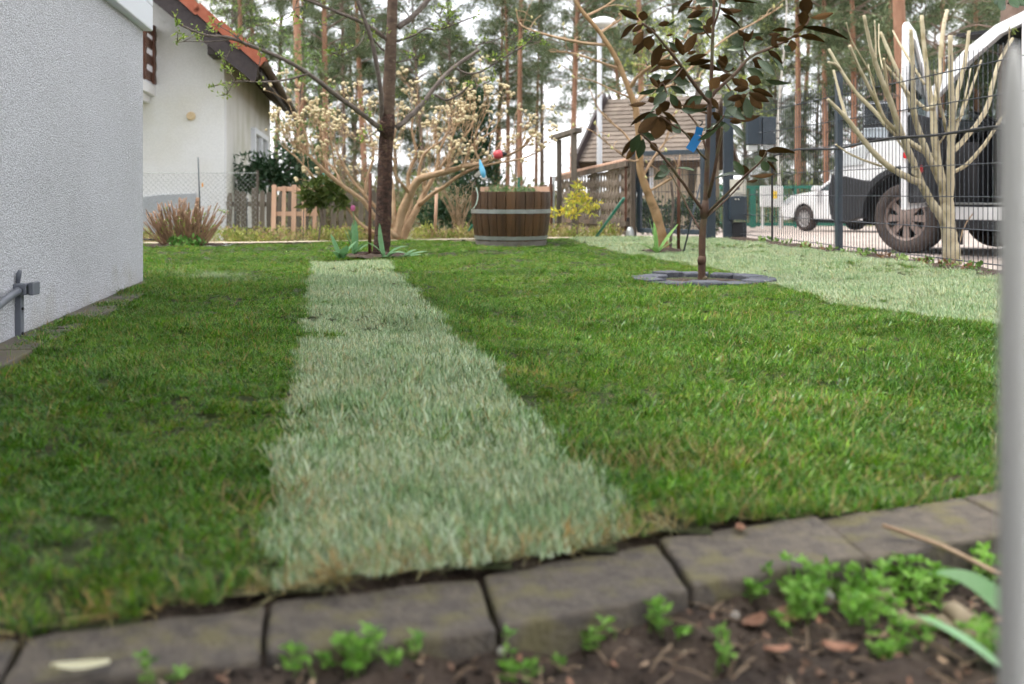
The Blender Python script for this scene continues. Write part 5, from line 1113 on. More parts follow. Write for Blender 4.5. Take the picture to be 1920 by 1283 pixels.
# ================================================================== cream-flowered shrub (paperbush)
PY = 9.85; po = W(757, 447, PY); pb = thing('paperbush', 'large spreading shrub with tan stems and cream flower balls', 'shrub', (po.x, PY, 0)); PO = Vector(pb.location); pp_ = PY/F
def Q_(px, py, dy=0.0): return W(px, py, PY + dy) - PO
STEMS = [
 ([(742, 449, 0), (752, 405, 0), (768, 366, -.05), (784, 338, -.1), (805, 330, -.15), (838, 322, -.2), (871, 313, -.25), (902, 306, -.3), (928, 297, -.3), (958, 289, -.3), (980, 278, -.3)], 11, 2.5),
 ([(755, 449, .1), (765, 424, .1), (784, 387, .15), (792, 370, .2), (806, 345, .2), (818, 318, .25), (822, 285, .3), (815, 250, .35)], 9, 2.5),
 ([(786, 385, .1), (812, 363, 0), (834, 350, -.05), (856, 333, -.1), (888, 317, -.1), (932, 306, -.1), (975, 299, -.1), (1010, 285, -.1)], 5, 1.6),
 ([(748, 447, 0), (738, 400, 0), (735, 350, .1), (728, 310, .1), (735, 270, .15), (745, 235, .2)], 7, 2.4),
 ([(745, 446, -.1), (705, 410, -.1), (681, 377, -.15), (640, 347, -.2), (610, 322, -.25), (590, 302, -.3), (577, 290, -.3), (558, 277, -.3), (545, 268, -.3)], 6, 2.2),
 ([(577, 290, -.3), (575, 257, -.3), (562, 224, -.3)], 3, 1.5), ([(640, 347, -.2), (628, 320, -.1), (608, 296, 0), (604, 270, 0), (600, 240, 0)], 3, 1.4),
 ([(735, 446, .1), (690, 430, .1), (660, 402, .1), (632, 358, .1), (600, 345, .1), (560, 300, .1), (530, 275, .1)], 4, 1.6), ([(632, 358, .1), (629, 318, .1), (622, 275, .1), (618, 240, .1)], 2.6, 1.4),
 ([(750, 440, .2), (715, 400, .2), (684, 366, .25), (655, 330, .3), (638, 300, .3), (630, 275, .3)], 5, 2), ([(684, 366, .25), (690, 330, .3), (700, 290, .35), (690, 240, .4), (672, 205, .4)], 4, 1.6),
 ([(760, 430, .2), (770, 380, .3), (765, 330, .35), (780, 290, .4), (772, 240, .45), (780, 200, .45)], 6, 2), ([(768, 366, 0), (758, 350, -.2), (742, 330, -.25), (738, 300, -.3), (720, 285, -.3), (690, 275, -.3)], 3.6, 1.6),
 ([(784, 337, -.1), (790, 300, -.1), (805, 280, -.1), (830, 262, -.1), (845, 235, -.1)], 4, 1.6), ([(838, 322, -.2), (843, 290, -.2), (850, 250, -.2), (868, 215, -.2)], 3.4, 1.5), ([(902, 306, -.3), (890, 280, -.3), (893, 250, -.3), (905, 225, -.3)], 3, 1.4),
 ([(806, 345, .2), (835, 300, .3), (860, 270, .35), (885, 235, .4), (890, 200, .4)], 4, 1.6), ([(871, 313, -.25), (880, 280, -.2), (905, 258, -.2), (930, 245, -.2)], 2.6, 1.3), ([(822, 285, .3), (840, 245, .35), (838, 205, .35)], 3, 1.4)]
fm = []
for s in range(3):                                              # lumpy flower head
    g2 = np.random.default_rng(40 + s); mb = MB(); n1, n2 = 10, 7; V = []
    for i in range(n2 + 1):
        for j in range(n1):
            th_, ph_ = math.pi*i/n2, 2*math.pi*j/n1; r = 1 + .16*math.sin(5*ph_ + s)*math.sin(4*th_) + g2.normal(0, .05); V.append((r*math.sin(th_)*math.cos(ph_), r*math.sin(th_)*math.sin(ph_), .8*r*math.cos(th_)))
    mb.add(V, [(i*n1+j, i*n1+(j+1) % n1, (i+1)*n1+(j+1) % n1, (i+1)*n1+j) for i in range(n2) for j in range(n1)]); fm.append(mb.mesh('flower_head', MT['flower'], True))
rp_ = random.Random(5); nfl = 0; tips = []
stem_mb = None
def grow(mb, p, d, r, ln, depth):
    e = p + d*ln; m_ = p + d*ln*.5 + Vector((rp_.uniform(-1, 1), rp_.uniform(-1, 1), rp_.uniform(-.3, .3)))*ln*.10
    limb(mb, [p, m_, e], r, r*.72, 5, 3, .06, seed=rp_.randrange(9999))
    if depth == 0: tips.append((e, d)); return
    for k in range(rp_.choice((2, 2, 3))):
        ax_ = Vector((rp_.uniform(-1, 1), rp_.uniform(-1, 1), rp_.uniform(-1, 1))); nd = (d + ax_.normalized()*rp_.uniform(.35, .75)); nd.z += .18; grow(mb, e, nd.normalized(), r*.72, ln*rp_.uniform(.68, .95), depth - 1)
for i, (pp, r0, r1) in enumerate(STEMS):
    mb = MB(); Qs = limb(mb, [Q_(*p) for p in pp], r0*pp_*.88, r1*pp_*.72, 8, 4, .05, seed=i); k = len(Qs)
    for j in range(int(k*.38), k):
        if rp_.random() < (.75 if j < k - 1 else 1):
            d = (Qs[j] - Qs[j-1]).normalized() + Vector((rp_.uniform(-1, 1)*.8, rp_.uniform(-1, 1)*.8, rp_.uniform(.2, 1.0))); grow(mb, Qs[j], d.normalized(), max(r1*.42, .75)*pp_, rp_.uniform(.11, .21), rp_.choice((1, 1, 2)))
    mb.build('stem', MT['bark_tan'], pb, True)
rp_.shuffle(tips); tips = [t for t in tips if t[0].z > .35]
extra = MB(); ico = [(math.sin(a)*math.cos(b), math.sin(a)*math.sin(b), math.cos(a)) for a in (.0, .8, 1.57, 2.35, 3.14) for b in np.linspace(0, 5.24, 6)]
icf = [(i*6+j, i*6+(j+1) % 6, (i+1)*6+(j+1) % 6, (i+1)*6+j) for i in range(4) for j in range(6)]
for e, d in tips:
    for k in range(rp_.choice((1, 1, 2, 2))):
        s = rp_.uniform(.011, .020); c = e + Vector((rp_.gauss(0, .028), rp_.gauss(0, .028), rp_.gauss(.004, .024)))*min(k, 1)
        if nfl < 298: obj('flower_head', fm[nfl % 3], pb, c, (rp_.uniform(-.6, .6), rp_.uniform(-.6, .6), rp_.uniform(0, 6)), s); nfl += 1
        else: extra.add([(c.x + s*x*rp_.uniform(.85, 1.15), c.y + s*y*rp_.uniform(.85, 1.15), c.z + .85*s*z) for x, y, z in ico], icf)
if extra.v: extra.build('flower_heads', MT['flower'], pb, True)['kind'] = 'stuff'
print('tips', len(tips))
# bare grey shrub behind the barrel, wooden stake, further low shrubs
def twiggy(name, label, px, py, Y, ht, sp, n, mat, seed, cat='shrub', r=.006):
    c = W(px, py, Y); t = thing(name, label, cat, (c.x, Y, -.03)); rr = random.Random(seed); mb = MB()
    for k in range(n):
        a = rr.uniform(0, 6.28); q = rr.uniform(0, sp); e = Vector((q*math.cos(a), q*math.sin(a), ht*rr.uniform(.6, 1))); m_ = e*.5 + Vector((rr.uniform(-.05, .05), rr.uniform(-.05, .05), .05)); Qx = limb(mb, [Vector((rr.uniform(-.04, .04), rr.uniform(-.04, .04), 0)), m_, e], r, r*.4, 5, 4, .08, seed=k)
        for p in Qx[5:]:
            if rr.random() < .5:
                d = Vector((rr.uniform(-1, 1), rr.uniform(-1, 1), rr.uniform(0, 1)))*rr.uniform(.05, .15); limb(mb, [p, p + d*.6, p + d], r*.45, r*.25, 4, 2, 0)
    mb.build('stems', mat, t, True); return t
twiggy('bare_shrub', 'bare tangled grey-brown shrub behind the half barrel', 862, 435, 11.6, .62, .38, 34, MT['straw'], 3)
tag(MB().tube([W(815, 444, 10.7) + Vector((0, 0, -.05)), W(819, 352, 10.7)], .017, 8).build('wooden_stake', MT['pallet'], smooth=True), 'plain wooden stake under the cream-flowered shrub', 'stake')
# ================================================================== half barrel
BY = 9.25; bo = W(958, 458, BY); hb = thing('half_barrel', 'oak half barrel planter with two galvanised hoops', 'planter', (bo.x, BY, 0))
def br_(z): t = z/.485; return .322 + .052*math.sin(min(1, t*1.05)*1.75) - .006*t
ns = 26
for k in range(ns):
    a0, a1 = 2*math.pi*(k + .03)/ns, 2*math.pi*(k + .97)/ns; mb = MB(); V = []; zs = np.linspace(.0, .482 + rnd.uniform(-.003, .003), 9)
    for z in zs:
        for a, dr in ((a0, 0), ((a0+a1)/2, .002), (a1, 0), (a1, -.026), (a0, -.026)): r = br_(z) + dr; V.append((r*math.cos(a), r*math.sin(a), z))
    Fc = [(i*5+j, i*5+(j+1) % 5, (i+1)*5+(j+1) % 5, (i+1)*5+j) for i in range(8) for j in range(5)] + [tuple(range(40, 45)), (4, 3, 2, 1, 0)]
    mb.add(V, Fc).build('stave', MT['stave'], hb, bevel=.003)
for z0, z1, m_ in ((.285, .322, 'galv'), (.045, .078, 'galv'), (-.01, .034, 'barrel_foot')):
    MB().lathe([(br_(z0) - .004, z0), (br_(z0) + .006, z0), (br_(z1) + .006, z1), (br_(z1) - .004, z1)], 64).build('hoop', MT[m_], hb, smooth=False)
MB().tube([(br_(.3)*math.cos(-1.75), br_(.3)*math.sin(-1.75) - .004, .303), (br_(.3)*math.cos(-1.75), br_(.3)*math.sin(-1.75) - .011, .303)], .007, 8).build('rivet', MT['galv'], hb)
MB().lathe([(0, .45), (.2, .447), (.335, .435)], 24).build('soil', MT['soil'], hb, smooth=True)
cl = Cloud(); g = np.random.default_rng(12)
for _ in range(34):
    a, q = rnd.uniform(0, 6.28), rnd.uniform(.05, .30); c = (q*math.cos(a), q*math.sin(a), .465 + rnd.uniform(0, .03)); cl.ball(c, (.04, .04, .03), 16, (.02, .05), (.008, .02), [(.10, .20, .05), (.16, .24, .10), (.22, .26, .16)], g, up=.8)
for _ in range(50):
    a, q = rnd.uniform(0, 6.28), rnd.uniform(.05, .30); cl.add(*leaf_quads(np.array([[q*math.cos(a), q*math.sin(a), .45]]), np.array([[rnd.uniform(-.3, .3), rnd.uniform(-.3, .3), 1]]), rnd.uniform(.05, .13), .005, g, np.array([[.18, .24, .13]])))
bpl = tag(obj('barrel_plants', cl.mesh('barrel_plants', MT['lf'])), 'small grey-green plants growing in the half barrel', 'plants', kind='stuff'); bpl.location = hb.location
tag(MB().tube([W(973, 360, 9.3), W(973, 333, 9.3)], [.012, .009], 8).build('plant_peg', MT['green_metal']), 'short green peg stuck in the half barrel soil', 'peg')
hs_ = MB(); hs_.tube(smooth_path([W(893, 352, 9.05), W(896, 368, 8.95), W(892, 385, 8.9), W(886, 392, 8.9)]), .004, 6); tag(hs_.build('hose', M('pale green hose', (.30, .40, .34), rough=.5), smooth=True), 'thin pale hose hanging over the barrel rim', 'hose')
# ornaments hung on the shrub
oc = W(904, 318, 9.15); bird = thing('blue_ornament', 'blue and white hanging bird ornament above the half barrel', 'ornament', tuple(oc))
MB().lathe([(0, -.085), (.016, -.07), (.026, -.03), (.024, .01), (.015, .05), (.006, .09), (0, .10)], 14).build('body', MT['toy_blue'], bird, True).rotation_euler = (0, R(-14), 0)
mb = MB(); mb.add([(0, 0, -.03), (-.05, .01, -.075), (-.075, .0, -.055), (-.02, 0, .0)], [(0, 1, 2, 3)]); mb.add([(.0, 0, -.05), (.03, -.01, -.10), (.045, 0, -.07), (.02, 0, -.02)], [(0, 1, 2, 3)]); o = mb.build('wing', MT['pebble'], bird); o.modifiers.new('s', 'SOLIDIFY').thickness = .006
MB().lathe([(0, -.10), (.018, -.095), (.02, -.08), (0, -.075)], 10, (.012, 0, 0)).build('tail', MT['pebble'], bird, True)
oc = W(935, 290, 9.35); rb_ = thing('red_ornament', 'small red ornament with black tip sitting on the shrub branch', 'ornament', tuple(oc))
MB().lathe([(0, -.05), (.03, -.045), (.043, -.015), (.043, .015), (.03, .035), (0, .04)], 14).build('body', MT['toy_red'], rb_, True).rotation_euler = (0, R(80), 0)
MB().lathe([(.026, .03), (.022, .05), (.010, .075), (0, .085)], 10).build('tip', MT['black'], rb_, True).rotation_euler = (0, R(86), 0)
# ================================================================== cut-back shrub beside the grey house
so = G(345, 461); cs_ = thing('cut_back_shrub', 'cut-back shrub of brown upright stems beside the grey house', 'shrub', (so.x, so.y, 0)); rr = random.Random(8)
stub = MB(); tips_ = []
for k in range(150):
    a = rr.uniform(0, 6.28); q = rr.uniform(0, 1)**.7; b0 = Vector((.19*q*math.cos(a), .16*q*math.sin(a), 0)); sp_ = .20*q; e = b0 + Vector((sp_*math.cos(a) + rr.uniform(-.04, .04), sp_*math.sin(a) + rr.uniform(-.04, .04), rr.uniform(.26, .47)*(1 - .25*q))); r = rr.uniform(.004, .0085)
    limb(stub, [b0, b0.lerp(e, .5) + Vector((rr.uniform(-.015, .015), rr.uniform(-.015, .015), 0)), e], r, r*.75, 6, 3, .08, capmi=1, seed=k); tips_.append(e)
stub.build('stems', [MT['dry_stem'], MT['cut_wood']], cs_, True)
mb = MB(); limb(mb, [(.05, .02, .0), (.10, .02, .2), (.115, .02, .43)], .022, .016, 8, 4, .1, capmi=1); mb.build('thick_stem', [MT['dry_stem'], MT['cut_wood']], cs_, True)
cl = Cloud(); g = np.random.default_rng(3)
for _ in range(60):
    e = rr.choice(tips_)*rr.uniform(.2, 1.0); cl.ball(e, (.012, .012, .012), 6, (.015, .035), (.01, .018), BUD, g)
for _ in range(14): cl.ball((rr.uniform(-.05, .2), rr.uniform(-.25, -.1), .05), (.03, .03, .03), 12, (.03, .06), (.02, .035), [(.10, .25, .05), (.16, .3, .07)], g)
obj('buds', cl.mesh('buds', MT['lf']), cs_)['kind'] = 'stuff'
sk = W(374, 460, so.y + .1); t = thing('thin_stake', 'thin dark stake with an orange tag standing in the cut-back shrub', 'stake', (sk.x, so.y + .1, 0))
MB().tube([(.02, 0, -.02), (0, 0, .45), (-.012, 0, W(370, 295, so.y + .1).z)], .006, 7).build('shaft', MT['anthracite'], t, True); MB().box((.03, -.01, W(376, 347, so.y).z), (.012, .01, .035)).build('tag', MT['orange'], t)
hz2 = W(262, 449, 9.4); tag(MB().tube([hz2, W(292, 450, 9.4)], .008, 8).build('black_hose', MT['black'], smooth=True), 'short black hose end lying beside the cut-back shrub', 'hose')
# rhododendrons
def rhodo(name, label, px, py, Y, balls, cols, ls, trunk, seed):
    c = W(px, py, Y); t = thing(name, label, 'shrub', (c.x, Y, -.05)); g = np.random.default_rng(seed); cl = Cloud()
    for (bx_, by_, r, n) in balls:
        p = W(bx_, by_, Y) - Vector((c.x, Y, -.05)); cl.ball((p.x, rnd.uniform(-.2, .2)*r*2, p.z), (r, r, r*.75), n, ls, (ls[0]*.32, ls[1]*.36), cols, g, shell=.45)
    obj('foliage', cl.mesh('foliage', MT['lf']), t); mb = MB()
    for pts_, r in trunk: limb(mb, [W(a, b, Y) - Vector((c.x, Y, -.05)) for a, b in pts_], r, r*.6, 7, 4, .08)
    mb.build('trunk', MT['twig_dark'], t, True); return t
rhodo('rhododendron_standard', 'small rhododendron standard on a thin crooked stem', 600, 455, 9.8, [(585, 355, .09, 130), (610, 345, .10, 130), (575, 375, .07, 80), (630, 365, .08, 110), (640, 382, .05, 50), (600, 372, .09, 90), (590, 385, .05, 40)],
      [(.06, .10, .022), (.085, .13, .03), (.11, .14, .035)], (.06, .11), [([(597, 455), (600, 430), (605, 405), (606, 375), (604, 350)], .009), ([(605, 400), (585, 375), (580, 360)], .006), ([(606, 390), (625, 375), (635, 368)], .006)], 1)
rhodo('evergreen_shrub', 'large dark evergreen shrub against the white house side wall', 520, 400, 14.5, [(rnd.uniform(455, 570), rnd.uniform(305, 350), rnd.uniform(.14, .26), 95) for _ in range(20)] + [(535, 285, .2, 90), (552, 280, .2, 90), (550, 300, .2, 90), (470, 330, .2, 90), (448, 342, .12, 60)],
      [(.035, .085, .04), (.05, .11, .05), (.065, .13, .065), (.10, .16, .09)], (.07, .13), [([(520, 420), (515, 370), (500, 320)], .04), ([(520, 420), (530, 360), (545, 300)], .04)], 2)
rhodo('yellow_shrub', 'small yellow-leaved shrub in front of the lattice fence', 1082, 440, 10.6, [(1075, 375, .07, 60), (1095, 385, .08, 70), (1065, 395, .07, 55), (1100, 372, .06, 40), (1085, 355, .05, 40), (1040, 400, .05, 30), (1078, 402, .07, 50), (1110, 395, .05, 24), (1120, 380, .03, 14), (1082, 345, .03, 18)],
      [(.55, .50, .05), (.45, .47, .06), (.62, .50, .08), (.36, .42, .07)], (.04, .08), [([(1082, 440), (1084, 410), (1080, 370)], .008), ([(1083, 415), (1098, 390)], .005), ([(1083, 420), (1060, 398)], .005)], 3)
rhodo('laurel_bush', 'low dark laurel bush behind the bare shrub', 850, 430, 13.6, [(rnd.uniform(800, 890), rnd.uniform(380, 415), .17, 110) for _ in range(11)], [(.028, .065, .03), (.04, .085, .035)], (.06, .11), [([(850, 435), (850, 400)], .03)], 4)
hd_ = thing('garden_hedge', 'dark low hedge seen through the metal gate', 'hedge', (W(1262, 400, 19.5).x, 19.5, road_z(19.5))); cl = Cloud(); g = np.random.default_rng(6)
for k in range(46): cl.ball((rnd.uniform(-.95, .95), rnd.uniform(-.25, .25), rnd.uniform(.1, .62)), (.2, .2, .16), 70, (.05, .10), (.03, .06), [(.035, .065, .035), (.05, .08, .04), (.03, .05, .035)], g)
obj('foliage', cl.mesh('foliage', MT['lf']), hd_)
# bed plants: uncountable small yellow-green growth between lawn and fences
cl = Cloud(); g = np.random.default_rng(55); BED = [(.26, .30, .07), (.33, .34, .09), (.20, .26, .06), (.34, .26, .13), (.28, .20, .11), (.36, .33, .14)]
for _ in range(430):
    x = rnd.uniform(-4.6, 1.15); y0 = float(back_y(x)); y = y0 + .48 + abs(rnd.gauss(0, .55)); hgt = rnd.uniform(.05, .17); c_ = BED[rnd.randrange(6)]
    if x > 1.0 and y > 11.2: continue
    cl.ball((x, y, hgt*.45 - .03), (.07, .07, hgt*.6), 26, (.025, .06), (.012, .03), [c_, BED[rnd.randrange(6)]], g, up=.7)
for _ in range(1500):
    x = rnd.uniform(-4.8, 1.2); y0 = float(back_y(x)); y = y0 + .4 + rnd.uniform(0, 1.1); cl.add(*leaf_quads(np.array([[x, y, -.02]]), np.array([[rnd.gauss(0, .3), rnd.gauss(0, .3), 1]]), rnd.uniform(.05, .14), .006, g, np.array([BED[rnd.randrange(6)]])))
tag(obj('bed_vegetation', cl.mesh('bed_vegetation', MT['lf'])), 'low yellow-green weeds and herbs in the bed behind the lawn', 'weeds', kind='stuff')
for px, Yq, top, lab in ((440, 10.3, 395, 'thin wire rod in the bed nearest the cut-back shrub'), (462, 10.2, 372, 'thin wire rod in front of the picket fence'), (568, 10.2, 378, 'thin wire rod in front of the pallet')):
    p = W(px, 450, Yq); tag(MB().tube([(p.x, Yq, -.03), (p.x + .01, Yq, W(px, top, Yq).z)], .0045, 6).build('wire_rod', MT['anthracite']), lab, 'rod')
# ================================================================== pruned pale tree in front of the van
PY2 = 7.12; p2 = W(1785, 486, PY2); pt = thing('pruned_tree', 'hard-pruned pale-barked tree with bare upright stubs before the van', 'tree', (p2.x, PY2, 0)); P2 = Vector(pt.location); k2 = PY2/F
def U(px, py, dy=0.0): return W(px, py, PY2 + dy) - P2
PR = [  # name, points, r0, r1
 ('trunk', [(1787, 492), (1783, 468), (1778, 425), (1776, 390), (1775, 366)], 17, 12.5),
 ('branch', [(1774, 398), (1768, 352), (1760, 315), (1753, 260), (1750, 215), (1744, 180), (1735, 110), (1728, 29)], 11, 4), ('branch', [(1748, 206), (1761, 150), (1765, 90), (1770, 45), (1776, 20)], 6, 4.2),
 ('branch', [(1748, 200), (1735, 204), (1704, 176), (1669, 133), (1657, 120)], 5, 2.6), ('branch', [(1771, 380), (1762, 338), (1739, 288), (1716, 222), (1712, 180), (1711, 117), (1708, 55)], 9, 3.8),
 ('branch', [(1718, 225), (1700, 175), (1672, 110), (1651, 60)], 5.5, 3.2), ('branch', [(1775, 425), (1762, 402), (1743, 374), (1727, 345), (1707, 336), (1665, 311), (1633, 280), (1587, 222), (1568, 202), (1552, 186)], 11, 3.2),
 ('branch', [(1587, 222), (1575, 180), (1563, 132)], 4, 2.5), ('branch', [(1727, 345), (1712, 305), (1690, 250), (1669, 190), (1645, 128), (1633, 90), (1620, 29)], 9, 3.2),
 ('branch', [(1745, 292), (1707, 268), (1669, 243), (1641, 210), (1606, 175), (1575, 129), (1554, 92)], 6.5, 3.0), ('branch', [(1576, 130), (1565, 120), (1553, 117)], 3.2, 2.2),
 ('branch', [(1692, 255), (1660, 225), (1640, 185), (1610, 125), (1593, 86)], 4.8, 3.0), ('branch', [(1777, 400), (1781, 345), (1782, 292), (1786, 220), (1783, 156), (1782, 66)], 10, 4.6),
 ('branch', [(1785, 225), (1797, 168), (1809, 117), (1817, 58)], 5.5, 3.6), ('branch', [(1784, 285), (1813, 256), (1848, 208), (1862, 156), (1875, 113), (1899, 72)], 6, 3.4),
 ('branch', [(1783, 325), (1813, 308), (1848, 268), (1879, 222), (1900, 200)], 4.6, 2.6), ('branch', [(1781, 268), (1805, 210), (1828, 148), (1840, 113)], 3.2, 2.0), ('branch', [(1789, 261), (1809, 183), (1820, 129)], 2.8, 1.5),
 ('branch', [(1780, 265), (1770, 226), (1758, 175), (1752, 132)], 4.2, 2.4), ('branch', [(1653, 312), (1618, 300), (1590, 287), (1567, 271)], 2.8, 1.8), ('branch', [(1733, 158), (1708, 117), (1688, 84), (1674, 58)], 3, 2),
 ('branch', [(1704, 290), (1669, 241), (1645, 187), (1632, 140), (1628, 121)], 3, 1.4), ('branch', [(1640, 160), (1628, 130), (1598, 78), (1587, 43)], 2.0, 1.2), ('branch', [(1762, 268), (1789, 230), (1806, 215)], 2.0, 1.2), ('branch', [(1642, 120), (1642, 80), (1640, 38)], 2.2, 1.5), ('branch', [(1655, 130), (1648, 90), (1648, 45)], 1.8, 1.2), ('branch', [(1880, 100), (1891, 78), (1893, 50)], 1.8, 1.3), ('branch', [(1668, 200), (1662, 150), (1657, 110)], 3.2, 2.4)]
for i, (nm, pts_, r0, r1) in enumerate(PR):
    dd = 0 if i == 0 else rnd.uniform(-.35, .35); mb = MB(); m_ = len(pts_)
    Qs = limb(mb, [U(a, b, dd*(j/(m_-1))) for j, (a, b) in enumerate(pts_)], r0*k2*(1 if i == 0 else .86), r1*k2*.86, 12 if i == 0 else 9, 5, .07, capmi=1, seed=i)
    if i:
        for q in Qs[2:-1]:
            if rnd.random() < .6:
                d = Vector((rnd.uniform(-1, 1), rnd.uniform(-1, 1), rnd.uniform(-.2, .6))).normalized(); r = r1*k2; mb.tube([q + d*r*.5, q + d*r*1.5], [r*.35, r*.2], 5)
    mb.build(nm, [MT['bark_pale'], MT['cut_wood']], pt, True)
mb = MB()
for px, py, r in ((1716, 322, 7), (1726, 350, 4)): c = U(px, py, -.09); mb.lathe([(r*k2, -.006), (r*k2*1.05, .006), (r*k2*.6, .010), (0, .004)], 12, tuple(c), axis='y')
mb.build('knot', MT['bark_pale'], pt, True)
cl = Cloud(); g = np.random.default_rng(21)
for px, py in ((1859, 160), (1857, 166), (1905, 55), (1896, 60)): cl.ball(U(px, py, .1), (.02, .02, .02), 8, (.02, .045), (.01, .018), [(.10, .14, .03), (.16, .2, .05)], g)
obj('shoots', cl.mesh('shoots', MT['lf']), pt)
tag(MB().tube(smooth_path([W(1798, 460, 7.3), W(1808, 425, 7.3), W(1825, 400, 7.3)]), .004, 6).build('dry_stalk', MT['straw']), 'dry stalk leaning beside the pruned tree trunk', 'stalk')
# ivy-like small weeds on the soil strip
cl = Cloud()
for _ in range(46):
    y = rnd.uniform(5.4, 9.6); x = fence_x(y) + rnd.uniform(-.16, .02); c_ = rnd.choice([(.20, .33, .08), (.30, .42, .14), (.12, .22, .05), (.22, .12, .06)])
    cl.ball((x, y, .03), (.035, .035, .018), 9, (.02, .045), (.012, .03), [c_], g, up=.3)
tag(obj('strip_weeds', cl.mesh('strip_weeds', MT['lf'])), 'small weeds and leaves on the soil under the mesh fence', 'weeds', kind='stuff')
# ================================================================== young evergreen magnolia
MY = 5.37; mo = W(1315, 528, MY); mg = thing('young_magnolia', 'young evergreen magnolia with dark glossy leaves and brown undersides', 'tree', (mo.x, MY, 0)); MO = Vector(mg.location); km = MY/F
def K(px, py, dy=0.0): return W(px, py, MY + dy) - MO
mb = MB(); limb(mb, [K(1315, 530), K(1316, 500), K(1317, 440), K(1321, 400)], 9, 8) if False else limb(mb, [K(1315, 532), K(1316, 495), K(1317, 440), K(1321, 398), K(1324, 360), K(1326, 300), K(1329, 235), K(1333, 165), K(1336, 80), K(1339, 0), K(1341, -90)], 8*km, 2.3*km, 10, 5, .05, power=.8)
mb.tube([K(1319, 410), K(1321, 393), K(1323, 376)], [7*km, 8.2*km, 6*km], 10); mb.tube([K(1315, 497), K(1316, 488), K(1317, 480)], [7.2*km, 8.6*km, 7.2*km], 10); mb.tube([K(1318, 527, -.02), K(1325, 520, -.04)], [4*km, 3*km], 6); mb.build('trunk', MT['bark_magnolia'], mg, True)
MBR = [([(1320, 398, 0), (1287, 352, -.05), (1258, 313, -.1), (1232, 281, -.15), (1210, 258, -.2), (1200, 250, -.2)], 3.2, 1.8), ([(1324, 403, 0), (1353, 374, -.08), (1393, 334, -.15), (1425, 305, -.2), (1437, 285, -.22)], 3, 1.4), ([(1324, 406, 0), (1350, 385, .05), (1378, 358, .1), (1395, 338, .12)], 2.4, 1.2),
 ([(1328, 370, 0), (1338, 330, -.08), (1346, 285, -.12), (1352, 255, -.15), (1354, 238, -.16)], 4, 2.2), ([(1312, 430, 0), (1290, 390, .1), (1268, 345, .16), (1255, 322, .2)], 2.2, 1.2), ([(1329, 190, 0), (1316, 177, -.05), (1280, 128, -.12), (1254, 94, -.18), (1225, 60, -.25), (1204, 44, -.3)], 3.8, 1.8),
 ([(1329, 230, 0), (1334, 182, .05), (1376, 141, .1), (1407, 107, .15), (1449, 89, .2), (1485, 70, .25), (1511, 47, .3), (1518, 32, .3)], 4, 1.8), ([(1327, 300, 0), (1313, 288, -.05), (1285, 250, -.12), (1260, 234, -.16), (1237, 216, -.2)], 2.4, 1.4), ([(1326, 285, 0), (1310, 240, .06), (1292, 215, .1), (1278, 205, .1)], 2.6, 1.4),
 ([(1330, 250, 0), (1350, 228, -.1), (1358, 216, -.12)], 2.6, 1.5), ([(1360, 155, .08), (1385, 190, 0), (1395, 180, -.05), (1408, 172, -.05)], 2, 1.2), ([(1407, 107, .15), (1395, 90, .1), (1398, 70, .1)], 1.8, 1), ([(1375, 142, .1), (1352, 130, 0), (1348, 110, 0)], 1.8, 1), ([(1335, 75, 0), (1322, 58, -.05), (1318, 48, -.05)], 1.5, .9), ([(1338, 50, 0), (1348, 20, -.05), (1352, -10, -.05)], 2.2, 1.2), ([(1280, 128, -.12), (1262, 150, -.2), (1248, 160, -.2)], 1.6, .9), ([(1258, 313, -.1), (1245, 325, -.15)], 1.4, .8), ([(1250, 175, -.1), (1243, 156, -.1), (1235, 165, -.1)], 1.5, 1)]
for i, (pts_, r0, r1) in enumerate(MBR):
    mb = MB(); limb(mb, [K(*p) for p in pts_], r0*km, r1*km, 7, 4, .08, seed=i); mb.build('branch', MT['bark_magnolia'], mg, True)
def leaf_mesh(seed):
    rr = random.Random(seed); n = 9; V = []; cur = rr.uniform(.10, .30); wv = rr.uniform(0, .03)
    prof = [.10, .45, .78, .96, 1.0, .92, .72, .42, .02]
    for side_ in (0, 1):
        for k in range(n):
            t = k/(n-1); w = .5*prof[k]; z = -cur*t*t + (0 if side_ == 0 else -.010)
            V += [(t, -w, z + .10*w + wv*math.sin(7*t)), (t, -w*.5, z + .03*w), (t, 0, z - .012), (t, w*.5, z + .03*w), (t, w, z + .10*w - wv*math.sin(6*t))]
    Fc = []; Mi = []
    for side_ in (0, 1):
        o_ = side_*n*5
        for k in range(n-1):
            for j in range(4):
                q = (o_+k*5+j, o_+(k+1)*5+j, o_+(k+1)*5+j+1, o_+k*5+j+1); Fc.append(q if side_ == 0 else tuple(reversed(q))); Mi.append(side_)
    mb = MB(); mb.v = V; mb.f = Fc; mb.m = Mi; return mb.mesh('leaf', [MT['leaf_top'], MT['leaf_under']], True)
LM = [leaf_mesh(k) for k in range(5)]
def zA(L_): return [(1150 + a*.1406, b*.1406, 1150 + c*.1406, d*.1406, w*.1406, s) for a, b, c, d, w, s in L_]
def zB(L_): return [(1150 + a*.1406, 150 + b*.1406, 1150 + c*.1406, 150 + d*.1406, w*.1406, s) for a, b, c, d, w, s in L_]
def zC(L_): return [(1360 + a*.125, b*.125, 1360 + c*.125, d*.125, w*.125, s) for a, b, c, d, w, s in L_]
def zD(L_): return [(1160 + a*.265, 220 + b*.265, 1160 + c*.265, 220 + d*.265, w*.265, s) for a, b, c, d, w, s in L_]
u, t = 'u', 't'
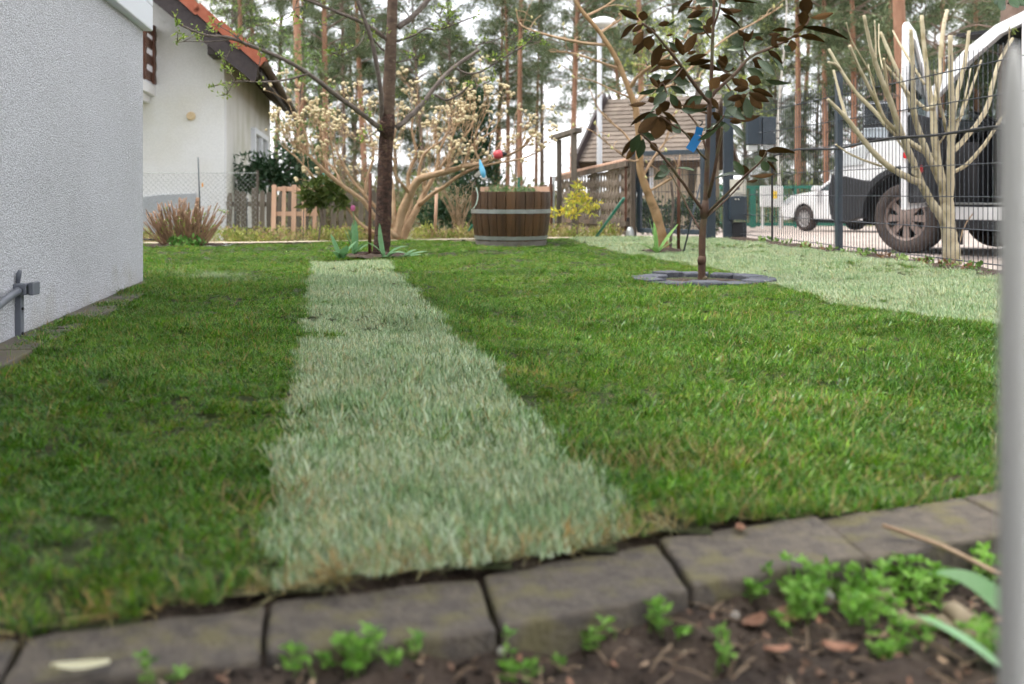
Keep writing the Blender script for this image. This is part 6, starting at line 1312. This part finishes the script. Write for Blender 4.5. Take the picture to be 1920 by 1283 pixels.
LEAVES = zA([(340,270,95,120,90,u),(385,280,410,150,130,u),(320,315,65,475,75,u),(400,330,250,430,70,u),(400,420,260,620,110,u),(540,470,245,680,90,u),(480,480,470,660,140,u),(430,390,560,430,80,u),(600,340,740,300,70,u),(700,350,830,290,30,t),(700,480,790,460,30,u),(640,590,520,890,130,u),(790,490,975,510,30,t),(740,560,870,690,70,t),(930,720,830,500,90,u),(930,720,1090,480,130,u),(940,740,860,600,80,u),(980,720,1100,690,50,u),(960,830,1230,715,80,u),(1000,870,1310,785,80,u),(830,830,560,850,90,u),(880,870,590,930,80,u),(640,850,500,1000,60,u),(880,890,740,930,60,t),(900,900,820,1130,90,u),(900,920,750,1090,80,t),(930,920,930,1060,90,u),(640,1010,490,1050,90,t),(560,1080,415,1110,40,t),(1060,0,855,160,80,u),(1240,100,960,140,40,u),(1250,30,1060,60,50,t),(1200,150,990,235,90,u),(1270,140,1130,230,70,t),(1150,60,1120,150,60,u),(1440,120,1680,180,60,u),(1420,110,1610,200,60,u),(1450,190,1700,300,40,u),(1320,220,1245,380,80,u),(1300,20,1390,90,90,t),(1240,440,980,440,40,u),(1480,20,1900,0,40,u),(1500,30,1650,20,50,t),(1440,950,1140,850,80,u),(1500,900,1410,740,90,u),(1500,900,1380,800,60,u),(1480,930,1600,880,80,t),(1440,940,1230,870,60,u),(1300,1190,1400,1040,140,u),(1400,1080,1560,1000,110,u),(1590,1050,1720,1150,90,u),(1800,560,1760,440,110,u),(1740,600,1590,530,150,t),(1820,540,1860,390,40,u)])
LEAVES += zB([(580,120,350,200,60,t),(720,150,550,320,130,t),(760,80,960,190,80,t),(760,190,860,360,100,t),(440,310,215,350,60,u),(560,240,460,290,90,u),(700,270,470,400,50,t),(600,400,750,300,140,u),(590,470,410,560,130,t),(550,420,220,570,70,u),(590,480,620,350,80,u),(590,490,300,730,150,u),(620,490,570,790,210,u),(630,470,775,690,100,u),(650,420,885,580,60,u),(380,710,550,800,110,t),(350,720,235,980,130,t),(400,790,335,1045,120,t),(320,760,80,970,70,u),(300,880,175,1060,80,u),(490,830,590,950,90,u),(1110,200,890,370,60,u),(1190,220,980,360,130,t),(1260,330,900,410,60,u),(1000,400,1390,390,50,t),(1240,140,1300,240,90,t),(1310,240,1400,390,70,u),(1490,360,1590,140,130,t),(1500,370,1710,190,110,t),(1500,390,1770,520,90,t),(1440,440,1150,450,40,u),(1460,480,1380,540,70,t),(1480,500,1560,460,80,t),(1540,510,1920,550,70,u),(1550,550,1700,570,60,u),(1500,580,1500,690,100,t),(1550,580,1780,760,80,t),(1430,600,1160,820,60,t),(1420,590,1150,650,60,t),(1600,130,1800,110,80,u),(1640,190,1790,150,50,t),(1780,200,1700,230,60,u),(760,1200,590,1280,90,t),(830,1180,1080,1160,30,t),(1740,1270,1610,1090,110,t),(1740,1270,1740,1140,130,u),(1740,1260,1390,1230,30,t)])
LEAVES += zC([(1220,230,1200,-60,190,u),(1170,400,1170,150,140,u),(1280,270,1620,220,90,u),(1170,410,1830,510,80,u),(1110,540,1460,560,80,u),(1000,450,710,440,60,u),(840,520,650,530,60,u),(970,590,740,590,70,u),(1000,550,1110,540,50,u),(990,600,1010,770,130,u),(960,620,850,640,40,u),(880,690,980,770,90,t),(690,640,800,710,80,u),(570,600,440,560,70,u),(560,620,410,660,70,t),(640,750,870,940,80,u),(690,850,900,1030,60,t),(480,890,740,1110,110,t),(400,900,560,920,110,u),(330,1030,590,1180,130,t),(430,930,540,1020,100,u),(540,1240,340,1180,140,u),(600,1200,960,1280,70,t),(100,1180,250,1280,90,u)])
LEAVES += zD([(1040,240,1230,220,40,u),(1000,230,1040,280,60,u),(970,330,1010,260,60,t),(1010,310,1060,380,60,t),(1050,290,1130,310,30,t),(1050,310,1120,370,20,u),(930,415,1095,415,30,u),(910,455,980,455,20,u),(360,370,250,440,60,t),(350,380,290,345,50,t),(350,330,330,290,60,t),(1040,680,1040,740,60,u)][:11])
LEAVES += [(1339, 10, 1300, -8, 20, 't'), (1341, -60, 1372, -110, 22, 'u'), (1341, -70, 1310, -120, 22, 't'), (1341, -88, 1345, -140, 22, 't'), (1395, 178, 1378, 205, 14, 'u'), (1405, 175, 1440, 190, 14, 'u'), (1405, 180, 1430, 205, 16, 'u'), (1400, 182, 1405, 225, 18, 't'), (1398, 185, 1385, 212, 16, 't'), (1410, 168, 1450, 178, 12, 'u'), (1400, 168, 1388, 148, 16, 'u')]
rl_ = random.Random(31)
for pts_, r0_, r1_ in MBR:
    for _ in range(3 if pts_[-1][1] < 230 else 0):
        q = rl_.choice(pts_[len(pts_)//2:]); a = rl_.uniform(0, 6.28); l_ = rl_.uniform(22, 36); LEAVES.append((q[0], q[1], q[0] + l_*math.cos(a), q[1] + l_*.8*math.sin(a), rl_.uniform(8, 17), rl_.choice('uutt')))
for i, (bx_, by_, tx_, ty_, w_, s_) in enumerate(LEAVES):
    dy = rl_.uniform(-.22, .22); b = K(bx_, by_, dy); dep = rl_.uniform(-.35, .35); ln2 = math.hypot(tx_ - bx_, ty_ - by_)*km
    e = K(tx_, ty_, dy + dep*ln2*1.2); X_ = (e - b); ln = X_.length; X_.normalize()
    ln *= 1.04; w_ *= 1.05; rw = max(w_*km, ln*.34); roll = math.acos(min(1, w_*km/rw))*rl_.choice((-1, 1))
    view = (K((bx_+tx_)/2, (by_+ty_)/2, dy) + MO - Vector((0, 0, H))).normalized(); Zt = -view if s_ == 't' else view
    Zt = (Zt - X_*Zt.dot(X_)).normalized(); Yt = Zt.cross(X_); c_, sn = math.cos(roll), math.sin(roll); Y2 = Yt*c_ + Zt*sn; Z2 = X_.cross(Y2)
    o = obj('leaf', LM[i % 5], mg); mtx = Matrix((X_*ln, Y2*rw, Z2*ln*.8)).transposed().to_4x4(); mtx.translation = b; o.matrix_local = mtx
# blue label on it
bt = K(1302, 268, -.15) + MO; tg = thing('plant_label', 'bright blue plastic plant label hanging in the young magnolia', 'label', tuple(bt))
mb = MB(); mb.box((0, 0, 0), (.048, .0012, .092), (0, R(32), 0)); mb.box((.024, 0, .062), (.038, .0012, .040), (R(8), R(12), 0)); mb.build('tag', MT['tag_blue'], tg)
MB().tube(smooth_path([(.03, 0, .09), (.045, .01, .11), (.03, .03, .12)]), .0035, 6).build('loop', MT['black'], tg)
# ================================================================== leaning star magnolia with stakes
SY = 8.1; s0 = W(1247, 476, SY); sm = thing('leaning_tree', 'leaning tan-barked tree with fat pale buds behind the young magnolia', 'tree', (s0.x, SY, 0)); SO = Vector(sm.location); ks = SY/F
def S_(px, py, dy=0.0): return W(px, py, SY + dy) - SO
mb = MB(); limb(mb, [S_(1248, 480), S_(1240, 440), S_(1229, 398), S_(1212, 355), S_(1200, 312), S_(1198, 262), S_(1192, 205), S_(1178, 165), S_(1155, 110), S_(1125, 62), S_(1085, 12), S_(1060, -40)], 11*ks, 3.3*ks, 10, 5, .06, power=.75); mb.build('trunk', MT['bark_star'], sm, True)
SB = [([(1190, 195, 0), (1215, 175, .1), (1260, 160, .2), (1310, 150, .3)], 4, 1.5), ([(1180, 165, 0), (1200, 140, -.1), (1235, 115, -.2), (1260, 100, -.2)], 4, 1.6), ([(1165, 130, 0), (1120, 115, .1), (1075, 100, .2), (1032, 97, .3)], 3, 1.2), ([(1140, 85, 0), (1090, 80, .1), (1035, 68, .2), (1000, 58, .25), (975, 45, .3), (968, 20, .3)], 3.4, 1.1), ([(1198, 290, 0), (1170, 250, .1), (1140, 225, .15), (1120, 200, .2), (1105, 165, .2)], 2.4, 1.0), ([(1205, 330, 0), (1230, 290, .1), (1250, 260, .15), (1262, 215, .2)], 3, 1.4), ([(1215, 360, 0), (1250, 340, -.05), (1268, 325, -.1), (1275, 290, -.1)], 2.6, 1.2), ([(1125, 62, 0), (1150, 45, .1), (1165, 35, .1), (1160, 25, .1)], 3, 1.3), ([(1100, 30, 0), (1130, 15, .1), (1160, -5, .1)], 3, 1.4), ([(1262, 100, .2), (1290, 60, .2), (1300, 20, .2), (1310, -20, .2)], 2.5, 1.3), ([(1260, 160, .2), (1350, 80, .3), (1420, 40, .3), (1465, 12, .3)], 2.5, 1.2), ([(1185, 185, 0), (1150, 170, .1), (1112, 152, .15), (1075, 145, .2)], 2.2, .9), ([(1200, 300, 0), (1180, 300, -.1), (1140, 270, -.15), (1108, 245, -.2), (1075, 235, -.2)], 1.8, .8)]
cl = Cloud(); g = np.random.default_rng(31); bud_me = MB().lathe([(0, -.4), (.28, -.2), (.38, .1), (.22, .6), (0, 1.0)], 8).mesh('bud', M('pale bud', (.50, .44, .22), (.42, .42, .16), 40, .7, rand=.2), True)
rs2 = random.Random(4)
for i, (pts_, r0, r1) in enumerate(SB):
    mb = MB(); Qs = limb(mb, [S_(*p) for p in pts_], r0*ks, r1*ks, 7, 4, .10, seed=i); ends = [Qs[-1]]
    for q in Qs[3:]:
        if rs2.random() < .5:
            d = Vector((rs2.uniform(-1, 1), rs2.uniform(-1, 1), rs2.uniform(-.3, 1))).normalized()*rs2.uniform(.08, .28); limb(mb, [q, q + d*.5 + Vector((0, 0, .02)), q + d], r1*ks*.8, r1*ks*.45, 5, 3, .08, seed=i); ends.append(q + d)
    mb.build('branch', MT['bark_tan'], sm, True)
    for e in ends:
        if rs2.random() < .7: obj('bud', bud_me, sm, e, (rs2.uniform(-.6, .6), rs2.uniform(-.6, .6), 0), rs2.uniform(.022, .034))
for lab, a, b, r, m_ in (('reddish brown stake beside the leaning tan tree', (1272, 473), (1273, 300), .014, 'brown_wood'), ('thin dark green rod leaning between the stakes', (1280, 472), (1313, 345), .007, 'anthracite')):
    tag(MB().tube([W(a[0], a[1] + 8, SY), W(b[0], b[1], SY)], r, 8).build('stake', MT[m_], smooth=True), lab, 'stake')
tag(MB().tube(smooth_path([W(1256, 474, SY), W(1260, 420, SY), W(1262, 380, SY), W(1258, 340, SY)]), [.012]*13, 8).build('grey_sapling', MT['twig_dark'], smooth=True), 'thin grey sapling stem beside the leaning tan tree', 'sapling')
# overhanging leaves in the top corner
lv = thing('overhanging_twig', 'dark green leafy twig hanging into the top corner above the van', 'twig', tuple(W(1905, -60, 6.0))); ob = Vector(lv.location)
MB().tube(smooth_path([(0, 0, .05), W(1900, -20, 6.0) - ob, W(1890, 8, 6.0) - ob]), [.006]*9, 6).build('stem', MT['twig_dark'], lv, True)
LG = M('glossy green leaf', (.02, .055, .018), (.035, .075, .025), 20, .3)
for a, b, c, d in ((1885, -5, 1872, 22), (1895, -8, 1908, 18), (1905, -10, 1925, 14), (1878, -10, 1860, 8), (1915, -5, 1935, 10)):
    p0_, p1_ = W(a, b, 6.0) - ob, W(c, d, 5.95) - ob; X_ = (p1_ - p0_); ln = X_.length; X_.normalize(); Yt = Vector((0, 1, .3)).cross(X_).normalized(); Z2 = X_.cross(Yt)
    o = obj('leaf', LM[1], lv); o.material_slots[0].link = 'OBJECT'; o.material_slots[0].material = LG; o.material_slots[1].link = 'OBJECT'; o.material_slots[1].material = LG
    mtx = Matrix((X_*ln, Yt*ln*.55, Z2*ln)).transposed().to_4x4(); mtx.translation = p0_; o.matrix_local = mtx
# ================================================================== foreground bed: crumbs, weeds, litter
crumb = bpy.data.collections.new('soil_crumb')
for k in range(4):
    g2 = np.random.default_rng(60 + k); mb = MB(); V = []; n1, n2 = 7, 5
    for i in range(n2 + 1):
        for j in range(n1): th_, ph_ = math.pi*i/n2, 2*math.pi*j/n1; r = g2.uniform(.65, 1.15); V.append((r*math.sin(th_)*math.cos(ph_), r*math.sin(th_)*math.sin(ph_), .7*r*math.cos(th_)))
    mb.add(V, [(i*n1+j, i*n1+(j+1) % n1, (i+1)*n1+(j+1) % n1, (i+1)*n1+j) for i in range(n2) for j in range(n1)]); crumb.objects.link(bpy.data.objects.new('soil_crumb', mb.mesh('soil_crumb', MT['soil'], True)))
n = 5200; x = rng.uniform(-1.0, 1.35, n); y = rng.uniform(.62, 1.7, n); fy = np.interp(x, [p[0] for p in JF], [p[1] for p in JF]); k = y < fy - .004; x, y = x[k], y[k]; n = len(x)
tag(scatter('soil_crumbs', np.stack([x, y, bed_h(x, y)], 1), rng.uniform(0, 6, (n, 3)), rng.uniform(.0015, .0055, n) * (1 + 1.2*(rng.uniform(0, 1, n) < .05)), rng.integers(0, 4, n), crumb), 'crumbly dark soil of the foreground bed', 'soil', kind='stuff')
def bedp(px, py):
    p = G(px, py, -.055); p.z = float(bed_h(p.x, p.y)); return p
cl = Cloud(); g = np.random.default_rng(88); wst = MB(); WEED = [(.16, .36, .045), (.21, .43, .06), (.12, .29, .04), (.25, .46, .09)]
def weed(p, h_, s):
    fy_ = float(np.interp(p[0], [q[0] for q in JF], [q[1] for q in JF]))
    if p[1] > fy_ - .006 and rnd.random() < .72: return
    if p[1] > fy_ - .006: p = Vector((p[0], fy_ - rnd.uniform(.006, .05), 0)); p.z = float(bed_h(p.x, p.y))
    k = rnd.randint(2, 4); top = Vector(p) + Vector((rnd.gauss(0, .010), rnd.gauss(0, .010), h_)); wst.tube([Vector(p) - Vector((0, 0, .01)), Vector(p).lerp(top, .5) + Vector((rnd.gauss(0, .004), 0, 0)), top], [.0012, .0011, .0008], 5)
    for j in range(k):
        c = Vector(p).lerp(top, (j + 1)/k); m_ = rnd.randint(4, 6) if j == k - 1 else rnd.randint(2, 5); a = rnd.uniform(0, 6)
        d = np.array([[math.cos(a + 6.28*q/m_), math.sin(a + 6.28*q/m_), rnd.uniform(.1, .9)] for q in range(m_)]); cl.add(*leaf_quads(np.tile(np.array(c), (m_, 1)), d, g.uniform(.010, .019, m_)*s, g.uniform(.006, .010, m_)*s, g, pickcol(WEED, m_, g, .8, 1.2)))
WE = [(1380, 1060, 28), (1430, 1110, 40), (1480, 1080, 34), (1530, 1120, 50), (1590, 1070, 60), (1600, 1140, 60), (1640, 1060, 40), (1690, 1060, 46), (1740, 1020, 40), (1720, 1100, 40), (1790, 1020, 34), (1840, 1050, 30), (1850, 990, 24), (1790, 960, 16), (1640, 1020, 30), (1500, 1180, 26)]
for px, py, r in WE:
    for _ in range(int(r*.32)): weed(bedp(px + rnd.gauss(0, r*.7), py + rnd.gauss(0, r*.5) + 14), rnd.uniform(.020, .055), rnd.uniform(.75, 1.15))
for px, py, r, m_ in ((720, 1262, 45, 18), (640, 1290, 50, 14), (300, 1292, 60, 14), (540, 1300, 60, 10), (1060, 1215, 60, 7), (1230, 1195, 50, 9), (1110, 1230, 30, 5), (1680, 1270, 50, 8), (1830, 1250, 40, 8), (1360, 1265, 20, 3), (960, 1230, 20, 3), (1640, 1200, 50, 6), (1000, 1290, 60, 4), (800, 1280, 40, 5)):
    for _ in range(m_): weed(bedp(px + rnd.gauss(0, r*.6), py + rnd.gauss(0, 14)), rnd.uniform(.012, .034), rnd.uniform(.7, 1.05))
w1 = tag(obj('weeds', cl.mesh('weeds', MT['lf'])), 'bright green seedlings sprouting along the soil bed', 'weeds', kind='stuff')
wst.build('weed_stems', M('weed stem', (.14, .22, .05), rough=.6), w1, True)
lit = MB()
for _ in range(210):
    p = bedp(rnd.uniform(380, 1900), rnd.uniform(1080, 1330)); 
    if p.y > np.interp(p.x, [q[0] for q in JF], [q[1] for q in JF]) - .01: continue
    a = rnd.uniform(0, 6.28); l_ = rnd.uniform(.015, .06); d = Vector((math.cos(a), math.sin(a), rnd.uniform(-.1, .25)))*l_; lit.tube([p + Vector((0, 0, .003)), p + d*.5 + Vector((0, 0, .006)), p + d + Vector((0, 0, .002))], rnd.uniform(.0005, .0011), 5)
tag(lit.build('stalk_litter', MT['straw'], smooth=True), 'dry stalks and needles scattered over the soil bed', 'litter', kind='stuff')
crm = bpy.data.collections.new('debris_chip')
for k, c_ in enumerate(((.30, .16, .10), (.42, .30, .20), (.20, .12, .08), (.34, .28, .20), (.14, .085, .055))):
    mm = M('debris %d' % k, c_, tuple(q*1.3 for q in c_), 60, .85); mb = MB(); V = []; rr = random.Random(k)
    for i in range(5):
        for j in (-1, 0, 1): V.append(((i - 2)*.5, j*.45*math.sin(math.pi*(i + .6)/5.2) + rr.uniform(-.06, .06), .25*abs(j) + .12*(i - 2)**2*.5 + rr.uniform(-.05, .05)))
    mb.add(V, [(3*i+j, 3*i+3+j, 3*i+4+j, 3*i+1+j) for i in range(4) for j in (0, 1)]); crm.objects.link(bpy.data.objects.new('debris_chip', mb.mesh('debris_chip', mm, True)))
n = 900; x = rng.uniform(-.6, 1.0, n); y = rng.uniform(.75, 1.5, n); fy = np.interp(x, [p[0] for p in JF], [p[1] for p in JF]); k = y < fy - .006; x, y = x[k], y[k]; n = len(x)
tag(scatter('soil_debris', np.stack([x, y, bed_h(x, y) + .003], 1), np.stack([rng.normal(0, .4, n), rng.normal(0, .4, n), rng.uniform(0, 6.28, n)], 1), rng.uniform(.0025, .0075, n), rng.integers(0, 5, n), crm), 'small bark and leaf scraps strewn over the soil bed', 'debris', kind='stuff')
def chip(px, py, label, mat, ln, wd, cat, z=None, az=0.0, up=.25):
    p = bedp(px, py) if z is None else G(px, py, z); n_ = 7; V = []; rr = random.Random(px)
    for k in range(n_):
        t_ = k/(n_-1); w_ = wd*math.sin(math.pi*(.08 + .84*t_))/2
        for j in (-1, 0, 1): V.append((ln*(t_ - .5), w_*j, up*ln*(abs(j)*.18 + .35*(t_-.5)**2*2) + rr.uniform(0, .0006)))
    mb = MB().add(V, [(3*k+j, 3*k+3+j, 3*k+4+j, 3*k+1+j) for k in range(n_-1) for j in (0, 1)]); o = mb.build(label.split()[-1] if False else 'fallen_leaf', MT[mat], smooth=True); o.location = (p.x, p.y, p.z + .006); o.rotation_euler = (rnd.uniform(-.15, .15), rnd.uniform(-.15, .15), R(az)); o.modifiers.new('s', 'SOLIDIFY').thickness = .0012
    return tag(o, label, cat)
chip(1388, 1000, 'small reddish brown leaf scale on the edging stone near the grass', 'dry_leaf', .032, .014, 'leaf', z=.0, az=80, up=.5)
chip(150, 1262, 'pale cream leaf lying on the edging stone at the corner', 'pale_leaf', .055, .022, 'leaf', z=.0, az=25)
chip(1415, 1192, 'orange-brown bark chip on the dark soil', 'dry_leaf', .034, .022, 'bark chip', az=30, up=.6)
chip(1060, 1200, 'curled tan leaf standing against the edging stones', 'dry_leaf', .045, .022, 'leaf', az=100, up=.6)
chip(1458, 1262, 'pale pinkish bark chip at the bottom of the soil bed', 'dry_leaf', .03, .016, 'bark chip', az=10, up=.5)
chip(1570, 1268, 'brown curled chip beside the pinkish bark chip', 'dry_leaf', .03, .018, 'bark chip', az=150, up=.7)
chip(1475, 1190, 'rusty yellow decaying leaf among the weeds', 'dry_leaf', .04, .03, 'leaf', az=60, up=.4)
def pebble(px, py, r, label):
    p = bedp(px, py); o = obj('pebble', fm[1], None, p + Vector((0, 0, r*.6)), (rnd.uniform(0, 3), 0, 0), (r, r*.8, r*1.2)); o.material_slots[0].link = 'OBJECT'; o.material_slots[0].material = MT['pebble']; return tag(o, label, 'pebble')
pebble(1550, 1142, .010, 'white pebble among the green weeds'); pebble(940, 1272, .005, 'small white pebble on the bare soil'); pebble(1378, 1190, .006, 'tiny grey pebble beside the orange bark chip')
# long dry stalk, root piece and strap leaf at the right
a, b = G(1655, 985, .012), bedp(1884, 1125) + Vector((0, 0, .04)); tag(MB().tube(smooth_path([a, a.lerp(b, .5) + Vector((0, 0, .006)), b, b + (b-a)*.3]), [.0030, .0031, .0032, .0033, .0034, .0035, .0036, .0036, .0036, .0036, .0036, .0036, .0036], 8).build('dry_twig', MT['straw'], smooth=True), 'long dry brown twig lying over the weeds onto the edging', 'twig')
r0, r1, r2, r3 = bedp(1655, 1150), bedp(1700, 1185), bedp(1755, 1210), bedp(1800, 1215); rt = thing('root_piece', 'knobbly pale old root piece lying on the soil', 'root', tuple(r1)); o_ = r1
mb = MB(); limb(mb, [r0 - o_ + Vector((0, 0, .018)), r1 - o_ + Vector((0, 0, .014)), r2 - o_ + Vector((0, 0, .012)), r3 - o_ + Vector((0, 0, .012))], .009, .010, 9, 4, .15); mb.build('shaft', MT['root'], rt, True)
mb = MB(); limb(mb, [r3 - o_ + Vector((-.012, .012, .028)), r3 - o_ + Vector((-.005, .004, .030)), r3 - o_ + Vector((.004, -.01, .02)), r3 - o_ + Vector((.012, -.03, .004))], .006, .019, 9, 3, .18); mb.build('knob', MT['root'], rt, True)
sb = bedp(1925, 1235); sf = thing('strap_leaf', 'pale green strap leaf arching in beside the plastic post', 'leaf', tuple(sb))
e0, e1 = G(1745, 1075, -.01) - sb, Vector((0, 0, .02)); mb = MB(); V = []; n_ = 13
for k in range(n_):
    t_ = k/(n_-1); p = e1*(1-t_)**2 + (Vector((e0.x*.45, e0.y*.5, .075)))*2*t_*(1-t_) + e0*t_*t_; w_ = .027*math.sin(math.pi*(.30 + .68*t_))**.8; V += [p + Vector((-.42, .30, -.75))*w_/2, p + Vector((0, .002, 0)), p + Vector((.42, -.30, .75))*w_/2]
mb.add(V, [(3*k+j, 3*k+3+j, 3*k+4+j, 3*k+1+j) for k in range(n_-1) for j in (0, 1)]); mb.build('blade', MT['long_leaf'], sf, True)
sb = bedp(1905, 1300); sf = thing('strap_leaf', 'blurred pale green leaf at the very bottom beside the plastic post', 'leaf', tuple(sb))
mb = MB(); strap(mb, (0, 0, 0), R(165), .12, .03, R(40), R(45)); mb.build('blade', MT['long_leaf'], sf, True)
